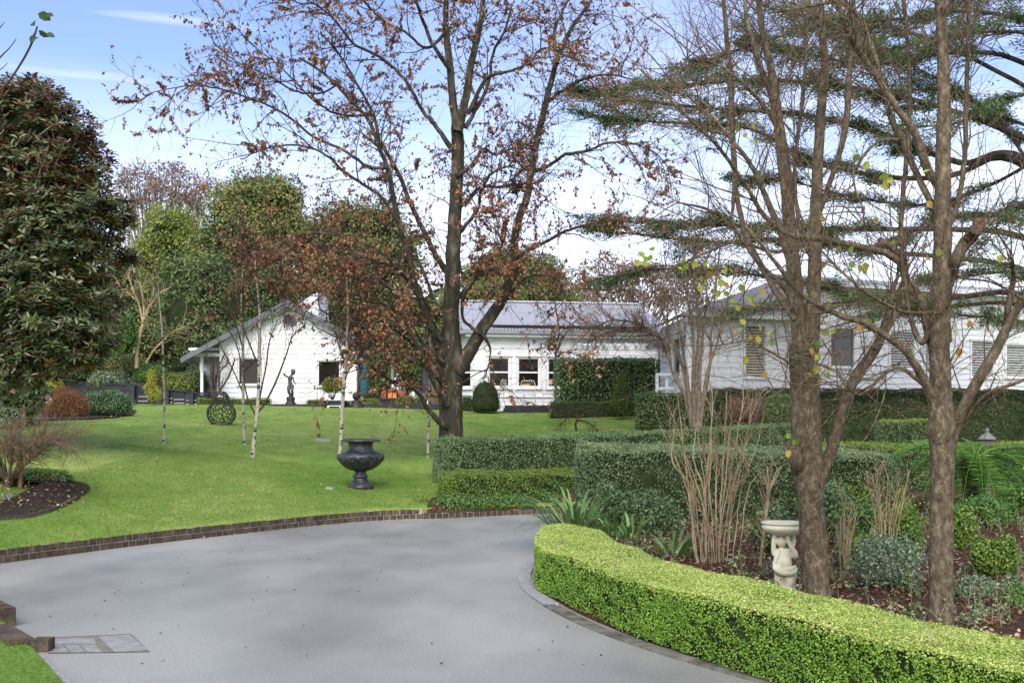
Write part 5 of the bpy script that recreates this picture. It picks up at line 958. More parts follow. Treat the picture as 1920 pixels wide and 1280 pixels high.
birch(637, 866, [(636, 868, 8.2), (639, 830, 7.4), (641, 780, 7.4), (644, 730, 6.6), (648, 690, 6.6), (651, 640, 5.7), (652, 580, 4.1), (650, 520, 2.5)], 'leaning birch rising behind the black urn', l2n=50, tw=160, extra=[[(645, 720, 3.3), (655, 690, 2.5), (672, 670, 1.6)], [(648, 680, 3.3), (636, 650, 2.5), (628, 620, 1.6)]])
birch(802, 857, [(802, 860, 5.7), (803, 820, 5.3), (804, 770, 4.9), (805, 720, 4.1), (806, 660, 3.3), (808, 600, 1.6)], 'thin birch just left of the beech trunk', l2n=24, tw=60)
# pale bare tree above the retaining wall
drawn_tree('bare_tree', 'pale tan bare tree above the black retaining wall, against the dark thicket', 'tree', 43.5, [
  ([(256, 690, 7), (258, 650, 6), (264, 620, 6), (272, 595, 5), (282, 570, 4), (290, 540, 2)], 0), ([(268, 605, 5), (262, 575, 4), (250, 545, 3), (240, 515, 2)], .3), ([(274, 680, 4), (290, 655, 4), (305, 640, 3), (320, 625, 2), (345, 612, 2)], -.3),
  ([(270, 600, 4), (268, 560, 3), (262, 530, 2)], .5), ([(280, 575, 4), (300, 550, 3), (318, 540, 2)], -.5), ([(252, 560, 3), (235, 545, 3), (220, 530, 2)], 0)], bark=bark_tan, twm=twig_t, base=np.array([*P(256, 690, 43.5)]),
  l2=dict(n=60, L=(.5, 1.6), K=7, along=.7, out=.7, up=.3, r=.012, t0=.3), l3=dict(n=220, L=(.2, .7), K=5, r=.006))
drawn_tree('bare_shrub', 'dark stemmed bare shrub at the left corner of the cottage', 'shrub', 41.3, [
  ([(398, 745, 4), (398, 720, 3.5), (395, 690, 3), (385, 660, 2)], 0), ([(404, 745, 4), (405, 715, 3.5), (410, 690, 3), (420, 665, 2)], .2), ([(410, 735, 3.5), (425, 712, 3), (435, 690, 3), (440, 672, 2)], -.3), ([(402, 745, 3), (400, 700, 3), (402, 665, 2)], .2), ([(412, 745, 3), (412, 700, 3), (428, 680, 2)], .2)],
  bark=bark_dark, base=P(404, 748, 41.3), woodname='stem', l2=dict(n=70, L=(.3, .9), K=6, along=.7, out=.6, up=.3, r=.01), l3=dict(n=160, L=(.1, .5), K=5, r=.005))
# multi-stemmed shrub tree in the middle distance, with thin reddish canopy
cm = []
for i, (x0, pts) in enumerate([(1296, [(1290, 720), (1278, 640), (1262, 560), (1245, 480)]), (1302, [(1300, 720), (1300, 640), (1290, 560), (1282, 470)]), (1308, [(1312, 700), (1318, 620), (1325, 560), (1322, 480)]), (1312, [(1326, 700), (1345, 640), (1362, 570), (1380, 500)]), (1304, [(1306, 690), (1310, 600), (1302, 520), (1300, 440)]), (1300, [(1280, 690), (1255, 620), (1232, 560), (1205, 510)]), (1310, [(1330, 690), (1335, 600), (1345, 520), (1350, 450)]), (1298, [(1284, 740), (1262, 700), (1250, 640), (1252, 560)])]):
    w0 = rng.uniform(6.5, 9.5); cm.append(([(x0, 800, w0)] + [(x, y, w0 * (1 - .2 * (j + 1))) for j, (x, y) in enumerate(pts)], rng.uniform(-.8, .8)))
drawn_tree('multi_stem_tree', 'brown multi-stemmed bare tree on the grass before the glossy hedge', 'tree', 28, cm, base=P(1304, 796, 28), bark=mat('grey_tan_bark', (.09, .07, .05), (.22, .175, .13), 10, .9), twm=twig_b, woodname='stem', wob=.3,
   l2=dict(n=150, L=(.6, 1.9), K=8, along=.8, out=.6, up=.3, r=.012, t0=.3), l3=dict(n=900, L=(.2, .8), K=5, r=.005, along=.7, out=.7), leaves=(1400, .06, .5, lm_farred, .5))
wist = [([(1268, 745, 7), (1262, 700, 6), (1250, 650, 6), (1225, 625, 5), (1180, 620, 4), (1140, 625, 3), (1100, 640, 2)], 0), ([(1262, 690, 5), (1240, 640, 5), (1200, 608, 4), (1150, 600, 3), (1110, 615, 2)], .5), ([(1255, 660, 4), (1270, 620, 4), (1285, 590, 3), (1300, 575, 2)], .3)]
drawn_tree('climbing_vine', 'bare reddish brown vine sprawling over the white pergola', 'vine', 37, wist, base=P(1268, 775, 37), bark=bark_front, twm=leafmat('vine_twigs', [(.14, .08, .055), (.25, .15, .10), (.33, .22, .15)], .8, 0), woodname='stem', wob=.3,
   l2=dict(n=160, L=(.6, 1.8), K=8, along=.6, out=.8, up=.15, r=.014, t0=.2, wander=.25), l3=dict(n=1700, L=(.25, .8), K=6, r=.007, along=.5, out=.8, up=-.02, wander=.3))
bon = [([(1081, 808, 5.0), (1079, 795, 4.4), (1083, 782, 3.3), (1075, 772, 2.8), (1066, 764, 1.7)], 0), ([(1082, 788, 2.8), (1095, 790, 2.2), (1108, 795, 1.7), (1122, 806, 1.1)], -.2), ([(1081, 785, 2.8), (1095, 775, 2.2), (1112, 768, 1.7), (1130, 768, 1.1)], .2), ([(1078, 780, 2.2), (1062, 784, 1.7), (1050, 800, 1.1)], .1), ([(1078, 775, 1.7), (1064, 770, 1.1), (1045, 772, 1.1)], 0)]
drawn_tree('dwarf_tree', 'tiny weeping bare tree on the grass above the grey-green hedge', 'tree', G(1081, 808)[1], bon, base=G(1081, 808), bark=bark_dark, wob=.05, l2=dict(n=120, L=(.15, .6), K=6, along=.6, out=.7, up=0, r=.006, bias=(0, 0, -.1), t0=.3), l3=dict(n=600, L=(.08, .35), K=5, r=.0035, bias=(0, 0, -.08)))
# weeping maple at the left
mp_ = []
for i in range(24):
    a = rng.uniform(-1, 1); tx = 20 + a * 130; ty = 800 + abs(a) * 45 + rng.uniform(-12, 25); w0 = rng.uniform(3.5, 6.5)
    mp_.append(([(14, 918, w0), (16 + a * 14, 890, w0 * .85), (20 + a * 62, 848 + rng.uniform(-8, 8), w0 * .6), (20 + a * 100, 822 + rng.uniform(-6, 10), w0 * .4), (tx, ty, 1.5)], rng.uniform(-.7, .7)))
bm = G(14, 912); drawn_tree('weeping_maple', 'low bare maple with arching fine twigs in the mulched bed at the left edge', 'tree', bm[1], mp_, base=bm, bark=mat('maple_bark', (.07, .05, .035), (.2, .15, .1), 8, .9), twm=leafmat('maple_twigs', [(.11, .065, .04), (.2, .13, .07), (.30, .22, .12)], .8, 0), wob=.15,
   l2=dict(n=420, L=(.2, .75), K=7, along=.8, out=.55, up=.05, r=.006, t0=.35, bias=(0, 0, -.03)), l3=dict(n=3600, L=(.08, .4), K=6, r=.0028, along=.8, out=.5, up=-.02, bias=(0, 0, -.05)))
# camellia with pink and red flowers at the left edge
bc = G(10, 800); s_ = bc[1] / 2000
root = px_shrub('camellia_bush', 'dark camellia with pink and red flowers at the left edge under the magnolia', 'bush', 10, 800, 200, 130, 9000, .10, lm_laurel, Y=26, lobes=[(-10, 720, 85, 60), (40, 740, 50, 42), (10, 790, 60, 30), (-60, 760, 60, 50)], lo=.75, aspect=.5)
pk = mat('pink_petals', (.55, .18, .16), (.75, .42, .36), 20, .6); rd = mat('red_petals', (.42, .03, .05), (.6, .06, .08), 20, .6)
for x, y, m in ((48, 682, rd), (52, 698, pk), (72, 697, pk), (23, 733, pk), (52, 713, rd), (90, 745, pk), (40, 690, pk), (86, 706, pk)):
    c = P(x, y, 23.2); mb = MB(); k = 14; a = rng.uniform(0, 6.28, k); d = np.stack([np.cos(a), -.35 + 0 * a, np.sin(a)], 1)
    V, F = leaf_hex(np.tile(c, (k, 1)), np.tile([0, -1., .1], (k, 1)) + d * .4, .065, .9, d, jit=.2); mb.add(V, F); mb.build('flower', m, root)

# ------------------------------------------------------------------ cedar
Yd = 30.; cb = P(2060, 800, Yd); cb[2] = 1.5; root = thing('cedar_tree', 'large dark cedar with flat layered foliage reaching in from the right', 'tree', tuple(cb), None)
br = []; pads = []
def limb(y0, pts, dY, w0, spread=1.0, start=.25):
    w0 *= .62; q = [(2060, y0, w0)] + [(x, y, w0 * (1 - .85 * (i + 1) / len(pts))) for i, (x, y) in enumerate(pts)]; p, r = pxline(q, Yd, dY, 0, .3, 6); br.append((p, r)); pads.append((p, r, spread, start))
limb(330, [(1900, 250), (1760, 200), (1600, 165), (1440, 150), (1280, 160), (1120, 170)], -1, 22, 1.0, .35)
limb(380, [(1900, 290), (1800, 305), (1650, 250), (1500, 215), (1350, 205), (1200, 190), (1080, 170)], 1.5, 24, .9, .3)
limb(440, [(1900, 300), (1780, 330), (1640, 330), (1500, 290), (1400, 240), (1240, 230), (1110, 220)], 3, 22, .9, .4)
limb(200, [(1900, 110), (1780, 100), (1640, 120), (1500, 100), (1400, 70)], 1, 18, 1.1, .2)
limb(100, [(1920, 40), (1800, 20), (1650, 40), (1500, 30), (1420, 10)], -1, 16, 1.0, .1)
limb(500, [(1900, 440), (1780, 430), (1620, 430), (1450, 425), (1300, 420), (1200, 418), (1120, 412)], 0, 22, .9, .4)
limb(560, [(1900, 500), (1750, 480), (1620, 470), (1480, 450), (1350, 455), (1200, 440), (1130, 430)], 2.5, 20, .8, .4)
limb(600, [(1900, 550), (1760, 560), (1620, 555), (1500, 530), (1380, 510), (1250, 505), (1140, 520)], 3.5, 20, .8, .3)
limb(620, [(1900, 570), (1760, 575), (1620, 565), (1500, 575), (1380, 580)], .5, 16, .9, .3)
limb(640, [(1900, 600), (1800, 590), (1700, 570), (1600, 600)], -1.5, 12, .8, .2)
limb(420, [(1960, 380), (1900, 390), (1850, 450), (1800, 500)], -2, 12, .9, .1)
limb(260, [(1960, 180), (1880, 190), (1800, 230), (1700, 240)], -2, 14, 1.0, .1)
limb(60, [(1960, 10), (1860, -20), (1700, -30)], 1, 12, 1.2, .1)
limb(-40, [(1960, -60), (1800, -90), (1600, -60), (1500, -40)], 2, 12, 1.4, .1)
limb(330, [(1960, 300), (1850, 350), (1740, 385), (1600, 370), (1480, 340), (1380, 330)], 4.5, 14, .9, .3)
limb(300, [(1960, 250), (1860, 210), (1760, 150), (1640, 90), (1560, 60)], 4, 14, 1.0, .3)
limb(150, [(1940, 70), (1860, 60), (1760, 70), (1680, 90), (1600, 95)], -2.5, 14, 1.1, .1)
limb(420, [(1960, 340), (1880, 240), (1800, 180), (1720, 170), (1640, 190)], 3, 14, 1.1, .3)
limb(480, [(1940, 420), (1860, 400), (1780, 410), (1700, 440), (1620, 480)], 1, 14, 1.0, .15)
limb(560, [(1960, 520), (1880, 510), (1800, 520), (1720, 530)], -1.5, 12, 1.0, .1)
limb(250, [(1900, 150), (1700, 60), (1540, 50), (1400, 90), (1280, 130)], 2.5, 16, .9, .4)
mb = MB(); mb.tube([cb + (0, 0, -.5), cb + (0.1, 0, 4), cb + (0, 0, 9), cb + (0.1, 0, 15)], [.55, .42, .3, .1], 14); mb.build('trunk', bark_dark, root)
mb = MB(); mf = MB()
for p, r in br: mb.tube(p, r, 7)
for p, r, sp, st in pads:
    Lr = np.linalg.norm(np.diff(p, axis=0), axis=1).sum(); n = int(Lr * 14); q, t, _ = sample([(p, r)], n, st)
    side = nrm(np.cross(t, [0, 0, 1.])) * rng.choice([-1, 1], n)[:, None]; d = nrm(side * rng.uniform(.3, 1, (n, 1)) + t * .7 + np.array([0, 0, .06]) + rng.normal(0, .08, (n, 3)))
    ln = rng.uniform(.4, 1.7, n) * sp; K = 7; a = np.linspace(0, 1, K)[None, :, None]
    pts = q[:, None] + d[:, None] * a * ln[:, None, None] + np.array([0, 0, -.16]) * (a ** 2) * ln[:, None, None]
    batch(mb, pts, np.tile(np.linspace(.014, .004, K), (n, 1)), 3)
    gap = (np.sin(q[:, 0] * 1.9 + q[:, 2] * 1.3) + np.sin(q[:, 0] * 4.3 + 1)) > -.75; pts = pts + (np.sin(q[:, :1] * 2.7 + q[:, 1:2]) * .12)[:, None] * np.array([0, 0, 1.])
    pts2 = pts[gap]; m = len(pts2) * 62; qq, tt = on_poly(pts2, m, .1)
    qq = qq + rng.normal(0, 1, (m, 3)) * np.array([.13, .15, .07]); V, F = leaf_quads(qq, np.tile([0, 0, 1.], (m, 1)), .12, .34, dirv=tt + rng.normal(0, .6, (m, 3)), jit=.45); mf.add(V, F)
mb.build('branches', bark_dark, root); mf.build('foliage', lm_cedar, root)

# ------------------------------------------------------------------ agapanthus, fern, bed plants
def strap(name, label, x, y, n, L, lm=lm_agap, Y=None, f=zbed, w=.035, spread=.14, up=(.7, 2.4)):
    b = G(x, y, f, 6) if Y is None else np.array([*P(x, y, Y)[:2], float(zbed(P(x, y, Y)[0], Y))]); root = thing(name, label, 'plant', tuple(b), None); a = rng.uniform(0, 6.28, n); r = spread * np.sqrt(rng.uniform(0, 1, n)); K = 8
    p = b + np.stack([r * np.cos(a), r * np.sin(a), 0 * a], 1); d = nrm(np.stack([np.cos(a), np.sin(a), rng.uniform(*up, n)], 1)); ln = L * rng.uniform(.6, 1.2, n); W = w * rng.uniform(.8, 1.2, n); side = nrm(np.cross(d, [0, 0, 1.])); mb = MB(); rows = []
    for i in range(K):
        u = i / (K - 1); ww = W * (np.sin(math.pi * min(1, .25 + .75 * u)) ** .7 + .02 if u > .3 else .75) * (1 if i < K - 1 else .1)
        rows += [p + side * ww[:, None] / 2, p - side * ww[:, None] / 2]; p = p + d * (ln / (K - 1))[:, None]; d = nrm(d + np.array([0, 0, -.17]) * (1 + u))
        p[:, 2] = np.maximum(p[:, 2], b[2] + .012)
    V = np.stack(rows, 1).reshape(n, 2 * K, 3); F = np.concatenate([np.arange(n)[:, None] * 2 * K + np.array([[2 * i, 2 * i + 1, 2 * i + 3, 2 * i + 2]]) for i in range(K - 1)]); mb.add(V.reshape(-1, 3), F, 0, True)
    return root, mb.build('leaves', lm, root)
strap('agapanthus', 'large clump of arching strap leaves spilling towards the drive at the hedge corner', 1080, 985, 130, .80, Y=13.9, spread=.34)
strap('agapanthus', 'strappy clump squeezed behind the near box hedge, right of the largest clump', 1185, 1010, 30, .5, Y=13.2, spread=.2)
strap('agapanthus', 'darker strappy clump left of the tan bare shrub', 1262, 1050, 45, .45, Y=12.2, spread=.25)
strap('agapanthus', 'strappy clump right under the foot of the tall dark hedge', 1150, 985, 50, .6, Y=13.6, spread=.3)
for i, (x, y, Yq, w_, h_, lm, lb_) in enumerate([
    (1610, 985, 12.6, 120, 90, lm_green, 'leafy green bush just right of the bird bath tree'), (1600, 1050, 11.2, 90, 70, lm_boxm, 'rounded box bush at the foot of the bird bath tree'),
    (1655, 1105, 10.2, 150, 95, lm_grey, 'loose grey-green leafy shrub between the two bare trunks'), (1705, 985, 12.0, 110, 90, lm_boxm, 'small-leaved bush left of the nearest bare trunk'),
    (1870, 1060, 10.6, 70, 75, lm_boxm, 'little round box bush at the right edge on the open mulch'), (1840, 960, 13.8, 90, 60, lm_green, 'low green bush under the tree fern'),
    (1790, 990, 12.2, 80, 90, lm_boxm, 'upright box bush right behind the nearest bare trunk'), (1450, 1030, 12.4, 70, 90, lm_laurel, 'dark glossy bush behind the bird bath'),
    (1545, 1010, 13.3, 110, 110, lm_dark, 'dark bush deep in shade behind the bird bath tree'), (1690, 1040, 11, 70, 50, lm_green, 'low fresh green plant between the two bare trunks'),
    (1905, 950, 14.8, 80, 60, lm_green, 'leafy bush at the right edge beyond the open mulch'), (1820, 1120, 9.6, 60, 34, lm_grey, 'pale variegated low plant right of the nearest bare trunk'),
    (1905, 1130, 9.0, 60, 34, lm_green, 'low green ground plant at the right edge of the mulch'), (1610, 930, 15, 140, 80, lm_boxm, 'mid-green bush below the dark hedge between the trunks'), (1240, 1010, 14.0, 110, 80, lm_dark, 'dark low bush at the base of the tall hedge')]):
    bx_ = P(x, y, Yq); z = float(zbed(bx_[0], Yq)); s = Yq / 2000; bz = np.array([bx_[0], Yq, z]); w2 = w_ * s / 2; h2 = h_ * s
    lbm = [(bx_[0] + rng.normal(0, w2 * .35), Yq + rng.normal(0, w2 * .25), z + h2 * rng.uniform(.35, .6), w2 * rng.uniform(.5, .75), w2 * .6, h2 * .45) for _ in range(4)]
    shrub('garden_bush', lb_, 'bush', lbm, bz, 3400, .036 if lm is not lm_laurel else .06, lm, corem=core if lm is not lm_grey else None, lo=.6, hi=1.15, scatter=.02, aspect=.6, stems=26, sr=.006, inner=.7, stemm=bark_tan if lm is lm_grey else None)
for i, (x, y, Yq, lb_) in enumerate([(1660, 1010, 11.4, 'cane-like tan stems of a pruned shrub between the two trunks'), (1580, 1080, 10.6, 'few pale dead stems leaning beside the bird bath tree')]):
    q = [([(x + sx_ * 7, y + 30, 3), (x + sx_ * 13 + rng.normal(0, 2), y - 30, 2.4), (x + sx_ * 24 + rng.normal(0, 5), y - 90 - rng.uniform(0, 50), 1.4)], rng.uniform(-.2, .2)) for sx_ in rng.normal(0, 1, 12 if i < 2 else 5)]
    drawn_tree('bare_shrub', lb_, 'shrub', Yq, q, base=np.array([*P(x, y + 30, Yq)[:2], float(zbed(P(x, y, Yq)[0], Yq))]), bark=bark_tan, twm=bark_tan, wob=.03, woodname='stem', l2=dict(n=60, L=(.1, .4), K=5, along=1, out=.5, up=.3, r=.004, t0=.3), l3=dict(n=120, L=(.05, .2), K=4, r=.0022))
# tree fern
bf = np.array([P(1825, 990, 15.5)[0], 15.5, float(zbed(P(1825, 990, 15.5)[0], 15.5))]); root = thing('tree_fern', 'tree fern with dark shaggy trunk and arching fronds at the right', 'fern', tuple(bf)); topf = P(1828, 862, 15.5)
mb = MB(); mb.tube([bf, (bf + topf) / 2, topf], [.07, .10, .15], 14)
k = 500; t = rng.uniform(0, 1, (k, 1)); a = rng.uniform(0, 6.28, k); q = bf + (topf - bf) * t + np.stack([np.cos(a), np.sin(a), 0 * a], 1) * (.11 + .08 * t); V, F = leaf_quads(q, np.stack([np.cos(a), np.sin(a), 0 * a], 1), .14, .16, dirv=np.tile([0, 0, 1.], (k, 1)) + np.stack([np.cos(a), np.sin(a), 0 * a], 1) * .4, jit=.2); mb.add(V, F); mb.build('trunk', mat('fern_trunk', (.02, .013, .009), (.06, .04, .025), 20, .95), root)
for i in range(34):
    a = i * 2.4 + rng.uniform(-.2, .2); el = rng.uniform(-.05, .75); K = 16; p = topf.copy(); d = np.array([math.cos(a) * math.cos(el), math.sin(a) * math.cos(el), math.sin(el)]); L_ = rng.uniform(1.2, 1.8); pts = [p.copy()]
    for j in range(K - 1): p = p + d * L_ / (K - 1); d = d + np.array([0, 0, -.13]); d /= np.linalg.norm(d); pts.append(p.copy())
    pts = np.array(pts); mb = MB(); mb.tube(pts, np.linspace(.009, .002, K), 4); q = np.repeat(pts[2:], 6, 0)[:-5]; n = len(q); off = np.linspace(0, 1, n); tg = nrm(np.gradient(np.stack([np.interp(np.linspace(0, 1, n), np.linspace(0, 1, K), pts[:, j]) for j in range(3)], 1), axis=0)); q = np.stack([np.interp(np.linspace(.12, 1, n), np.linspace(0, 1, K), pts[:, j]) for j in range(3)], 1)
    sd_ = nrm(np.cross(tg, [0, 0, 1.])); ln = .19 * np.sin(np.linspace(.35, math.pi * .97, n)) + .02
    for sg in (-1, 1):
        dd = nrm(sd_ * sg + tg * .45 + np.array([0, 0, -.25]) + rng.normal(0, .12, (n, 3))); V, F = leaf_quads(q, np.tile([0, 0, 1.], (n, 1)), ln, .13, dirv=dd, jit=.1, base=True); mb.add(V, F)
    mb.build('frond', lm_fern, root)
# left bed under the maple
mb = MB(); n = 40; ring = []
px_edge = [(-80, 978), (0, 973), (60, 968), (110, 955), (145, 938), (168, 920), (160, 908), (120, 900), (70, 893), (20, 890), (-80, 890)]
g = np.array([G(x, y) for x, y in px_edge]); g = spline(g, 5); c = g.mean(0); V = [c + (0, 0, .16)]; m = len(g)
for f_ in (.35, .7, 1.0): V += [np.array([*(c + (q - c) * f_)[:2], float(zf(*(c + (q - c) * f_)[:2])) + (.16, .10, .02)[int(f_ * 2.9)]]) for q in g]
F = [(0, 1 + i, 1 + (i + 1)) for i in range(m - 1)] + [(1 + r_ * m + i, 1 + (r_ + 1) * m + i, 1 + (r_ + 1) * m + i + 1, 1 + r_ * m + i + 1) for r_ in range(2) for i in range(m - 1)]
V = np.array(V); V[1:1 + 2 * m, 2] += rng.normal(0, .01, 2 * m); mb.add(V, F); kind(mb.build('garden_bed', soil, smooth=True), 'structure')
e = np.array([G(x, y) for x, y in [(-60, 980), (0, 976), (50, 971), (100, 957), (135, 941), (143, 936)]]); mb = MB(); e = spline(e, 6); n = len(e)
V = np.r_[e + (0, 0, -.03), e + (0, 0, .055), e + (0.02, .03, .055), e + (.02, .03, -.03)]; mb.add(V, [(k * n + i, k * n + i + 1, (k + 1) * n + i + 1, (k + 1) * n + i) for k in range(3) for i in range(n - 1)])
tag(mb.build('timber_edging', mat('old_timber', (.06, .045, .035), (.12, .09, .07), 8, .9), org=tuple(e[n // 2])), 'thin dark timber edging along the front of the mulched maple bed', 'edging')
gcp = [(85, 900, 50, 20), (60, 893, 40, 15), (15, 935, 26, 9), (110, 905, 24, 9)]
for i, (x, y, rx, ry) in enumerate(gcp[:3]):
    b = G(x, y); shrub('ground_cover', ['pale green ground cover spreading behind the maple trunk', 'leafy green ground cover behind the maple, nearest its trunk', 'small yellow-green cushion plant at the front of the maple bed'][i], 'plant', [(b[0], b[1], b[2], rx * b[1] / 2000, rx * b[1] / 2000 * 1.1, ry * b[1] / 2000)], b, 1800, .045, [lm_green, lm_green, lm_grey][i], stems=4, corem=core)
b = G(20, 800); px_shrub('grey_shrub', 'blue-green leafed shrub low at the left edge below the camellia', 'shrub', 10, 800, 90, 50, 3000, .07, lm_grey, Y=25, lobes=[(0, 785, 42, 24), (-30, 775, 40, 30)])
mb = MB(); bb = [G(x, y) for x, y in [(-60, 800), (60, 790), (90, 789), (165, 787), (215, 784), (250, 778), (256, 770), (200, 764), (60, 764), (-60, 766)]]; bb = np.array(bb); bb[:, 2] += .03; mb.add(bb, [tuple(range(len(bb)))]); kind(mb.build('shrub_bed', soil), 'structure')
b = G(38, 915); mb = MB(); mb.tube([b + (0, 0, -.1), b + (0, 0, .62)], .035, 8); tag(mb.build('garden_stake', mat('orange_timber', (.22, .10, .04), (.32, .16, .07), 9, .9), org=tuple(b)), 'short orange-brown timber stake behind the bare maple', 'stake')

# ------------------------------------------------------------------ black retaining wall
mb = MB(); wp = [P(100, 745, 44), P(250, 752, 42.5), P(388, 762, 41.8)]; tops = [714, 722, 739]; pts = []
n = 14; xs = np.linspace(100, 392, n); Yw = np.interp(xs, [100, 392], [44.5, 41.9]); zt_ = [EYE - (np.interp(x, [100, 250, 388], tops) - 800) / 2000 * y for x, y in zip(xs, Yw)]
A = np.stack([(xs - 960) / 2000 * Yw, Yw], 1); zb = 2.1
for r_ in range(6):
    for i in range(n - 1):
        h0 = zb + (min(zt_[i], zt_[i + 1]) - zb) * r_ / 6; h1 = zb + (min(zt_[i], zt_[i + 1]) - zb) * (r_ + 1) / 6 - .012; u = nrm((A[i + 1] - A[i])[None])[0]; mb.obox((A[i] + A[i + 1]) / 2, u, np.linalg.norm(A[i + 1] - A[i]) / 2 - .004, .06, h0, h1)
V = [(*A[i], zt_[i] + dz) for dz in (-.02, .05) for i in range(n)]; V += [(A[i][0], A[i][1] - .12, zt_[i] + dz) for dz in (-.02, .05) for i in range(n)]
mb.add(V, [(2 * n + i, 2 * n + i + 1, 3 * n + i + 1, 3 * n + i) for i in range(n - 1)] + [(3 * n + i, 3 * n + i + 1, n + i + 1, n + i) for i in range(n - 1)])
for x in (250, 314, 360): q = P(x, 760, float(np.interp(x, [100, 392], [44.4, 41.8]))); mb.box(q[0] - .09, q[0] + .09, q[1] - .14, q[1] + .02, 2.1, EYE - (np.interp(x, [100, 250, 388], tops) - 800) / 2000 * q[1] - .05)
tag(mb.build('retaining_wall', charcoal, org=(*A[6], zb)), 'long black timber retaining wall behind the shrubs at the top of the lawn', 'wall')
mb = MB(); gx = np.linspace(-60, -10.9, 16); gy = np.r_[np.linspace(0, 1, 5)]; yb = np.interp(gx, [A[0][0], A[-1][0]], [44.6, 42.1]); V = [(x, y0 + t * 25, (2.85 if x < -13 else 2.7) + t * 3.5) for x, y0 in zip(gx, yb) for t in gy]
mb.add(V, [(i * 5 + j, (i + 1) * 5 + j, (i + 1) * 5 + j + 1, i * 5 + j + 1) for i in range(15) for j in range(4)]); kind(mb.build('hillside', mat('hill_floor', (.025, .03, .015), (.06, .05, .03), 5, .95)), 'structure')
# low black edge along the top of the lawn
mb = MB(); xs = np.linspace(505, 840, 10); V = []
for i in range(9): a = np.array([*G(xs[i], 762)[:2]]); a[1] = 40.4; a[0] = (xs[i] - 960) / 2000 * 40.4; b = a + ((xs[1] - xs[0]) / 2000 * 40.4, 0); mb.obox((a + b) / 2, (1, 0), (b[0] - a[0]) / 2, .04, 2.2, 2.46)
tag(mb.build('garden_edging', charcoal, org=(-6, 40.4, 2.3)), 'low black edging board along the top of the lawn before the cottage', 'edging')
mb = MB(); 
a = P(946, 770, 40.2); b = P(1052, 770, 40.2)
for i in range(3): mb.box(a[0] - .05 * (2 - i), b[0], 40.2 + i * .15, 43.5, 2.1 + i * .11 - .1 * (i == 0), 2.2 + i * .11)
tag(mb.build('deck', charcoal, org=tuple(a)), 'low dark stepped deck under the white iron chairs', 'deck')
# fence posts/pergola by the main house
mb = MB(); px_ = [(1236, 40.6), (1258, 38.4)]
root = thing('pergola', 'white timber pergola between the house wing and the main house', 'pergola', tuple(P(1090, 770, 38.2)))
for x, Yq in px_:
    q = P(x, 700, Yq); mb = MB(); mb.box(q[0] - .06, q[0] + .06, Yq - .06, Yq + .06, 1.9, EYE + (800 - 655) / 2000 * Yq); mb.build('post', trimw, root)
for y, Yq, x0, x1 in ((655, 40.7, 1088, 1262), (652, 41.9, 1084, 1262)):
    a = P(x0, y, Yq); b = P(x1, y, Yq); mb = MB(); mb.box(a[0], b[0], Yq - .03, Yq + .03, a[2] - .02, a[2] + .16); mb.build('beam', trimw, root)
for i in range(9):
    x = 1092 + i * 20; a = P(x, 648, 40.6); mb = MB(); mb.box(a[0] - .03, a[0] + .03, 40.3, 42.3, a[2] - .02, a[2] + .10); mb.build('rafter', trimw, root)
fc = thing('white_fence', 'white timber gate and rails at the corner of the main house', 'fence', tuple(P(1240, 770, 36)))
for x in (1232, 1250, 1266): q = P(x, 740, 36); mb = MB(); mb.box(q[0] - .05, q[0] + .05, 35.95, 36.05, 1.8, 1.6 + 100 / 2000 * 36); mb.build('post', trimw, fc)
for y in (702, 728): a = P(1232, y, 36); b = P(1282, y, 36); mb = MB(); mb.box(a[0], b[0], 35.9, 35.94, a[2] - .05, a[2] + .05); mb.build('rail', trimw, fc)
# ------------------------------------------------------------------ garden ornaments
def remesh(o, vox, smooth=True):                       # fuse overlapping volumes into one continuous surface
    m = o.modifiers.new('fuse', 'REMESH'); m.mode = 'VOXEL'; m.voxel_size = vox; m.use_smooth_shade = True
    s = o.modifiers.new('soften', 'SMOOTH'); s.iterations = 3; s.factor = .5
    dg = bpy.context.evaluated_depsgraph_get(); me = bpy.data.meshes.new_from_object(o.evaluated_get(dg)); mats = list(o.data.materials); o.modifiers.clear(); o.data = me
    if not me.materials:
        for x in mats: me.materials.append(x)
    for p in me.polygons: p.use_smooth = True
iron = mat('black_iron', (.012, .013, .016), (.06, .06, .06), 9, .42, .6, bump=.5, bscale=30, c3=(.02, .021, .025)); bronze = mat('weathered_bronze', (.03, .035, .035), (.08, .085, .08), 14, .5, .5, bump=.2)
# big urn
b = G(676, 914); s = b[1] / 2000; root = thing('garden_urn', 'large black cast iron urn standing on the lawn', 'urn', tuple(b)); mb = MB(); px2 = lambda v: v * s
prof = [(24, 0), (24.5, 2), (23, 4.5), (19, 8), (15, 12), (12.5, 16), (11.5, 18.5), (14, 20), (14.5, 22), (12, 24), (10.5, 28), (11, 31), (16, 34)]
mb.lathe(b, [(px2(r), px2(z)) for r, z in prof], 40); mb.build('foot', iron, root)
mb = MB(); fl = lambda a, i: (.020 * np.cos(a * 16) if 1 <= i <= 5 else 0)
bowl = [(12, 31.5), (20, 33.5), (28, 37.5), (35, 43), (40, 49), (43.2, 55), (43.5, 59), (41, 63), (35, 66), (28, 67.5), (25.5, 69), (24.5, 71), (23, 73)]
mb.lathe(b, [(px2(r), px2(z)) for r, z in bowl], 96, flute=fl, cap=False); 
for i in range(150):                                   # cast foliage relief round the bowl
    a = rng.uniform(0, 6.28); z = rng.uniform(50, 62); r = np.interp(z, [49, 55, 59, 63], [40, 43.2, 43.5, 41]) ; c = b + (px2(r) * math.cos(a), px2(r) * math.sin(a), px2(z)); e = px2(rng.uniform(1.1, 2.2)); mb_sphere(mb, c, (e, e, e * .8), 7, 5)
mb.build('bowl', iron, root)
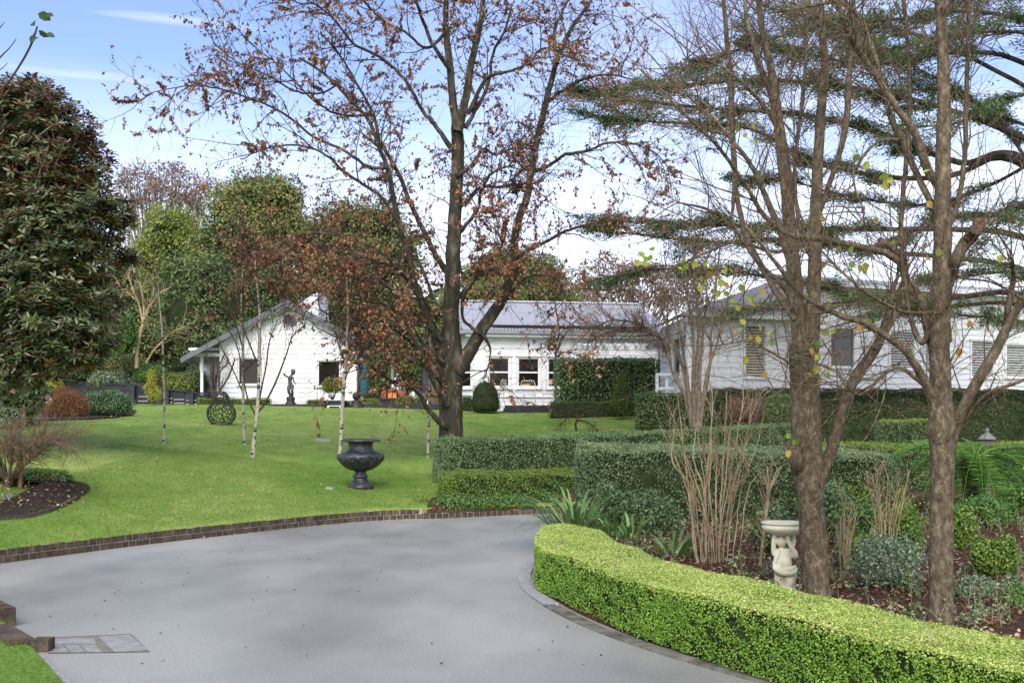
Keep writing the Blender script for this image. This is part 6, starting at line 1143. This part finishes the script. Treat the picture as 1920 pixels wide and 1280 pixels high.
mb = MB(); neck = [(23.5, 72.5), (22.4, 75), (22.2, 79), (23.5, 84), (26, 87), (31, 88.5)]; mb.lathe(b, [(px2(r), px2(z)) for r, z in neck], 48, cap=False); mb.build('neck', iron, root)
mb = MB(); rim = [(30.5, 87.6), (36.5, 86.4), (37.2, 88), (35, 90.3), (30, 91.5), (26, 90.5), (23, 86), (20, 76), (5, 74)]; mb.lathe(b, [(px2(r), px2(z)) for r, z in rim], 96, flute=lambda a, i: (.028 * np.abs(np.cos(a * 14)) if i in (1, 2) else 0)); mb.build('rim', iron, root)
# bird bath with putto
stone = mat('mossy_stone', (.54, .50, .33), (.76, .72, .58), 6, .75, .3, bump=.3, c3=(.66, .62, .43))
b = np.array([*P(1470, 1120, 10.2)[:2], .03]); s = 10.2 / 2000; root = thing('bird_bath', 'pale mossy stone bird bath carried by a draped child figure', 'bird bath', tuple(b))
zt_ = EYE - 178 * s; mb = MB(); bowl = [(.06, -.135), (.115, -.118), (.165, -.095), (.195, -.065), (.203, -.045), (.200, -.032), (.190, -.028), (.197, -.022), (.212, -.012), (.215, -.004), (.208, 0), (.19, -.004), (.15, -.03), (.02, -.04)]
mb.lathe((b[0], b[1], zt_), bowl, 96, flute=lambda a, i: (.045 * np.abs(np.sin(a * 14)) if i in (1, 2, 3, 4) else 0)); mb.build('bowl', stone, root)
mb = MB(); H_ = zt_ - .12 - b[2]; B = lambda x, y, z: b + (x, y, z * H_)
def cap_(pts, rad): mb.tube([B(*p) for p in spline(pts, 4)], np.interp(np.linspace(0, 1, len(spline(pts, 4))), np.linspace(0, 1, len(rad)), rad), 12)
def ball(x, y, z, rx, ry=None, rz=None): mb_sphere(mb, B(x, y, z), (rx, ry or rx, rz or rx), 14, 9)
cap_([(-.005, 0, .30), (-.01, 0, .45), (0, 0, .60), (.002, 0, .76)], [.082, .088, .074, .060])      # torso
ball(-.0, -.05, .50, .055, .05, .07)
cap_([(-.045, .0, .36), (-.052, -.01, .2), (-.05, .0, .03)], [.050, .045, .038]); cap_([(.04, -.02, .36), (.038, -.05, .2), (.035, -.03, .03)], [.052, .048, .036])
cap_([(.075, 0, .44), (.095, 0, .32), (.085, .01, .12), (.095, 0, -.01)], [.030, .032, .026, .02])       # cloth falling at the side
cap_([(-.085, -.04, .60), (-.10, -.045, .45), (-.07, -.085, .37), (0, -.10, .345), (.07, -.08, .36), (.10, -.03, .41)], [.018, .028, .030, .030, .030, .026])
cap_([(-.06, -.05, .74), (-.085, -.05, .6), (-.10, -.04, .48)], [.014, .022, .024])
cap_([(-.09, -.05, .40), (-.02, -.105, .40), (.05, -.10, .42), (.10, -.04, .46)], [.012, .016, .016, .012])
ball(.0, .0, .03, .11, .10, .035); ball(0, .0, 0, .13, .12, .03)
ball(-.03, -.02, .875, .048, .052, .056)                # head under the bowl, tucked to the left
for k in range(16): a = k * 2.4; ball(-.03 + .043 * math.cos(a), .005 + .043 * math.sin(a), .90 + .03 * math.sin(k), .018)
ball(-.03, -.068, .868, .008, .010, .012); ball(-.05, -.055, .86, .012); ball(-.010, -.055, .86, .012)   # nose, cheeks
cap_([(.06, -.01, .73), (.098, -.04, .63), (.085, -.065, .70), (.03, -.075, .86), (.015, -.075, .985)], [.028, .027, .025, .021, .018])
cap_([(-.06, .0, .73), (-.095, -.02, .66), (-.105, -.02, .82), (-.095, -.02, 1.0)], [.028, .028, .024, .02])
for k in range(4): cap_([(.0 + k * .010, -.085, .955), (-.01 + k * .012, -.095, 1.0), (-.012 + k * .012, -.09, 1.04)], [.0065, .006, .005]); cap_([(-.112 + k * .010, -.035, .97), (-.115 + k * .010, -.045, 1.02), (-.115 + k * .01, -.04, 1.05)], [.0065, .006, .005])
cap_([(.095, .01, .99), (.09, .02, .86), (.075, .02, .78)], [.02, .03, .03])
fg = mb.build('figure', stone, root); remesh(fg, .0075)
# boy statue
b = P(548, 755, 40.7); b[2] = 2.35; s = 40.7 / 2000; root = thing('boy_statue', 'slim dark bronze statue of a boy on a round pedestal before the cottage wall', 'statue', tuple(b)); mb = MB(); 
def Q(x, y, dy=0): q = P(x, y, 40.7); return q + np.array([0, dy, 0])
mb.lathe(Q(545, 757), [(.20, -.1), (.20, .02), (.17, .05), (.15, .12), (.17, .2), (.15, .25), (.12, .28)], 20); mb.build('pedestal', charcoal, root)
mb = MB()
def lm_(pts, rad): p = spline(np.array([Q(*q) for q in pts]), 4); mb.tube(p, np.interp(np.linspace(0, 1, len(p)), np.linspace(0, 1, len(rad)), rad) * .88, 10)
lm_([(545, 722), (543.5, 714), (544, 706)], [.10, .085, .105]); lm_([(544, 708), (546, 704), (548, 701)], [.09, .05, .045])
lm_([(542, 722), (541.5, 732, -.03), (543.5, 741, .02), (544.5, 748, 0)], [.085, .07, .055, .035]); lm_([(544.5, 748), (545, 749.5, -.09)], [.035, .02])
lm_([(548, 722), (549, 732, -.12), (548.5, 739, .02), (548, 744, .08)], [.085, .065, .05, .03]); lm_([(548, 744, .08), (549.5, 746, .02)], [.03, .02])
lm_([(539.8, 706), (536, 704.5, -.02), (533.5, 702.5, -.12), (538, 700.5, -.22)], [.045, .038, .034, .025]); lm_([(548.5, 706), (550.5, 712, -.04), (553.5, 717.5, -.14), (556.5, 720, -.18)], [.045, .038, .032, .022])
lm_([(555, 724, -.18), (557.5, 717, -.18)], [.012, .012])
for k in range(4): lm_([(556.3, 719.5 + k * .35, -.19), (557.4, 719.6 + k * .35, -.2)], [.009, .007])
mb_sphere(mb, Q(550, 697.5, -.03), (.085, .10, .115), 14, 10); mb_sphere(mb, Q(549.5, 695, .0), (.10, .11, .07), 14, 8); mb_sphere(mb, Q(551.5, 698, -.125), (.014, .02, .02), 8, 6)
st = mb.build('figure', bronze, root); remesh(st, .016)
# pear sculpture of welded rings
b = G(415, 796); s = b[1] / 2000; root = thing('pear_sculpture', 'open pear shaped garden sculpture welded from dark metal rings', 'sculpture', tuple(b)); zz = np.array([0, 4, 10, 18, 26, 34, 42, 50, 56, 60, 62]) * s; rr = np.array([15, 19, 23.5, 26, 25.5, 22, 16.5, 14, 11.5, 8, 3]) * s
mb = MB(); n = 0; pts = []; tries = 0
while len(pts) < 150 and tries < 40000:
    tries += 1; z = rng.uniform(.01, zz[-1] * .98); r = np.interp(z, zz, rr); 
    if rng.uniform(0, 1) > r / rr.max() + .1: continue
    a = rng.uniform(0, 6.28); p = np.array([r * math.cos(a), r * math.sin(a), z])
    if all(np.linalg.norm(p - q[0]) > q[2] for q in pts): sl = (np.interp(z + .02, zz, rr) - np.interp(z - .02, zz, rr)) / .04; pts.append((p, nrm(np.array([math.cos(a), math.sin(a), -sl])[None])[0], .115 if z < zz[-1] * .55 else .085))
t = np.linspace(0, 2 * math.pi, 9)
for p, nn_, d in pts:
    e1 = nrm(np.cross(nn_, [0.01, 0, 1.])[None])[0]; e2 = np.cross(nn_, e1); R0 = d * rng.uniform(.50, .60); pp = b + p + e1 * (R0 * np.cos(t))[:, None] + e2 * (R0 * rng.uniform(1, 1.35) * np.sin(t))[:, None]; mb.tube(pp, .011, 5, cap=False)
mb.build('shell', mat('dark_steel', (.03, .026, .02), (.07, .06, .045), 20, .5, .5, metal=.4), root); mb = MB(); c = b + (0, 0, zz[-1]); mb.tube(spline([c - (0, 0, .05), c + (0, 0, .12), c + (.02, 0, .24), c + (.05, 0, .34)], 4), .012, 6); mb.build('stalk', MATS['dark_steel'], root)
mb = MB(); mb.lathe(c - (0, 0, .16), [(.20, 0), (.17, .06), (.12, .12), (.02, .16)], 20, cap=False); mb.build('cap', mat('cap_steel', (.3, .29, .27), rough=.3, metal=.7), root)
# black planter with ball topiary
b = P(628, 768, 40.1); b[2] = 2.3; s = 40.1 / 2000; root = thing('planter', 'wide low black planter trough near the cottage corner', 'planter', tuple(b)); mb = MB(); w0, w1, h = 17 * s, 22 * s, .30; zt_ = EYE + (800 - 751) * s
for (x0, x1, y0, y1, z0, z1) in ((-w1, w1, -.30, .30, -.04, 0),): mb.box(b[0] + x0, b[0] + x1, b[1] + y0, b[1] + y1, zt_ + z0, zt_ + z1)
v = [(b[0] + sx * (w0 if k == 0 else w1 * .93), b[1] + sy * (.2 if k == 0 else .27), (b[2] - .1 if k == 0 else zt_ - .04)) for k in (0, 1) for sx, sy in ((-1, -1), (1, -1), (1, 1), (-1, 1))]; mb.add(v, [(0, 1, 5, 4), (1, 2, 6, 5), (2, 3, 7, 6), (3, 0, 4, 7)]); mb.build('trough', charcoal, root)
mb = MB(); mb.box(b[0] - w1 * .9, b[0] + w1 * .9, b[1] - .26, b[1] + .26, zt_ + .002, zt_ + .01); mb.build('earth', soil, root)
cst = P(625, 750, 40.1); shrub('standard_bush', 'round yellow-green standard bush on thin stems growing in the black trough', 'bush', lobes_px([(625, 722, 22, 15), (616, 727, 13, 10), (636, 724, 13, 11)], 40.1), cst + (0, 0, .02), 2600, .055, leafmat('standard_leaves', [(.08, .11, .02), (.22, .26, .04), (.42, .43, .08)], .5, .3), stems=6, corem=core, sr=.02, lo=.7, inner=.8)
b = P(668, 765, 40.2); b[2] = 2.3; mb = MB(); mb.lathe(b, [(.26, -.1), (.26, .1), (.22, .14), (.17, .2), (.19, .26), (.12, .30), (.08, .33)], 24); mb_sphere(mb, b + (0, 0, .46), (.15, .15, .15), 20, 12); root = tag(mb.build('ball_finial', charcoal, org=tuple(b)), 'black ball finial on a stepped plinth right of the trough', 'ornament')
b = P(790, 765, 41.8); b[2] = 2.3; mb = MB(); mb.lathe(b, [(.22, -.1), (.22, .35), (.28, .38), (.28, .42), (.16, .48), (.2, .56), (.1, .62)], 24); tag(mb.build('stone_pedestal', mat('old_grey_stone', (.09, .09, .085), (.18, .18, .17), 6, .9), org=tuple(b)), 'grey stone pedestal with moulded cap right of the pizza oven', 'pedestal')
# white sloping chair back beside the trough
a = [P(x, y, 39.9) for x, y in ((603, 741), (618, 744), (630, 768), (618, 772))]; root = thing('garden_chair', 'white timber garden chair with slanting back seen beside the black trough', 'chair', tuple(np.array(a[3]) * [1, 1, 0] + [0, 0, 2.3]))
for i in range(4):
    t0, t1 = i / 4 + .01, (i + 1) / 4 - .01; L0 = lambda p, q, t: np.array(p) * (1 - t) + np.array(q) * t; q4 = [L0(a[0], a[1], t0), L0(a[0], a[1], t1), L0(a[3], a[2], t1), L0(a[3], a[2], t0)]; mb = MB(); mb.add(q4 + [q + (0, .03, 0) for q in q4], [(3, 2, 1, 0), (4, 5, 6, 7), (0, 1, 5, 4), (2, 3, 7, 6), (0, 4, 7, 3), (1, 2, 6, 5)]); mb.build('back_slat', trimw, root)
mb = MB(); q = a[2]; mb.box(q[0] - .25, q[0] + .28, 39.45, 39.9, q[2] + .12, q[2] + .15); mb.build('seat', trimw, root); mb = MB(); mb.box(q[0] + .2, q[0] + .26, 39.45, 39.5, 2.25, q[2] + .12); mb.build('leg', trimw, root); mb = MB(); mb.box(q[0] - .25, q[0] - .19, 39.45, 39.5, 2.25, q[2] + .12); mb.build('leg', trimw, root)
# pizza oven
Yo = 42.3; b = P(735, 768, Yo); b[2] = 2.35; s = Yo / 2000; root = thing('pizza_oven', 'outdoor pizza oven with red brick arch, orange door and metal flue on a dark bench', 'oven', tuple(b)); z = lambda y: EYE + (800 - y) * s; X = lambda x: (x - 960) * s
mb = MB(); mb.box(X(700), X(762), Yo, Yo + 1.1, 2.2, z(748) - .03); mb.box(X(697), X(765), Yo - .05, Yo + 1.15, z(748) - .03, z(746)); mb.build('bench', charcoal, root)
mb = MB(); mb.box(X(724), X(742), Yo - .01, Yo - .004, z(763), z(759)); mb.build('wood_slot', mat('black_void', (.004, .004, .004)), root)
redb = mat('red_brick', (.36, .075, .05), (.52, .15, .10), 9, .8, bump=.4, c3=(.44, .10, .07)); mb = MB(); cx = X(735.5); zb = z(746); Ro, Ri = X(756) - cx, X(747) - cx; hz_ = z(733) - zb
n = 15; a = np.linspace(math.pi, 0, n + 1)
def arcp(t, r, k): return (cx + r * math.cos(t), zb + hz_ * .62 * k + r * math.sin(t) * .42)
for i in range(n):
    t0, t1 = a[i] - .012, a[i + 1] + .012; v = [arcp(t0, Ri, 1), arcp(t0, Ro, 1.1), arcp(t1, Ro, 1.1), arcp(t1, Ri, 1)]; V = [(p[0], Yo - .02, p[1]) for p in v] + [(p[0], Yo + .25, p[1]) for p in v]; mb.add(V, [(0, 3, 2, 1), (0, 1, 5, 4), (1, 2, 6, 5), (2, 3, 7, 6), (3, 0, 4, 7)])
for sg in (-1, 1):
    for k in range(4):
        h0 = zb + hz_ * .17 * k; mb.box(cx + (Ri if sg > 0 else -Ro), cx + (Ro if sg > 0 else -Ri), Yo - .02, Yo + .25, h0 + .002, h0 + hz_ * .17 - .006)
mb.build('arch', redb, root)
mb = MB(); mb.box(cx - Ri, cx + Ri, Yo + .1, Yo + .14, zb, zb + hz_ * 1.2); mb.build('opening', MATS['black_void'], root)
mb = MB(); dw = X(744) - cx; mb.box(cx - dw, cx + dw * .9, Yo + .04, Yo + .09, zb + .005, z(734.5)); mb.lathe((cx + dw * .6, Yo + .03, zb + .12), [(.02, -.02), (.02, .02)], 8); mb.build('oven_door', mat('terracotta_door', (.62, .24, .06), (.7, .32, .10), 6, .6), root)
mb = MB(); mb_sphere(mb, (cx, Yo + .65, zb), (Ro * .98, .6, hz_ * 1.35), 20, 12, zb); mb.build('dome', charcoal, root)
mb = MB(); mb.lathe((cx, Yo + .2, z(726)), [(.17, 0), (.12, .08), (.085, .18), (.08, .22)], 16, cap=False); mb.lathe((cx - .02, Yo + .25, z(718)), [(.085, 0), (.085, 1.3)], 16); mb.build('flue', mat('steel_flue', (.35, .34, .33), rough=.35, metal=.8), root)
for x, lb_ in ((684, 'folded teal umbrella standing left of the pizza oven'),):
    b = P(x, 762, 41.7); b[2] = 2.3; root = thing('garden_umbrella', lb_, 'umbrella', tuple(b)); mb = MB(); mb.lathe(b, [(.10, .5), (.17, .7), (.13, 1.3), (.05, 2.1), (.01, 2.25)], 18, flute=lambda a, i: .12 * np.cos(a * 6)); mb.build('canopy', mat('teal_canvas', (.02, .09, .11), (.04, .14, .16), 3, .8), root); mb = MB(); mb.tube([b - (0, 0, .1), b + (0, 0, 2.3)], .02, 8); mb.build('pole', bark_dark, root)
b = P(799, 765, 43.0); b[2] = 2.3; root = thing('garden_umbrella', 'folded dark umbrella standing just left of the beech trunk', 'umbrella', tuple(b)); mb = MB(); mb.lathe(b, [(.10, .5), (.2, .7), (.16, 1.3), (.06, 2.0), (.01, 2.15)], 18, flute=lambda a, i: .12 * np.cos(a * 6)); mb.build('canopy', mat('slate_canvas', (.035, .04, .05), (.06, .065, .075), 3, .8), root); mb = MB(); mb.tube([b - (0, 0, .1), b + (0, 0, 2.2)], .02, 8); mb.build('pole', bark_dark, root)
# white iron chairs and table on the deck
ironw = mat('white_iron', (.72, .70, .66), (.60, .57, .52), 20, .5)
def chair(x, Y, z0, rot, label):
    b = np.array([(x - 960) / 2000 * Y, Y, z0]); root = thing('iron_chair', label, 'chair', tuple(b), 'white iron chairs on the deck'); ca, sa = math.cos(rot), math.sin(rot)
    T = lambda p: b + np.array([p[0] * ca - p[1] * sa, p[0] * sa + p[1] * ca, p[2]])
    def tb(nm, lines, r=.011):
        mb = MB()
        for l_ in lines: q = spline([T(p) for p in l_], 5); mb.tube(q, r, 6)
        mb.build(nm, ironw, root)
    bk_ = [(-.24, .20, .44), (-.29, .24, .70), (-.24, .28, .93), (-.12, .29, .98), (0, .29, .955), (.12, .29, .98), (.24, .28, .93), (.29, .24, .70), (.24, .20, .44)]
    ins = [[(x_, .20, .44), (x_ * 1.3, .26, .75), (x_ * .8, .285, .95)] for x_ in (-.16, -.08, 0, .08, .16)] + [[(-.27, .235, .62), (0, .24, .72), (.27, .235, .62)], [(-.13, .24, .62), (0, .28, .86), (.13, .24, .62)]]
    tb('backrest', [bk_], .016); tb('back_lattice', ins, .006)
    mb = MB(); mb.lathe(T((0, 0, .43)), [(.24, 0), (.25, .01), (.24, .02)], 24); mb.build('seat', ironw, root)
    for sx in (-1, 1): tb('armrest', [[(sx * .29, .24, .66), (sx * .31, 0, .66), (sx * .28, -.2, .62), (sx * .24, -.2, .44)]], .013)
    for sx in (-1, 1):
        for sy in (-1, 1): tb('leg', [[(sx * .2, sy * .18, .43), (sx * .21, sy * .2, .2), (sx * .25, sy * .25, 0)]], .013)
zd = 2.42
chair(1029, 41.0, zd, R(180), 'white iron chair with a tall heart shaped back in front of the rightmost sash window'); chair(992, 41.6, zd, R(170), 'white iron chair behind the fallen-looking scrolled one, below the middle sash window'); chair(932, 40.9, zd, R(250), 'white iron chair seen side on just right of the dome topiary')
b = np.array([(966 - 960) / 2000 * 40.9, 40.9, zd]); root = thing('iron_table', 'low white iron table between the chairs on the deck', 'table', tuple(b)); mb = MB(); mb.lathe(b + (0, 0, .30), [(.36, 0), (.38, .012), (.36, .025)], 28); mb.build('tabletop', ironw, root)
for k in range(3): a = k * 2.1; mb = MB(); mb.tube(spline([b + (.15 * math.cos(a), .15 * math.sin(a), .3), b + (.06 * math.cos(a), .06 * math.sin(a), .15), b + (.26 * math.cos(a), .26 * math.sin(a), 0)], 5), .014, 6); mb.build('leg', ironw, root)
# pagoda lantern
b = P(1851, 842, 17); s = 17 / 2000; root = thing('stone_lantern', 'small grey stone lantern with a tiered cap seen among the fern fronds', 'lantern', (b[0], 17, .45)); stn = mat('lantern_stone', (.10, .10, .085), (.24, .24, .21), 9, .9, bump=.4)
mb = MB(); mb.lathe((b[0], 17, .45), [(.09, 0), (.05, .1), (.05, .5), (.09, .62)], 12); mb.lathe((b[0], 17, b[2]), [(.10, 0), (.12, .03), (.10, .06)], 6); mb.build('pillar', stn, root)
mb = MB(); mb.lathe((b[0], 17, b[2] + .06), [(.08, 0), (.08, .10)], 6, sm=False); mb.build('light_box', stn, root); mb = MB(); mb.lathe((b[0], 17, b[2] + .16), [(.15, 0), (.13, .03), (.05, .09), (.03, .11), (.04, .14), (.0, .19)], 6, sm=False); mb.build('cap', stn, root)
# stepping slabs in the lawn
for x, y, w_, lb_ in ((607, 826, 30, 'flat pale slab lying flush in the lawn left of the leaning birch'), (618, 916, 14, 'thin pale slab in the grass left of the urn foot')):
    c = G(x, y); s = c[1] / 2000; mb = MB(); ang = .1; L_ = w_ * s / 2; v = []
    for dz in (.0, .018):
        for sx, sy in ((-1, -1), (1, -.8), (.9, 1), (-1.1, .9)): px_, py_ = c[0] + sx * L_, c[1] + sy * (.30 if w_ > 20 else .10); v.append((px_, py_, float(zf(px_, py_)) + dz))
    mb.add(v, [(4, 5, 6, 7), (0, 1, 5, 4), (1, 2, 6, 5), (2, 3, 7, 6), (3, 0, 4, 7)]); tag(mb.build('stone_slab', mat('pale_slab', (.26, .30, .20), (.38, .40, .32), 5, .8), org=tuple(c)), lb_, 'slab')
# leafy twigs from a near tree hanging in at the top left
Yn = 7.; tw = [([(-30, 190, 5), (10, 160, 4), (40, 118, 4), (60, 80, 4), (70, 50, 3)], 0), ([(-20, 130, 3), (0, 108, 3), (18, 90, 2), (30, 74, 1.5)], .1), ([(-20, 150, 3), (-5, 135, 2), (8, 125, 1.5), (14, 118, 1)], .1), ([(-10, 60, 3), (2, 50, 2), (8, 42, 1)], .1), ([(68, 58, 2), (62, 68, 2), (72, 72, 2)], 0), ([(-70, 260, 8), (-30, 190, 6)], 0), ([(-120, 330, 10), (-70, 260, 8)], 0)]
b0 = P(-300, 900, Yn); b0[2] = 0
tw.insert(0, ([(-300, 1250, 40), (-290, 900, 34), (-240, 600, 26), (-160, 400, 14), (-110, 320, 9)], 0))
root = drawn_tree('leafy_tree', 'near tree off the left edge with a few green leaves on twigs against the sky', 'tree', Yn, tw, base=b0, bark=bark_dark, wob=0)
pp = [(66, 45, .5, -.6), (75, 28, .9, -.35), (90, 32, 1, -.3), (76, 60, .5, -.8), (90, 66, 1, -.25), (70, 70, -.4, -.9)]; mb = MB(); pc = np.array([P(x - 4, y - 3, Yn) for x, y, _, _ in pp]); dv = np.array([(a, -.1, c) for _, _, a, c in pp])
V, F = leaf_hex(pc, np.tile([0, -1., .3], (len(pp), 1)) + rng.normal(0, .3, (len(pp), 3)), .075, .75, dv, jit=.2); mb.add(V, F); mb.build('leaves', leafmat('near_leaf', [(.03, .06, .015), (.07, .12, .03)], .5, .4), root)

bk_arr = np.array(bk[::-1])
# ------------------------------------------------------------------ grass blades, litter
def scatter_blades(n, xr, yr, f, h, w_, name, ok=None, lm=None):
    X = rng.uniform(*xr, n); Yq = rng.uniform(*yr, n)
    if ok is not None: k = ok(X, Yq); X, Yq = X[k], Yq[k]
    n = len(X); Z = f(X, Yq); c = np.stack([X, Yq, Z], 1); a = rng.uniform(0, 6.28, n); d = np.stack([np.cos(a) * .5, np.sin(a) * .5, np.ones(n)], 1); nn_ = np.stack([-np.sin(a), np.cos(a), 0 * a], 1)
    V, F = leaf_quads(c, nn_, h, w_, dirv=d + rng.normal(0, .25, (n, 3)), jit=.3, base=True); mb = MB(); mb.add(V, F); return kind(mb.build(name, lm), 'stuff')
gl = leafmat('grass_blades', [(.07, .15, .02), (.12, .22, .03), (.18, .27, .05), (.26, .31, .09)], .6, .35, .25, nscale=.6, namt=.5)
o = scatter_blades(190000, (-8.5, 1.2), (12, 23), zf, .034, .12, 'grass', lambda X, Y: (Y > Yk(X) + .12) & (np.abs(X / Y) < .52) & ~((X < -5.6) & (Y > 17.2) & (Y < 21.8) & (X < -7.4 + (Y - 17) * .0)), gl)
a_ = near_k
o = scatter_blades(26000, (-5.6, -2.2), (4.5, 10.5), lambda X, Y: .048 + 0 * X, .045, .09, 'grass', lambda X, Y: X < np.interp(Y, a_[::-1, 1], a_[::-1, 0]) - .01, gl)
def scatter_flat(n, P_, size, asp, lm, name, jit=.35):
    n = len(P_); V, F = leaf_hex(P_, np.tile([0, 0, 1.], (n, 1)), size, asp, rng.normal(0, 1, (n, 3)), jit=jit); mb = MB(); mb.add(V, F); return kind(mb.build(name, lm), 'stuff')
n = 4200; X = rng.uniform(-15, 8, n); Yq = rng.uniform(14, 40, n); k = (Yq > Yk(X) + .3) & (np.abs(X / Yq) < .5); X, Yq = X[k], Yq[k]; scatter_flat(n, np.stack([X, Yq, zf(X, Yq) + .03], 1), .05, .6, lm_dead, 'fallen_leaves')
n = 9000; Yq = rng.uniform(4.5, 17, n); X = np.interp(Yq, ki[::-1, 1], ki[::-1, 0]) + .05 + rng.exponential(2.6, n); scatter_flat(n, np.stack([X, Yq, zbed(X, Yq) + .018], 1), .05, .6, lm_dead, 'fallen_leaves')
k_ = 110; f_s, b_s = ring_poly(h1f, h1b); t_ = (rng.uniform(.05, .85, k_) * len(f_s)).astype(int); v_ = rng.uniform(.05, .95, (k_, 1)); q_ = f_s[t_] * (1 - v_) + b_s[t_] * v_; scatter_flat(k_, np.c_[q_, np.full(k_, .475)], .035, .6, lm_dead, 'fallen_leaves')
n = 1500; p_ = np.array([G(x, y) for x, y in zip(rng.uniform(-20, 165, 300), rng.uniform(905, 965, 300))]); scatter_flat(300, p_ + (0, 0, .12), .045, .6, lm_dead, 'fallen_leaves')
X = rng.uniform(-4.5, 3.0, 130); Yq = rng.uniform(6, 18, 130); k = (Yq < Yk(X) - .2) & (X < np.interp(Yq, ko[::-1, 1], ko[::-1, 0]) - .1); scatter_flat(k.sum(), np.stack([X[k], Yq[k], 0 * X[k] + .008], 1), .028, .6, leafmat('dark_debris', [(.03, .02, .012), (.12, .06, .03)], .8, 0), 'fallen_leaves')
X = rng.uniform(-4.5, 1.0, 90); Yq = Yk(X) - rng.exponential(.12, 90) - .02; scatter_flat(90, np.stack([X, Yq, 0 * X + .008], 1), .04, .6, lm_dead, 'fallen_leaves')
# loose leaves at the foot of hedge B
gx = np.linspace(-1.5, 3.0, 24); y0 = np.interp(gx, [-1.5, -1.2, -.75, -.2, .4, 1.0, 2.2, 4], [18.7, 18.8, 19.06, 19.37, 19.7, 20.05, 20.75, 21.4]); mb = MB(); V = []
for k_, (dy, z_) in enumerate(((0, .06), (.12, .20), (.55, .26), (1.1, .27))): V += [(x, y + dy, max(z_, float(zf(x, y + dy)) + .03) if k_ else .06) for x, y in zip(gx, y0)]
V = np.array(V); V[24:, 2] += rng.normal(0, .012, 72); mb.add(V, [(k * 24 + i, k * 24 + i + 1, (k + 1) * 24 + i + 1, (k + 1) * 24 + i) for k in range(3) for i in range(23)]); kind(mb.build('hedge_bed_soil', mulch, smooth=True), 'structure')
px_shrub('ground_ivy', 'low ivy-like green cover spilling over the kerb below the middle box hedge', 'plant', 860, 960, 190, 30, 9000, .045, lm_green, Y=19.1, lobes=[(800, 944, 30, 9, .4), (845, 948, 34, 20, .05), (880, 946, 34, 16, .2), (925, 944, 36, 16, .45), (970, 940, 36, 14, .75), (1020, 938, 40, 14, 1.2)], lo=.55, scatter=.03)
# tangled undergrowth of the bed: low leaves and dry stems nobody could count
n = 4200; Yq = rng.uniform(8.0, 17, n); e_ = np.interp(Yq, bk_arr[:, 1], bk_arr[:, 0]); X = e_ + .5 + rng.uniform(0, 1, n) ** .8 * (Yq * .52 - e_); k = (np.sin(X * 2.3 + 1) * np.sin(Yq * 1.9) + rng.normal(0, .5, n) > .1) & (np.hypot(X - 2.6, Yq - 10.1) > .45); X, Yq = X[k], Yq[k]; n = len(X)
c = np.stack([X, Yq, zbed(X, Yq)], 1); mb = MB(); d = nrm(rng.normal(0, .6, (n, 3)) + (0, 0, .9)); Ls = rng.uniform(.08, .34, n); a = np.linspace(0, 1, 4)[None, :, None]; pts = c[:, None] + d[:, None] * a * Ls[:, None, None] + rng.normal(0, .01, (n, 4, 3)); batch(mb, pts, np.tile(np.linspace(.003, .0012, 4), (n, 1)), 3, 0)
m = n * 9; q, t = on_poly(pts, m, .15); q = q + rng.normal(0, .02, q.shape); V, F = leaf_quads(q, np.tile([0, -.3, 1.], (m, 1)), .038, .5, dirv=t + rng.normal(0, .8, (m, 3)), jit=.6); h_ = m // 2; mb.add(V[:h_ * 4], F[:h_], 1); mb.add(V[h_ * 4:], F[:m - h_], 2)
kind(mb.build('undergrowth', [bark_tan, lm_green, lm_grey]), 'stuff')
px_shrub('leafy_shrub', 'loose leafy shrub filling the gap under the tall hedge', 'shrub', 1175, 1005, 90, 90, 3600, .05, lm_dark, Y=14.3, lobes=[(1170, 960, 40, 40), (1215, 990, 40, 36, -.4), (1140, 930, 26, 26)], lo=.5, scatter=.04, corem=None, inner=0)
